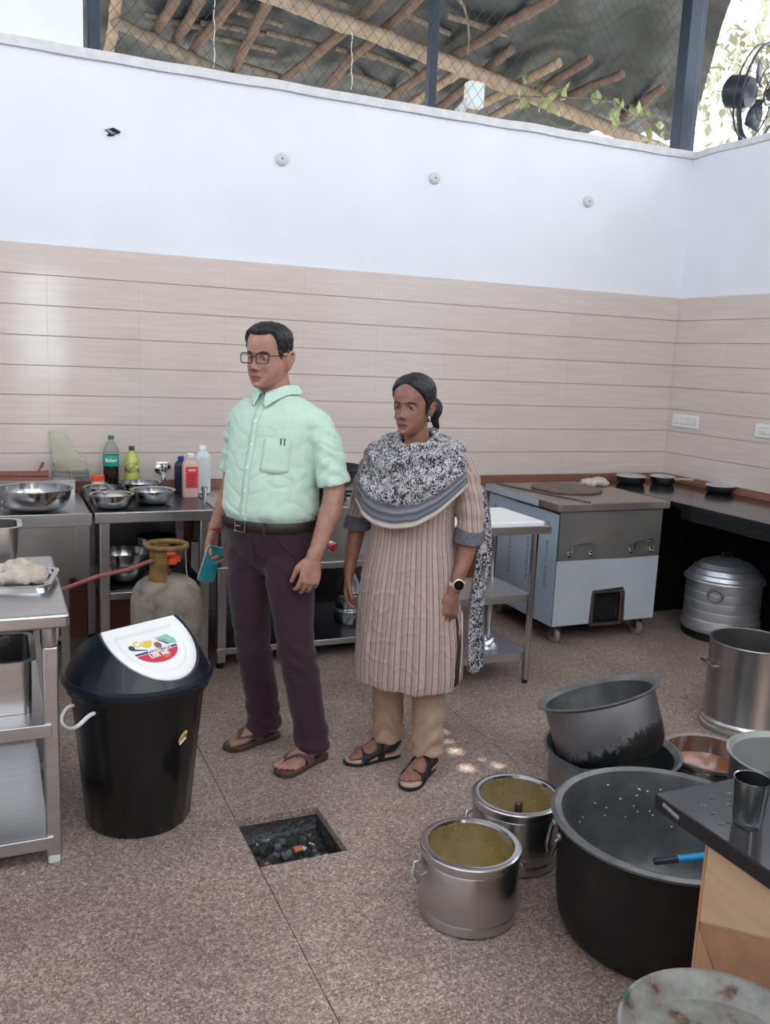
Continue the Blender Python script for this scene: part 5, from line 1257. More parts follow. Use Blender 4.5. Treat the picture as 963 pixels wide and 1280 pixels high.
def wob(co, f, seed=0.):
    """cheap smooth pseudo-noise, numpy"""
    x, y, z = co[:, 0]*f+seed, co[:, 1]*f+seed*1.7, co[:, 2]*f-seed*.6
    return (np.sin(x*1.1+1.7*np.sin(y*.9+.5*z))+np.sin(y*1.3+1.3*np.sin(z*1.1-.7*x))+np.sin(z*1.2+1.5*np.sin(x*.8+.6*y)))/3

# ---- head
def head_pts(S_, fem=False, na=112, nz=84, full=1.):
    Z = [-.117, -.112, -.100, -.085, -.062, -.035, -.005, .025, .050, .075, .095, .108, .115, .117]
    RX = [.012, .026, .040, .051, .0605, .0665, .070, .0735, .0745, .070, .058, .040, .020, .004]
    YF = [.064, .080, .088, .0885, .0885, .0875, .0865, .0905, .0895, .082, .066, .045, .022, .004]
    YB = [-.035, -.020, .000, .022, .055, .082, .094, .100, .100, .092, .074, .050, .024, .004]
    RX = [r*(1+(full-1)*min(1, max(0, (.02-z)/.08))) for r, z in zip(RX, Z)]
    if fem: RX = [r*(.92 if z < -.05 else .97) for r, z in zip(RX, Z)]
    prof = crom(list(zip(Z, RX, YF, YB)), 8); zz = prof[:, 0]
    # resample evenly along arc
    s_ = np.concatenate([[0], np.cumsum(np.hypot(np.diff(zz), np.diff(prof[:, 1])*.7))]); u = np.linspace(0, s_[-1], nz)
    prof = np.stack([np.interp(u, s_, prof[:, i]) for i in range(4)], 1)
    a = np.linspace(0, 2*PI, na, endpoint=False)      # 0 = front
    p_ = 2.25
    sa, ca = np.sin(a), np.cos(a)
    X = prof[:, 1:2]*np.sign(sa)*np.abs(sa)**(2/p_)
    cx = np.sign(ca)*np.abs(ca)**(2/p_)
    Y = np.where(ca > 0, -prof[:, 2:3]*cx, -prof[:, 3:4]*cx)
    Zg = np.repeat(prof[:, 0:1], na, 1)
    F = np.clip(ca, 0, 1)[None, :]**.5
    def gs(A, x0, z0, sx, sz, sym=True):
        g = np.exp(-((X-x0)/sx)**2-((Zg-z0)/sz)**2)
        if sym and x0: g = g+np.exp(-((X+x0)/sx)**2-((Zg-z0)/sz)**2)
        return A*g
    nose = 1.15 if not fem else .95
    d = gs(.0245*nose, 0, -.036, .0115, .0125)+gs(.0155*nose, 0, -.012, .0085, .020)+gs(.0085*nose, .0135, -.042, .0070, .0075)
    d += gs(-.0125, .032, .000, .0165, .0105)+gs(.005, .030, .0185, .021, .0065)+gs(.003, 0, .019, .010, .008)
    d += gs(.0045, 0, -.0675, .017, .0045)+gs(.0060, 0, -.0795, .0150, .0055)+gs(-.0030, 0, -.0732, .020, .0022)+gs(-.004, 0, -.0895, .016, .005)
    d += gs(.006, 0, -.103, .017, .010)+gs(.0045, .042, -.028, .018, .015)+gs(-.004, .030, -.058, .008, .014)
    if fem: d += gs(.003, .035, -.05, .018, .02)
    Y = Y-d*F
    V = np.stack([X, Y, Zg], 2)*S_
    return V
def grid_faces(nz, na):
    return [(j*na+i, j*na+(i+1) % na, (j+1)*na+(i+1) % na, (j+1)*na+i) for j in range(nz-1) for i in range(na)]
def add_grid(mb, V, T=None):
    nz, na, _ = V.shape; v = V.reshape(-1, 3)
    if T is not None: v = v @ np.array(T.to_3x3()).T+np.array(T.translation)
    k = len(mb.v); mb.v += [tuple(q) for q in v]; fs = grid_faces(nz, na)
    fs.append(tuple(reversed(range(na)))); fs.append(tuple((nz-1)*na+i for i in range(na)))
    mb.f += [tuple(i+k for i in f) for f in fs]; mb.m += [0]*len(fs)
def grid_normals(V):
    dz = np.gradient(V, axis=0); da = np.roll(V, -1, 1)-np.roll(V, 1, 1)
    n = np.cross(da, dz); n /= (np.linalg.norm(n, axis=2, keepdims=True)+1e-9)
    return n
def patch(V, mask, off, T):
    """the faces of the head grid where mask holds, lifted by off"""
    nz, na, _ = V.shape; N_ = grid_normals(V); W = V+N_*(off[..., None] if hasattr(off, 'shape') else off)
    v = W.reshape(-1, 3) @ np.array(T.to_3x3()).T+np.array(T.translation)
    fs = [f for f in grid_faces(nz, na) if all(mask.reshape(-1)[i] for i in f)]
    used = sorted({i for f in fs for i in f}); ix = {i: k for k, i in enumerate(used)}
    return MB().add([v[i] for i in used], [tuple(ix[i] for i in f) for f in fs])
def ear(mb, side, S_, T):
    S0 = S_; T = T @ Matrix.Translation((side*.004, .002, 0)) @ Matrix.Translation(Vector((side*.074, .012, -.004))*S0) @ Matrix.Scale(1.22, 4) @ Matrix.Translation(Vector((side*-.074, -.012, .004))*S0)
    # flat shell with rim
    rows = []
    for k, (y, z) in enumerate(((.004, -.030), (-.001, -.012), (-.002, .008), (.004, .022), (.016, .026), (.024, .016), (.022, -.002), (.014, -.018), (.006, -.030))):
        rows.append(T @ (Vector((side*(.0735+(.010 if k in (3, 4, 5, 6) else .004)), y+.006, z-.006))*S_)); 
    mb.tube(rows, [.0064*S_]*len(rows), 8)
    c = T @ (Vector((side*.075, .016, -.006))*S_)
    R = T.to_3x3() @ Matrix.Rotation(side*.35, 3, 'Z')
    mb.sphere(c, (.004*S_, .014*S_, .024*S_), 14, 10, R=R)
    mb.sphere(T @ (Vector((side*.0745, .009, -.034))*S_), (.0045*S_, .007*S_, .009*S_), 10, 8, R=R)
def hand(mb, w, d, palm, th, S_=1., curl=(.35, .45, .35), thumb=(.55, .3), spread=1., fcurl=None):
    """w wrist point, d finger direction, palm outward normal of palm, th direction of the thumb side"""
    d, palm, th = Vector(d).normalized(), Vector(palm).normalized(), Vector(th).normalized(); w = Vector(w)
    def Q(s_, t_, p_): return w+d*(s_*S_)+th*(t_*S_)+palm*(p_*S_)
    rows = []
    for s_, a, b_ in ((-.02, .027, .021), (.01, .029, .019), (.035, .036, .0165), (.065, .041, .015), (.088, .039, .0125)):
        q = Q(s_, 0, 0); rows.append((*q, a*S_, b_*S_))
    limb(mb, rows, 20, 4, upv=th)
    for k, (t_, s0, ln) in enumerate(((.0305, .082, .074), (.0100, .088, .082), (-.0105, .086, .076), (-.0300, .077, .060))):
        cc = (fcurl[k] if fcurl else curl)
        p_ = Q(s0-.018, t_, 0); dirv = (d+th*(.10*spread*(1.2-.8*k))).normalized(); rows = [(*p_, .0092*S_)]
        p_ = Q(s0, t_*1.04, .001); rows.append((*p_, .0092*S_)); ang = 0
        for j, fr in enumerate((.45, .30, .25)):
            ang += cc[j]; dv = dirv*math.cos(ang)+palm*math.sin(ang); p_ = p_+dv*(ln*fr*S_); rows.append((*p_, (.0084, .0078, .0066)[j]*S_))
        limb(mb, rows, 12, 4, upv=th)
    p0 = Q(.012, .020, .006); p1 = Q(.040, .043, .014); dv = (d*math.cos(thumb[0])+th*math.sin(thumb[0])+palm*thumb[1]).normalized(); p2 = p1+dv*.034*S_; dv2 = (d+palm*thumb[1]+th*.15).normalized(); p3 = p2+dv2*.027*S_
    limb(mb, [(*p0, .013*S_), (*p1, .0125*S_), (*p2, .0100*S_), (*p3, .0082*S_)], 12, 5, upv=palm)
def foot(mb, heel, dirv, S_, z0, ank):
    """heel xy, direction of the toes, base height z0, ankle joint"""
    d = Vector((dirv[0], dirv[1], 0)).normalized(); r_ = Vector((-d.y, d.x, 0)); h = Vector((heel[0], heel[1], 0))
    rows = []
    for s_, hw, ht in ((.018, .024, .030), (.045, .031, .042), (.085, .033, .040), (.125, .037, .031), (.165, .044, .022), (.195, .044, .014)):
        q = h+d*(s_*S_); rows.append((q.x, q.y, z0+ht*S_, ht*S_, hw*S_))
    limb(mb, rows, 20, 4, upv=(0, 0, 1))
    limb(mb, [(*ank, .036*S_, .034*S_), (*((Vector(ank)+h+d*.06*S_+Vector((0, 0, z0+.05*S_)))/2), .036*S_, .034*S_), (*(h+d*.06*S_+Vector((0, 0, z0+.05*S_))), .036*S_, .032*S_)], 16, 4, upv=(d.x, d.y, 0))
    return d, r_, h
def toes(mb, d, r_, h, side, S_, z0):
    # side: +1 left foot (big toe on the right-hand side of the foot)
    for k, (t_, s0, ln, rd) in enumerate(((.030, .190, .050, .0130), (.009, .196, .042, .0092), (-.009, .191, .036, .0086), (-.025, .182, .032, .0080), (-.040, .170, .028, .0076))):
        b0 = h+d*(s0-.02)*S_-r_*(t_*side*S_)+Vector((0, 0, z0+.014*S_)); b1 = h+d*(s0+ln*.55)*S_-r_*(t_*side*S_)+Vector((0, 0, z0+rd*1.15*S_)); b2 = h+d*(s0+ln)*S_-r_*(t_*side*S_*.97)+Vector((0, 0, z0+rd*S_))
        limb(mb, [(*b0, rd*S_*.95), (*b1, rd*S_), (*b2, rd*S_*.86)], 12, 3, upv=(0, 0, 1))

def skin_mat(name, c1, c2, rough=.5):
    m = mat(name, c1, rough, 0, .1, 26, .12, 260, col2=c2); b = m.node_tree.nodes['Principled BSDF']
    b.inputs['Subsurface Weight'].default_value = .08; b.inputs['Subsurface Radius'].default_value = (.012, .005, .003); b.inputs['Subsurface Scale'].default_value = .5
    return m
HAIR = mat('black_hair', (11, 11, 13), .45, 0, .5, 60, .5, 240, (1, 1, .25), col2=(30, 30, 34))
EYEW = mat('eye_white', (214, 206, 200), .25); IRIS = mat('dark_iris', (38, 24, 18), .12)
def eyes(parent, T, S_, look=(0, 0), skin=None, up=.16, lowr=-.34):
    for s_ in (-1, 1):
        c = Vector((s_*.0315, -.0690, -.0005))*S_; R = .0125*S_
        q = Vector((look[0], -1, look[1])).normalized().to_track_quat('Z', 'Y').to_matrix().to_4x4()
        mb = MB(); n_ = 20; prof = [(math.sin(a)*R, math.cos(a)*R) for a in [PI*i/20 for i in range(21)]]; prof[0] = (0, R); prof[-1] = (0, -R)
        mb.lathe(prof[:5], n_, tuple(T @ c), 1, T=T.to_3x3().to_4x4() @ q); mb.lathe(prof[4:], n_, tuple(T @ c), 0, T=T.to_3x3().to_4x4() @ q)
        mb.build('eye', [EYEW, IRIS], parent, local=True)
        for nm, e0, e1 in (('upper_lid', up, 1.5), ('lower_lid', -1.5, lowr)):
            rows = []
            for j in range(9):
                row = []
                for i in range(15):
                    az = -1.25+2.5*i/14; k_ = math.cos(az*1.15)
                    ed = (e0*k_-.02*(1-k_)) if nm == 'upper_lid' else e0; eb = e1 if nm == 'upper_lid' else e1*k_
                    el = ed+(eb-ed)*j/8 if nm == 'upper_lid' else ed+(eb-ed)*j/8
                    row.append(T @ (c+Vector((math.sin(az)*math.cos(el), -math.cos(az)*math.cos(el), math.sin(el)))*(R*1.09)))
                rows.append(row)
            MB().loft(rows, False, False, wrap=False).build(nm, skin, parent, local=True, solid=.0012, smooth=80)
def face_line(V, pts, r_, T, name, m, parent, ry=None, off=.001):
    """a fine tube along head-surface points given as (x, z) on the front"""
    nz, na, _ = V.shape; flat = V.reshape(-1, 3); fr = flat[flat[:, 1] < 0]
    P3 = []
    for x, z in pts:
        k = np.argmin((fr[:, 0]-x)**2+(fr[:, 2]-z)**2); w_ = np.exp(-(((fr[:, 0]-x)**2+(fr[:, 2]-z)**2)/(.003**2))); y = (fr[:, 1]*w_).sum()/w_.sum()
        P3.append(T @ Vector((x, y-off, z)))
    return MB().tube(P3, r_, 8, ry=ry, upv=T.to_3x3() @ Vector((0, 0, 1))).build(name, m, parent, local=True)
def hair_cap(V, T, hl, thick, name, parent, rough=.002, m=None):
    """closed cap that only stands proud of the scalp where hl(a, x, y, z) > 0"""
    nz, na, _ = V.shape; N_ = grid_normals(V); a = np.linspace(0, 2*PI, na, endpoint=False); A = np.repeat(a[None, :], nz, 0)
    h_ = hl(A, V[..., 0], V[..., 1], V[..., 2]); off = -.004+(thick(A, V)+.004)*np.clip(h_, 0, 1)
    # smooth the raw head (no nose etc matter only in front, hidden)
    W = V+N_*off[..., None]
    if rough:
        w_ = wob(W.reshape(-1, 3), 190, 2.).reshape(nz, na)*rough+wob(W.reshape(-1, 3), 420, 5.).reshape(nz, na)*rough*.6
        W = W+N_*(w_*np.clip(h_, 0, 1))[..., None]
    mb = MB(); add_grid(mb, W, T); return mb.build(name, m or HAIR, parent, local=True, smooth=80)
# ------------------------------------------------------------------ the man
ML, MR = Vector((1.0, 3.313, 0)), math.radians(-55)
SKM = skin_mat('man_skin', (150, 108, 92), (176, 132, 114))
HS = .985
HM = Matrix.Translation((-.012, -.035, 1.598)) @ Matrix.Rotation(math.radians(6), 4, 'Z') @ Matrix.Rotation(math.radians(2), 4, 'X')
hv = head_pts(HS, full=1.13)
b = MB()
add_grid(b, hv, HM)
for s_ in (-1, 1): ear(b, s_, HS, HM)
limb(b, [(0, .02, 1.36, .07, .075), (-.002, .008, 1.44, .060, .066), (-.008, -.008, 1.50, .058, .062), (-.010, -.012, 1.54, .058, .060)], 24)
torso(b, [(.80, .12, -.06, .08), (.90, .150, -.11, .11), (1.0, .156, -.15, .105), (1.1, .167, -.158, .108), (1.2, .165, -.14, .108), (1.3, .168, -.12, .113), (1.37, .160, -.10, .108), (1.42, .12, -.07, .095), (1.45, .07, -.05, .075)])
# arms (left = +x, hangs a little forward; right holds a phone)
LA = [(.155, .02, 1.36, .050), (.195, .025, 1.32, .050), (.235, .035, 1.22, .046), (.258, .035, 1.11, .042), (.258, .010, 1.03, .040), (.250, -.030, .94, .032), (.243, -.055, .875, .0265)]
RA_ = [(-.155, .02, 1.36, .050), (-.195, .03, 1.32, .050), (-.235, .055, 1.22, .046), (-.262, .065, 1.12, .042), (-.272, .050, 1.04, .040), (-.285, .015, .96, .032), (-.292, -.012, .898, .0265)]
limb(b, LA); limb(b, RA_)
hand(b, (.241, -.060, .868), (-.05, -.20, -1), (-.80, .60, .05), (-.60, -.80, .1), 1.04, (.40, .50, .40), (.20, .35), .6)
hand(b, (-.294, -.018, .888), (-.02, -.20, -1), (1, .12, .05), (.12, -1, .2), 1.0, thumb=(.25, .55), fcurl=((.75, .75, .5), (.62, .75, .5), (.55, .8, .5), (.5, .85, .5)))
# legs
limb(b, [(.085, .0, .88, .085), (.10, -.01, .70, .078), (.135, -.012, .50, .058), (.165, .02, .30, .052), (.190, .045, .10, .036)])
limb(b, [(-.085, .0, .88, .085), (-.09, -.015, .70, .078), (-.088, -.012, .50, .058), (-.088, .04, .30, .052), (-.090, .085, .10, .036)])
fzl = .020
dl, rl, hl_ = foot(b, (.203, .105), (-.16, -1), 1.0, fzl, (.190, .045, .10)); toes(b, dl, rl, hl_, 1, 1.0, fzl)
dr_, rr2_, hr_ = foot(b, (-.076, .150), (-.30, -1), 1.0, fzl, (-.090, .085, .10)); toes(b, dr_, rr2_, hr_, -1, 1.0, fzl)
me = fuse(b, .0036, 4, .45)
man = mobj('person', me, SKM, None, ML, MR)
tag(man, 'man with glasses in a mint short-sleeved shirt and plum trousers, phone in hand', 'person')
# face details
eyes(man, HM, HS, (-.05, -.02), SKM, .12, -.30)
LIPM = mat('man_lip', (140, 88, 84), .45, 0, .1, 60)
X, Y, Z = hv[..., 0]/HS, hv[..., 1]/HS, hv[..., 2]/HS
mk = (Y < -.05) & ((X/.0245)**2+((Z+.0735)/.0105)**2 < 1)
patch(hv, mk, .0012, HM).build('lips', LIPM, man, local=True, smooth=60)
face_line(hv, [(-.022, -.0733), (-.01, -.0728), (0, -.0734), (.01, -.0728), (.022, -.0733)], .0011, HM, 'mouth_line', mat('mouth_dark', (70, 38, 36), .6), man, off=.0035)
for s_ in (-1, 1):
    face_line(hv, [(s_*.016, .0165), (s_*.026, .0215), (s_*.038, .0215), (s_*.050, .0150)], [.002, .0034, .0032, .0014], HM, 'eyebrow', HAIR, man, ry=.0022)
    face_line(hv, [(s_*.0185, .0015), (s_*.025, .0062), (s_*.034, .0068), (s_*.0445, .0020)], .0013, HM, 'eyelid', mat('lid_dark', (58, 40, 36), .6), man, off=.0045)
NOS = mat('nostril', (60, 36, 32), .8)
for s_ in (-1, 1): MB().sphere(HM @ Vector((s_*.0075, -.1085, -.0455)), (.0035, .0035, .0022), 10, 6).build('nostril', NOS, man, local=True)
def man_hl(A, x, y, z):
    fr = np.cos(A)          # 1 front .. -1 back
    line = np.interp(-fr, [-1, -.93, -.80, -.66, -.52, -.44, -.36, -.22, -.10, .08, .30, .5, 1], [.081, .082, .087, .080, .060, .030, .000, -.012, .014, .010, -.035, -.060, -.066])
    return np.clip((z/HS-line)/.012, 0, 1)
hair_cap(hv, HM, man_hl, lambda A, V: .004+.013*np.clip((V[..., 2]-.035)/.05, 0, 1), 'hair', man, .0022)
for s_ in (-1, 1):    # sideburns
    MB().obox(HM @ Vector((s_*.0665, -.012, .006)), (.008, .016, .040), HM.to_3x3() @ Matrix.Rotation(s_*.06, 3, 'Y')).build('sideburn', HAIR, man, local=True, bevel=.003)
# spectacles
SPEC = mat('black_spectacle_frame', (18, 18, 20), .3); LENS = mat('spectacle_lens', (150, 160, 165), .3, alpha=.04, spec=.0)
rim = MB()
for s_ in (-1, 1):
    rr = rrect(s_*.0345-.0255, s_*.0345+.0255, -.0195, .0165, .009, 4)
    rim.tube([HM @ Vector((x, -.1005+.10*abs(x)**1.35*1.6, z)) for x, z in rr], .0021, 6, closed=True)
rim.tube([HM @ Vector((x, -.104+abs(x)*.2, .006)) for x in (-.011, -.005, .005, .011)], .0016, 6)
sp_ = rim.build('spectacles', SPEC, man, local=True)
for s_ in (-1, 1):
    MB().tube([HM @ Vector((s_*.060, -.0975+.10*.06**1.35*1.6, .008)), HM @ Vector((s_*.072, -.072, .009)), HM @ Vector((s_*.079, -.01, .008)), HM @ Vector((s_*.0785, .014, .004)), HM @ Vector((s_*.077, .026, -.012))], .0017, 6).build('temple_arm', SPEC, sp_, local=True)
    rr = rrect(s_*.0345-.0245, s_*.0345+.0245, -.0185, .0155, .008, 4)
    MB().add([HM @ Vector((x, -.1003+.10*abs(x)**1.35*1.6, z)) for x, z in rr], [tuple(range(len(rr)))]).build('lens', LENS, sp_, local=True)
# shirt ------------------------------------------------------------
SHIRT = mat('mint_linen', (188, 216, 200), .85, 0, .05, 30, .12, 420, sheen=.2)
sh = MB()
torso(sh, [(.925, .150, -.140, .105), (.955, .164, -.157, .113), (.985, .172, -.172, .120), (1.015, .184, -.188, .127), (1.06, .188, -.186, .128), (1.14, .186, -.172, .126), (1.22, .186, -.156, .128), (1.30, .190, -.138, .132), (1.37, .188, -.118, .126), (1.415, .165, -.092, .112), (1.445, .118, -.066, .098), (1.462, .085, -.052, .088)], p=2.35)
limb(sh, [(.135, .022, 1.372, .056, .058), (.178, .025, 1.352, .060, .058), (.222, .032, 1.28, .064, .058), (.243, .037, 1.20, .067, .058), (.256, .040, 1.135, .070, .060)], 24, cap=(True, False))
limb(sh, [(-.135, .022, 1.372, .056, .058), (-.178, .030, 1.352, .060, .058), (-.222, .048, 1.28, .064, .058), (-.243, .060, 1.20, .067, .058), (-.258, .066, 1.135, .070, .060)], 24, cap=(True, False))
me = fuse(sh, .0055, 7, .5)
co, no = arrs(me)
arm = np.clip((np.abs(co[:, 0])-.17)/.04, 0, 1)
z_ = co[:, 2]
f1 = np.abs(wob(np.stack([co[:, 0]*.6+z_*.35, co[:, 1]*.6, z_*1.1-co[:, 0]*.5*np.sign(co[:, 0])], 1), 46, 1.3))   # creases
f2 = wob(co, 22, 4.)
ring = np.sin(z_*95+3.0*np.sin(co[:, 1]*20)+co[:, 0]*25)*arm*np.clip((z_-1.13)/.03, 0, 1)*.0028
blouse = .004*np.clip(1-np.abs(z_-1.03)/.035, 0, 1)*(1-arm)*(.6+.4*np.sin(np.arctan2(co[:, 0], -co[:, 1])*13))
co = co+no*((.0045*f2-.0052*np.clip(1-f1*3.2, 0, 1)*(.35+.65*arm+.4*np.clip((1.25-z_)/.2, 0, 1)*(1-arm)))+ring+blouse)[:, None]
setco(me, co)
shirt = mobj('shirt', me, SHIRT, man)
bt = bvh(me)
def on_front(tree, x, z, off=.002, yy=-.6):
    h_ = tree.ray_cast(Vector((x, yy, z)), Vector((0, 1, 0)))
    return (h_[0]+h_[1]*off, h_[1]) if h_[0] is not None else (Vector((x, -.15, z)), Vector((0, -1, 0)))
# placket, buttons, pocket, collar
pl = []
for z in np.linspace(1.425, .985, 26):
    a_, _ = on_front(bt, -.014, z, .0022); c_, _ = on_front(bt, .014, z, .0022); pl.append((a_, c_))
MB().add([p for ab in pl for p in ab], [(2*i, 2*i+1, 2*i+3, 2*i+2) for i in range(len(pl)-1)]).build('placket', SHIRT, shirt, local=True, solid=.0018)
for z in (1.36, 1.275, 1.19, 1.105, 1.02):
    p_, n_ = on_front(bt, .001, z, .004); MB().lathe([(0, -.001), (.0058, -.001), (.0058, .0012), (.004, .0020), (0, .0018)], 12, p_, T=n_.to_track_quat('Z', 'Y').to_matrix().to_4x4()).build('button', WHITEP, shirt, local=True)
pk = []; px0_, px1_ = .055, .150
for z in np.linspace(1.30, 1.185, 10):
    pk.append([on_front(bt, px0_+(px1_-px0_)*i/8, z-(.012*(1-abs(i-4)/4) if z < 1.19 else 0), .0030)[0] for i in range(9)])
MB().loft(pk, False, False, wrap=False).build('pocket', SHIRT, shirt, local=True, solid=.0022)
for x in (.118, .130):
    p_, n_ = on_front(bt, x, 1.292, .005); MB().tube([p_+Vector((0, 0, .014)), p_, p_+Vector((-.004, 0, -.035))], .0028, 8).build('pen_clip', STEELD, shirt, local=True)
cl = []; n_ = 40
for k, (rad, z, sc) in enumerate(((.066, 1.452, 1), (.064, 1.492, 1), (.067, 1.500, 1), (.073, 1.496, 1.), (.092, 1.462, 1.0))):
    row = []
    for i in range(n_+1):
        a_ = -PI*.955+2*PI*.955*i/n_; fr = max(0, (abs(a_)-2.0)/1.0)      # a=0 at the back
        x = rad*1.08*math.sin(a_); y = .012+rad*1.0*math.cos(a_) - .012*fr
        z2 = z - .030*fr**1.3 - (.030*fr**2 if k == 4 else 0); y2 = y - (.016*fr**2 if k >= 3 else 0)
        row.append((x+(.010*math.copysign(fr, x) if k == 4 else 0), y2, z2))
    cl.append(row)
MB().loft(cl, False, False, wrap=False).build('collar', SHIRT, shirt, local=True, solid=.003, sub=1)
MB().add([(-.034, -.0495, 1.455), (.034, -.0495, 1.455), (.004, -.098, 1.385), (-.004, -.098, 1.385)], [(0, 1, 2, 3)]) if False else None
v_ = [on_front(bt, x, z, .0028)[0] for x, z in ((-.030, 1.443), (.030, 1.443), (.0, 1.392))]
# trousers --------------------------------------------------------
TRO = mat('plum_trousers', (50, 27, 41), .85, 0, .12, 30, .12, 380, sheen=.15)
tr = MB()
torso(tr, [(.985, .176, -.171, .124), (.95, .180, -.172, .128), (.90, .181, -.156, .133), (.85, .174, -.130, .132), (.80, .145, -.098, .110), (.76, .10, -.062, .075)][::-1], p=2.3)
LEGS = ([(.088, -.004, .87, .118, .090), (.098, -.008, .74, .104, .090), (.118, -.012, .60, .086, .078), (.138, -.010, .47, .076, .071), (.158, .012, .32, .074, .068), (.180, .036, .16, .072, .066), (.188, .045, .062, .078, .070)],
        [(-.088, -.004, .87, .118, .090), (-.092, -.014, .74, .104, .090), (-.090, -.016, .60, .086, .078), (-.088, -.008, .47, .076, .071), (-.088, .030, .32, .074, .068), (-.090, .066, .16, .072, .066), (-.090, .082, .062, .078, .070)])
for L_ in LEGS: limb(tr, L_, 26, cap=(True, False))
me = fuse(tr, .0058, 6, .5)
co, no = arrs(me); z_ = co[:, 2]
knee = np.exp(-((z_-.46)/.10)**2); hem = np.clip((.26-z_)/.2, 0, 1); crotch = np.exp(-((z_-.80)/.08)**2)
br = np.sin(z_*70+4*np.sin(co[:, 0]*18+z_*6)+co[:, 1]*22)
amp = (.0035*knee+.0065*hem+.003*crotch)
co = co+no*((br*amp)+.004*wob(co, 18, 2.))[:, None]
co[:, 2] = np.where(z_ < .09, np.maximum(co[:, 2], .045), co[:, 2])
setco(me, co); tro = mobj('trousers', me, TRO, man); btt = bvh(me)
# belt
BELT = mat('dark_brown_belt', (40, 32, 30), .45, 0, .15, 40)
bl = []
for k, z in enumerate((.952, .958, .986, .992)):
    row = []
    for i in range(64):
        t_ = 2*PI*i/64; c_, s_ = math.cos(t_), math.sin(t_); q_ = 2.35; e_ = .002 if k in (0, 3) else .0065
        row.append((( .180+e_)*math.copysign(abs(c_)**(2/q_), c_), ((.128+e_) if s_ > 0 else (.174+e_))*math.copysign(abs(s_)**(2/q_), s_), z))
    bl.append(row)
belt = MB().loft(bl, False, False).build('belt', BELT, man, local=True)
bk = MB().tube([Vector((x-.012, -.186, .972+z)) for x, z in ((-.024, -.021), (.024, -.021), (.024, .021), (-.024, .021))], .003, 6, closed=True).build('buckle', CHROME, belt, local=True)
MB().box(-.034, -.010, -.1875, -.184, .970, .974).build('buckle_pin', CHROME, belt, local=True)
for x in (-.11, .095): MB().obox((x, -.174 if abs(x) < .1 else -.168, .972), (.012, .008, .05), Matrix.Rotation(-x*3.6, 3, 'Z')).build('belt_loop', TRO, belt, local=True, bevel=.002)
# fly seam and pocket seam
for pts in ([(.03, .945), (.03, .90), (.02, .85), (.0, .82)], [(.115, .945), (.135, .90), (.160, .86)]):
    MB().tube([on_front(btt, x, z, .0012)[0] for x, z in pts], .0015, 5).build('seam', BELT, tro, local=True)
# red wrist thread
wv = Vector((-.291, -.008, .905))
MB().tube([wv+Vector((.029*math.cos(a), .031*math.sin(a), .005*math.sin(a))) for a in [i*2*PI/24 for i in range(24)]], .004, 6, closed=True).build('wrist_thread', mat('red_thread', (170, 36, 44), .8), man, local=True)
# sandals
SAND = mat('brown_sandal', (88, 66, 64), .55, 0, .15, 30, .1, 120); SOLE = mat('sandal_sole', (70, 52, 46), .7, 0, .15, 40)
def sole(parent, d, r_, h, S_, z1, m, wid=1., name='sole', ext=0.):
    out = []
    prof = [(-.012, .0), (-.008, .020), (.02, .034), (.07, .036), (.12, .039), (.17, .049), (.21, .049), (.235, .040), (.252+ext, .020), (.256+ext, 0)]
    pc = crom(prof, 4)
    for s_, w_ in pc: out.append(h+d*(s_*S_)+r_*(w_*wid*S_))
    for s_, w_ in pc[::-1][1:-1]: out.append(h+d*(s_*S_)-r_*(w_*wid*S_))
    mb = MB().prism([(p.x, p.y) for p in out], 0.0, z1)
    return mb.build(name, m, parent, local=True, bevel=.004)
def strap(parent, d, r_, h, S_, rows, m, name='strap', th=.0045, wd=.014):
    """rows: (along, across, height)"""
    pts = [h+d*(a*S_)+r_*(b_*S_)+Vector((0, 0, c_*S_)) for a, b_, c_ in crom(rows, 4)]
    return MB().tube(pts, wd, 8, ry=th, upv=d).build(name, m, parent, local=True)
for (d_, r_, h_, sd_) in ((dl, rl, hl_, 1), (dr_, rr2_, hr_, -1)):
    sn = sole(man, d_, r_, h_, 1.0, .020, SOLE, 1.0, 'sandal')
    sole(sn, d_, r_, h_-d_*.0, .97, .0225, SAND, .96, 'insole')
    # V straps from toe post over the instep, with a buckle on the outside
    o_ = 1*sd_
    strap(sn, d_, r_, h_, 1, [(.205, -.020*o_, .020), (.190, -.016*o_, .044), (.165, .012*o_, .066), (.13, .038*o_, .055), (.115, .044*o_, .022)], SAND, wd=.016)
    strap(sn, d_, r_, h_, 1, [(.190, -.016*o_, .046), (.165, -.034*o_, .052), (.13, -.041*o_, .046), (.11, -.042*o_, .022)], SAND, wd=.014)
    strap(sn, d_, r_, h_, 1, [(.115, .045*o_, .022), (.105, .038*o_, .070), (.095, .0, .098), (.10, -.036*o_, .066), (.11, -.043*o_, .022)], SAND, wd=.017)
    bkl = h_+d_*.105+r_*(.043*o_)+Vector((0, 0, .062)); rt = Matrix((d_, r_, Vector((0, 0, 1)))).transposed()
    MB().tube([bkl+rt @ Vector((.014*math.cos(a), .004*o_, .016*math.sin(a))) for a in [PI/4+i*PI/2 for i in range(4)]], .0022, 6, closed=True).build('sandal_buckle', CHROME, sn, local=True)
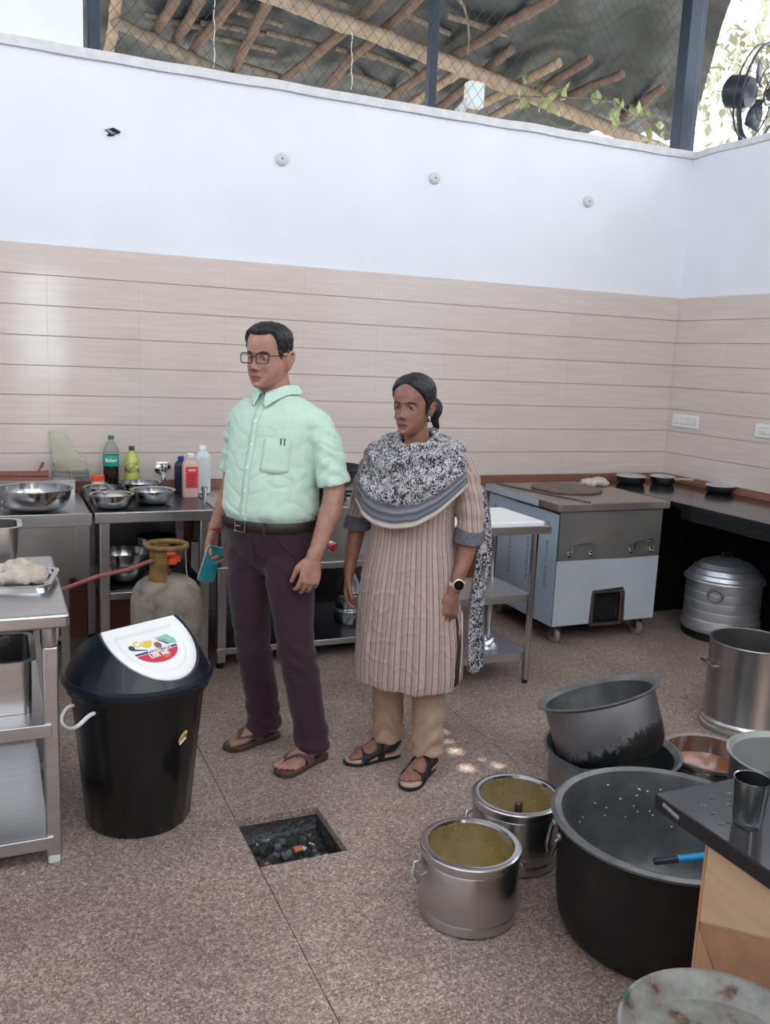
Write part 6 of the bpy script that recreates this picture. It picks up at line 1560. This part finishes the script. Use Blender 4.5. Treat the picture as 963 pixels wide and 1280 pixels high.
# phone in the right hand (a thing of its own)
R55 = Matrix.Translation(ML) @ Matrix.Rotation(MR, 4, 'Z')
pc_ = R55 @ Vector((-.262, -.070, .765))
ax_d = (R55.to_3x3() @ Vector((.02, -.30, -1))).normalized(); ax_n = (R55.to_3x3() @ Vector((.95, -.40, 0))).normalized(); ax_n = (ax_n-ax_d*ax_n.dot(ax_d)).normalized(); ax_t = ax_d.cross(ax_n)
ph = thing('mobile_phone', 'teal-backed phone hanging from the man\'s right hand', 'phone', pc_, rot=Matrix((ax_t, ax_n, ax_d)).transposed().to_euler())
TP_ = Matrix(((1, 0, 0, 0), (0, 0, 1, 0), (0, 1, 0, 0), (0, 0, 0, 1)))
MB().prism(rrect(-.036, .036, -.076, .076, .010, 4), -.0042, .0042, T=TP_).build('phone_body', mat('pale_phone_edge', (186, 206, 206), .25, .6), ph, local=True, bevel=.0015)
for sg_ in (-1, 1): MB().prism(rrect(-.0335, .0335, -.0735, .0735, .009, 4), sg_*.0043-.0003, sg_*.0043+.0003, T=TP_).build('phone_face', mat('teal_phone_back%d' % sg_, (22, 128, 140), .12, .3, .3, 16, col2=(70, 176, 180)), ph, local=True)

# ------------------------------------------------------------------ the woman
WL, WR = Vector((1.477, 3.048, 0)), math.radians(-50)
SKW = skin_mat('woman_skin', (124, 86, 72), (150, 106, 88))
FS = .925
FM = Matrix.Translation((-.008, -.030, 1.443)) @ Matrix.Rotation(math.radians(-2), 4, 'Z') @ Matrix.Rotation(math.radians(2), 4, 'X')
fv = head_pts(FS, True)
b = MB(); add_grid(b, fv, FM)
for s_ in (-1, 1): ear(b, s_, FS*.80, FM @ Matrix.Translation((s_*.008, .002, -.004)))
limb(b, [(0, .02, 1.22, .058, .064), (-.002, .010, 1.30, .047, .050), (-.006, -.004, 1.36, .045, .047), (-.008, -.006, 1.40, .046, .048)], 22)
torso(b, [(.72, .15, -.10, .12), (.84, .155, -.11, .125), (.95, .138, -.105, .10), (1.05, .135, -.115, .095), (1.15, .142, -.125, .100), (1.23, .140, -.09, .10), (1.275, .10, -.06, .085), (1.30, .06, -.045, .07)])
LB = [(.145, .02, 1.235, .046), (.185, .025, 1.19, .044), (.212, .035, 1.09, .040), (.225, .035, .985, .036), (.222, .010, .90, .033), (.212, -.025, .82, .026), (.206, -.045, .765, .0225)]
RB = [(-.145, .02, 1.235, .046), (-.188, .025, 1.19, .044), (-.220, .025, 1.09, .040), (-.240, .020, .985, .036), (-.246, -.005, .90, .033), (-.244, -.035, .82, .026), (-.241, -.052, .770, .0225)]
limb(b, LB); limb(b, RB)
hand(b, (.205, -.050, .757), (-.06, -.14, -1), (-.75, .6, .1), (-.6, -.75, .1), .88, (.35, .5, .45), (.35, .3))
hand(b, (-.240, -.057, .762), (.06, -.16, -1), (1, .25, .05), (.25, -1, .1), .88, (.3, .45, .4), (.35, .4))
limb(b, [(.08, .01, .80, .08), (.088, -.005, .62, .070), (.100, -.005, .44, .050), (.110, .0, .27, .045), (.116, -.015, .09, .030)])
limb(b, [(-.08, .01, .80, .08), (-.080, -.005, .62, .070), (-.080, .0, .44, .050), (-.078, .025, .27, .045), (-.080, .035, .09, .030)])
fzw = .024
wdl, wrl, whl = foot(b, (.117, .035), (-.02, -1), .90, fzw, (.116, -.015, .095)); toes(b, wdl, wrl, whl, 1, .90, fzw)
wdr, wrr, whr = foot(b, (-.046, .062), (-.62, -.80), .90, fzw, (-.080, .035, .095)); toes(b, wdr, wrr, whr, -1, .90, fzw)
me = fuse(b, .0034, 4, .45)
wom = mobj('person', me, SKW, None, WL, WR)
tag(wom, 'woman in a striped pink-beige tunic with a patterned black and white scarf', 'person')
eyes(wom, FM, FS, (.04, .0), SKW, .20, -.36)
X, Y, Z = fv[..., 0]/FS, fv[..., 1]/FS, fv[..., 2]/FS
mk = (Y < -.05) & ((X/.0225)**2+((Z+.0735)/.0110)**2 < 1)
patch(fv, mk, .0012, FM).build('lips', mat('woman_lip', (128, 66, 66), .4, 0, .1, 60), wom, local=True, smooth=60)
face_line(fv, [(-.020, -.0670), (-.01, -.0680), (0, -.0682), (.01, -.0680), (.020, -.0670)], .0010, FM, 'mouth_line', MATS['mouth_dark'], wom, off=.0035)
for s_ in (-1, 1):
    face_line(fv, [(s_*.014, .0150), (s_*.024, .0190), (s_*.036, .0190), (s_*.046, .0125)], [.0014, .0025, .0023, .0010], FM, 'eyebrow', HAIR, wom, ry=.0018)
    face_line(fv, [(s_*.0165, .0005), (s_*.023, .0052), (s_*.032, .0058), (s_*.0420, .0015)], .0015, FM, 'eyelid', MATS['lid_dark'], wom, off=.0045)
    MB().sphere(FM @ Vector((s_*.0066, -.0995, -.0425)), (.003, .003, .002), 10, 6).build('nostril', NOS, wom, local=True)
def wom_hl(A, x, y, z):
    fr = np.cos(A)
    line = np.interp(-fr, [-1, -.97, -.90, -.75, -.55, -.35, -.15, .0, .2, .5, 1], [.087, .083, .075, .062, .044, .022, -.004, -.022, -.045, -.07, -.075])
    return np.clip((z/FS-line)/.012, 0, 1)
hair_cap(fv, FM, wom_hl, lambda A, V: .006+.006*np.clip((V[..., 2]-.03)/.06, 0, 1)+.006*np.clip(-np.cos(A), 0, 1)-.003*np.exp(-(V[..., 0]/.006)**2)*np.clip((V[..., 2]-.05)/.03, 0, 1), 'hair', wom, .0010)
bn = MB(); bc2 = FM @ Vector((.012, .112, -.020))
bn.sphere(bc2, (.044, .034, .046), 24, 16, R=FM.to_3x3()); bn.tube([bc2+Vector((.034*math.cos(a), .020+.006*math.sin(a*2), .036*math.sin(a))) for a in [i*2*PI/24 for i in range(24)]], .014, 10, closed=True)
bn.build('hair_bun', HAIR, wom, local=True)
MB().tube([FM @ Vector((.05, .085, -.05)), FM @ Vector((.052, .10, -.085)), FM @ Vector((.045, .10, -.115))], [.016, .013, .004], 8).build('loose_lock', HAIR, wom, local=True)
for s_ in (-1, 1):
    MB().tube([FM @ Vector((s_*.070, -.006, -.036)), FM @ Vector((s_*.0735, -.006, -.046)), FM @ Vector((s_*.072, -.006, -.056))], [.003, .0045, .003], 8).build('earring', CHROME, wom, local=True)
    MB().tube([FM @ Vector((s_*.064, -.022, .01)), FM @ Vector((s_*.066, -.018, -.015)), FM @ Vector((s_*.064, -.016, -.036))], [.006, .005, .001], 8, ry=.003).build('side_lock', HAIR, wom, local=True)
# tunic ------------------------------------------------------------
def stripe_mat():
    m = bpy.data.materials.new('striped_handloom'); m.use_nodes = True; N, L, b = nodes_of(m)
    at_ = N.new('ShaderNodeAttribute'); at_.attribute_name = 'stripe'
    def band(scale, lo, hi, off=0.):
        mu = N.new('ShaderNodeMath'); mu.operation = 'MULTIPLY_ADD'; mu.inputs[1].default_value = scale; mu.inputs[2].default_value = off; L(at_.outputs['Fac'], mu.inputs[0])
        fr = N.new('ShaderNodeMath'); fr.operation = 'FRACT'; L(mu.outputs[0], fr.inputs[0])
        r = N.new('ShaderNodeValToRGB'); e = r.color_ramp.elements; e[0].position = 0; e[0].color = (0, 0, 0, 1); e[1].position = 1; e[1].color = (0, 0, 0, 1)
        for p_, v in ((lo-.03, 0), (lo, 1), (hi, 1), (hi+.03, 0)): q = e.new(p_); q.color = (v, v, v, 1)
        L(fr.outputs[0], r.inputs[0]); return r
    s1 = band(52, .40, .52); s2 = band(26, .62, .82, .3)
    tc = N.new('ShaderNodeTexCoord'); n = N.new('ShaderNodeTexNoise'); n.inputs['Scale'].default_value = 60; L(tc.outputs['Object'], n.inputs[0])
    base = N.new('ShaderNodeMix'); base.data_type = 'RGBA'; L(n.outputs[0], base.inputs[0]); base.inputs[6].default_value = (*lin((164, 143, 137)), 1); base.inputs[7].default_value = (*lin((186, 165, 157)), 1)
    m1 = N.new('ShaderNodeMix'); m1.data_type = 'RGBA'; f = N.new('ShaderNodeMath'); f.operation = 'MULTIPLY'; f.inputs[1].default_value = .85; L(s1.outputs[0], f.inputs[0]); L(f.outputs[0], m1.inputs[0]); L(base.outputs[2], m1.inputs[6]); m1.inputs[7].default_value = (*lin((70, 50, 52)), 1)
    m2 = N.new('ShaderNodeMix'); m2.data_type = 'RGBA'; f2 = N.new('ShaderNodeMath'); f2.operation = 'MULTIPLY'; f2.inputs[1].default_value = .35; L(s2.outputs[0], f2.inputs[0]); L(f2.outputs[0], m2.inputs[0]); L(m1.outputs[2], m2.inputs[6]); m2.inputs[7].default_value = (*lin((128, 104, 102)), 1)
    L(m2.outputs[2], b.inputs['Base Color']); b.inputs['Roughness'].default_value = .9; b.inputs['Sheen Weight'].default_value = .15
    return m
STRIPE = stripe_mat()
tu = MB()
torso(tu, [(.365, .212, -.175, .165, .01), (.42, .214, -.178, .168, .01), (.55, .210, -.172, .165, .008), (.70, .200, -.160, .160), (.83, .186, -.142, .150), (.95, .168, -.130, .128), (1.05, .162, -.136, .118), (1.13, .165, -.142, .118), (1.20, .164, -.120, .118), (1.255, .140, -.084, .105), (1.285, .098, -.058, .088)], p=2.25)
limb(tu, [(.135, .022, 1.245, .052, .056), (.178, .026, 1.215, .056, .056), (.208, .034, 1.12, .056, .054), (.222, .036, 1.03, .054, .052), (.226, .034, .965, .054, .051)], 22, cap=(True, False))
limb(tu, [(-.135, .022, 1.245, .052, .056), (-.180, .026, 1.215, .056, .056), (-.214, .025, 1.12, .056, .054), (-.234, .023, 1.03, .054, .052), (-.242, .015, .965, .054, .051)], 22, cap=(True, False))
me = fuse(tu, .0052, 6, .5); co, no = arrs(me); z_ = co[:, 2]
# sleeve membership: nearer to an arm axis than to the trunk wall
def axis_at(rows, z): a = np.array(rows); o_ = np.argsort(a[:, 2]); return np.interp(z, a[o_, 2], a[o_, 0]), np.interp(z, a[o_, 2], a[o_, 1])
st_ = np.arctan2(co[:, 0], -co[:, 1]); tr_r = .155
u_ = st_*tr_r
for rows, s_ in ((LB, 1), (RB, -1)):
    ax, ay = axis_at(rows, z_); dx, dy = co[:, 0]-ax, co[:, 1]-ay
    dist = np.hypot(dx, dy); sel = (dist < .068) & (s_*co[:, 0] > .150) & (z_ > .955)
    u_ = np.where(sel, np.arctan2(dx, -dy)*.052+.02*s_, u_)
arm = (np.abs(co[:, 0]) > .172) & (z_ > .955)
folds = .0045*np.sin(st_*9+2*np.sin(z_*5))*np.clip((.95-z_)/.45, 0, 1)+.003*wob(co*np.array([1, 1, .6]), 26, 3.)
folds += np.where(arm, .0025*np.sin(z_*90+co[:, 1]*30), 0)+.003*np.clip(1-np.abs(wob(co, 40, 7.))*4, 0, 1)*np.clip((1.0-z_)/.2, 0, 1)
co = co+no*folds[:, None]; setco(me, co)
at_ = me.attributes.new('stripe', 'FLOAT', 'POINT'); at_.data.foreach_set('value', (u_+.5).astype('f4'))
tunic = mobj('tunic', me, STRIPE, wom)
CUFF = mat('grey_blue_cuff', (96, 92, 104), .9, 0, .2, 60)
for rows, zz in ((LB, .967), (RB, .967)):
    ax0, ay0 = axis_at(rows, .995); ax1, ay1 = axis_at(rows, .945); rg = []
    for k, (t_, rr) in enumerate(((0, .0535), (.1, .0565), (.55, .0565), (.95, .0570), (1.0, .053), (.9, .046))):
        cx, cy, cz = ax0+(ax1-ax0)*t_, ay0+(ay1-ay0)*t_, .995-.055*t_
        rg.append([(cx+rr*math.cos(a), cy+rr*1.03*math.sin(a), cz+.004*math.sin(2*a)) for a in [i*2*PI/32 for i in range(32)]])
    MB().loft(rg, False, False).build('cuff', CUFF, tunic, local=True)
# dark side slit with the back panel edge showing
btu = bvh(me)
def on_side(y, z, off):
    h_ = btu.ray_cast(Vector((.7, y, z)), Vector((-1, 0, 0)))
    return h_[0]+h_[1]*off if h_[0] is not None else Vector((.2, y, z))
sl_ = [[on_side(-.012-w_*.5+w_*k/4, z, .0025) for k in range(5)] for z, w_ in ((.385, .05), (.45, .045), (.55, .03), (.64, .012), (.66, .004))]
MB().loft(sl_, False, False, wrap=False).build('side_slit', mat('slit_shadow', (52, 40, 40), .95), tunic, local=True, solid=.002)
bp_ = [[on_side(.020+.055*k/6, z, .004+.004*math.sin(k*1.4)) for k in range(7)] for z in (.38, .43, .50, .58, .66)]
MB().loft(bp_, False, False, wrap=False).build('back_panel_edge', mat('panel_cloth', (186, 164, 152), .9, 0, .08, 60), tunic, local=True, solid=.003)
# trousers
PAN = mat('beige_trousers', (168, 142, 120), .9, 0, .08, 40, .15, 300)
tr = MB()
for L_ in ([(.08, .01, .72, .085), (.095, -.004, .5, .070, .072), (.104, -.004, .34, .064, .066), (.112, -.006, .20, .062, .064), (.116, -.012, .085, .068, .068)], [(-.08, .01, .72, .085), (-.082, -.002, .5, .070, .072), (-.080, .012, .34, .064, .066), (-.079, .026, .20, .062, .064), (-.080, .034, .085, .068, .068)]): limb(tr, L_, 24, cap=(True, False))
me = fuse(tr, .0056, 5, .5); co, no = arrs(me); z_ = co[:, 2]
co = co+no*(.006*np.clip((.30-z_)/.2, 0, 1)*np.sin(z_*75+5*np.sin(co[:, 0]*24)+co[:, 1]*26)+.003*wob(co, 20, 6.))[:, None]; co[:, 2] = np.maximum(co[:, 2], .06); setco(me, co)
mobj('trousers', me, PAN, wom)
# scarf ------------------------------------------------------------
SCF = bpy.data.materials.new('printed_scarf'); SCF.use_nodes = True; N, L, b = nodes_of(SCF)
tc = N.new('ShaderNodeTexCoord'); n0 = N.new('ShaderNodeTexNoise'); n0.inputs['Scale'].default_value = 44; n0.inputs['Detail'].default_value = 2; L(tc.outputs['Object'], n0.inputs[0])
wv_ = N.new('ShaderNodeTexWave'); wv_.inputs['Scale'].default_value = 20; wv_.inputs['Distortion'].default_value = 16; wv_.inputs['Detail'].default_value = 2; wv_.inputs['Detail Scale'].default_value = 2.4; L(tc.outputs['Object'], wv_.inputs[0])
r = N.new('ShaderNodeValToRGB'); e = r.color_ramp.elements; e[0].position = .30; e[0].color = (*lin((36, 36, 44)), 1); e[1].position = .62; e[1].color = (*lin((186, 182, 182)), 1); q = e.new(.46); q.color = (*lin((104, 106, 120)), 1)
mxx = N.new('ShaderNodeMath'); mxx.operation = 'ADD'; ml_ = N.new('ShaderNodeMath'); ml_.operation = 'MULTIPLY'; ml_.inputs[1].default_value = .55; L(wv_.outputs['Fac'], ml_.inputs[0])
ml2 = N.new('ShaderNodeMath'); ml2.operation = 'MULTIPLY_ADD'; ml2.inputs[1].default_value = 1.3; ml2.inputs[2].default_value = -.44; L(n0.outputs[0], ml2.inputs[0]); L(ml_.outputs[0], mxx.inputs[0]); L(ml2.outputs[0], mxx.inputs[1])
L(mxx.outputs[0], r.inputs[0])
ab = N.new('ShaderNodeAttribute'); ab.attribute_name = 'border'
rb_m = N.new('ShaderNodeValToRGB'); e = rb_m.color_ramp.elements; e[0].position = .80; e[0].color = (0, 0, 0, 1); e[1].position = .84; e[1].color = (1, 1, 1, 1); L(ab.outputs['Fac'], rb_m.inputs[0])
rb_c = N.new('ShaderNodeValToRGB'); e = rb_c.color_ramp.elements; e[0].position = .84; e[0].color = (*lin((74, 76, 88)), 1); e[1].position = .975; e[1].color = (*lin((190, 182, 172)), 1)
for p_, c_ in ((.88, (130, 130, 138)), (.90, (60, 62, 72)), (.935, (112, 114, 124)), (.955, (56, 58, 68)), (.965, (150, 146, 144))): q = e.new(p_); q.color = (*lin(c_), 1)
L(ab.outputs['Fac'], rb_c.inputs[0])
mxc = N.new('ShaderNodeMix'); mxc.data_type = 'RGBA'; L(rb_m.outputs[0], mxc.inputs[0]); L(r.outputs[0], mxc.inputs[6]); L(rb_c.outputs[0], mxc.inputs[7]); L(mxc.outputs[2], b.inputs['Base Color']); b.inputs['Roughness'].default_value = .9; b.inputs['Sheen Weight'].default_value = .2
na_, nv_ = 120, 64; rows = []; bord = []
for j in range(nv_+1):
    v = j/nv_; row = []
    for i in range(na_):
        a_ = 2*PI*i/na_            # 0 = front, + towards her left
        fr = math.cos(a_); sx = math.sin(a_)
        # neck ring -> shoulder -> hanging edge
        nx, ny, nz_ = .058*sx, .004-.060*fr, 1.318-.034*max(0, fr)+.022*max(0, -fr)
        lowz = 1.055+.012*sx if fr > 0 else 1.13
        dfront = max(0, fr)
        ez = 1.150-.150*dfront**1.6+.02*max(0, -fr)+.012*sx
        ex, ey = .226*math.copysign(abs(sx)**.86, sx), (-.192*abs(fr)**.9 if fr > 0 else .160*abs(fr)**.9)
        mx_, my_, mz = .150*sx, (-.118*fr if fr > 0 else -.122*fr)+.004, 1.292-.075*dfront+.012*abs(sx)
        t_ = v
        w0, w1, w2 = (1-t_)**2, 2*t_*(1-t_), t_*t_
        x, y, z = w0*nx+w1*mx_*1.35+w2*ex, w0*ny+w1*my_*1.35+w2*ey, w0*nz_+w1*(mz+.045)+w2*ez
        # cowl folds: concentric swags in front that fade to the shoulders
        ph_ = v*17+1.6*math.sin(a_*1.0+.6)+.9*math.sin(a_*2+1)+.5*math.sin(a_*5)
        am = .024*(.35+.65*dfront)*math.sin(PI*min(1, v*1.06+.02))
        fold = math.sin(ph_); fold = math.copysign(abs(fold)**.7, fold)
        nrm_ = Vector((sx*.8, -fr, .55)).normalized()
        rad_ = .0045*math.sin(a_*17+v*5)*v
        q = Vector((x, y, z))+nrm_*(am*fold+rad_+.010*math.sin(PI*v))
        row.append(q)
        bord.append(v)
    rows.append(row)
sc = MB().loft(rows, False, False); scf = sc.build('scarf', SCF, wom, local=True, smooth=80)
a_t = scf.data.attributes.new('border', 'FLOAT', 'POINT'); a_t.data.foreach_set('value', np.array(bord, 'f4'))
sd_m = scf.modifiers.new('solid', 'SOLIDIFY'); sd_m.thickness = .004; sd_m.offset = 1
# inner twisted roll round the neck and the long tail behind her left arm
MB().tube([Vector((.066*math.sin(a)*1.08, .006-.066*math.cos(a), 1.322-.040*max(0, math.cos(a))+.016*max(0, -math.cos(a))+.006*math.sin(3*a))) for a in [i*2*PI/40 for i in range(40)]], [.017+.005*math.sin(i*.9) for i in range(40)], 10, closed=True).build('scarf_roll', SCF, scf, local=True)
tl = []; tb2 = []
for j in range(30):
    u = j/29; z = 1.15-.75*u; cx = .205+.010*math.sin(u*6)+.040*min(1, u*3); cy = .075+.022*u; w_ = .034+.008*math.sin(u*9)
    tl.append([(cx-.004+.010*math.sin(k*2.2+u*8)+.004*k, cy-w_+2*w_*k/9, z+(.03*abs(k-4)/4 if j == 29 else 0)) for k in range(10)]); tb2 += [abs(k-4.5)/4.5*.80+.15*(k in (0, 9)) for k in range(10)]
tlo = MB().loft(tl, False, False, wrap=False).build('scarf_tail', SCF, scf, local=True, smooth=80, solid=.003)
a_t = tlo.data.attributes.new('border', 'FLOAT', 'POINT'); a_t.data.foreach_set('value', np.array(tb2, 'f4'))
# watch
wc = Vector((.210, -.034, .792)); wd_ = Vector((.55, -.83, .06)).normalized()
MB().tube([wc+Vector((.0285*math.cos(a), .0285*math.sin(a), .004*math.sin(a))) for a in [i*2*PI/28 for i in range(28)]], .011, 8, closed=True, ry=.003, upv=(0, 0, 1)).build('watch_strap', mat('pale_strap', (206, 188, 170), .6), wom, local=True)
wt = MB().lathe([(0, 0), (.0215, 0), (.0225, .003), (.0225, .009), (.020, .0105), (0, .0105)], 28, wc+wd_*.026, T=wd_.to_track_quat('Z', 'Y').to_matrix().to_4x4()).build('watch_case', mat('pale_gold', (214, 196, 176), .3, .8), wom, local=True)
MB().lathe([(0, .0106), (.0190, .0106), (.0190, .0112), (0, .0112)], 28, wc+wd_*.026, T=wd_.to_track_quat('Z', 'Y').to_matrix().to_4x4()).build('watch_dial', mat('black_dial', (10, 10, 12), .1), wt, local=True)
# sandals
BSN = mat('black_sandal', (26, 26, 28), .6, 0, .2, 40, .1, 100); PSO = mat('pale_footbed', (186, 158, 142), .7, 0, .08, 30)
for (d_, r_, h_, sd_) in ((wdl, wrl, whl, 1), (wdr, wrr, whr, -1)):
    sn = sole(wom, d_, r_, h_, .90, .016, BSN, 1.02, 'sandal', .008); sole(sn, d_, r_, h_, .89, .0262, PSO, .98, 'footbed', .006)
    strap(sn, d_, r_, h_, .9, [(.185, .054, .020), (.175, .046, .046), (.165, .0, .062), (.17, -.046, .046), (.18, -.054, .020)], BSN, wd=.018)
    strap(sn, d_, r_, h_, .9, [(.10, .042, .020), (.105, .040, .07), (.095, .0, .105), (.105, -.040, .07), (.10, -.042, .020)], BSN, wd=.016)
    strap(sn, d_, r_, h_, .9, [(.10, .044, .05), (.04, .042, .065), (-.006, .0, .075), (.04, -.042, .065), (.10, -.044, .05)], BSN, wd=.011)
    for o_ in (-1, 1): strap(sn, d_, r_, h_, .9, [(.175, .051*o_, .030), (.14, .048*o_, .045), (.10, .043*o_, .060)], BSN, wd=.010)

# ------------------------------------------------------------------ twisted wads of cloth
def wad(name, c, rx, ry, h_, seed, label, loops=7):
    r_ = np.random.default_rng(seed); mb = MB(); c = Vector(c)
    for k in range(loops):
        a0 = r_.random()*6.28; rr = .35+.5*r_.random(); cx, cy = (r_.random()-.5)*.5, (r_.random()-.5)*.5; n_ = 6; rows = []
        for i in range(n_):
            t_ = i/(n_-1); a = a0+t_*(2.6+1.6*r_.random()); q = rr*(.75+.4*r_.random())
            x = max(-.80, min(.80, cx+q*math.cos(a)))*rx; y = max(-.80, min(.80, cy+q*math.sin(a)))*ry
            e_ = (x/rx)**2+(y/ry)**2; z = (.22+.55*max(0, 1-e_)*(.4+.6*r_.random()))*h_
            rows.append((c.x+x, c.y+y, c.z+z, h_*(.20+.12*r_.random()), h_*(.16+.10*r_.random())))
        limb(mb, rows, 12, 6, upv=(.1, .2, 1))
    mb.sphere(c+Vector((0, 0, h_*.2)), (rx*.72, ry*.72, h_*.24), 20, 10)
    me = fuse(mb, .0042, 3, .5); co, no = arrs(me)
    cr = np.abs(wob(co, 95, seed*.7)); co = co+no*(-.0045*np.clip(1-cr*3, 0, 1)+.0025*wob(co, 60, 3.))[:, None]
    co[:, 2] = np.maximum(co[:, 2], c.z+.0005); co = co-np.array(c); setco(me, co)
    o = mobj(name, me, CLOTHM, None, c); tag(o, label, 'cloth'); return o
wad('dish_cloth', (.062, 3.12, .822+.0035), .100, .085, .085, 5, 'crumpled cream cloth heaped in the shallow steel tray')
wad('cleaning_cloth', (3.635, 4.76, .8455), .115, .09, .060, 8, 'crumpled off-white cloth lying on the griddle stove beside the counter')
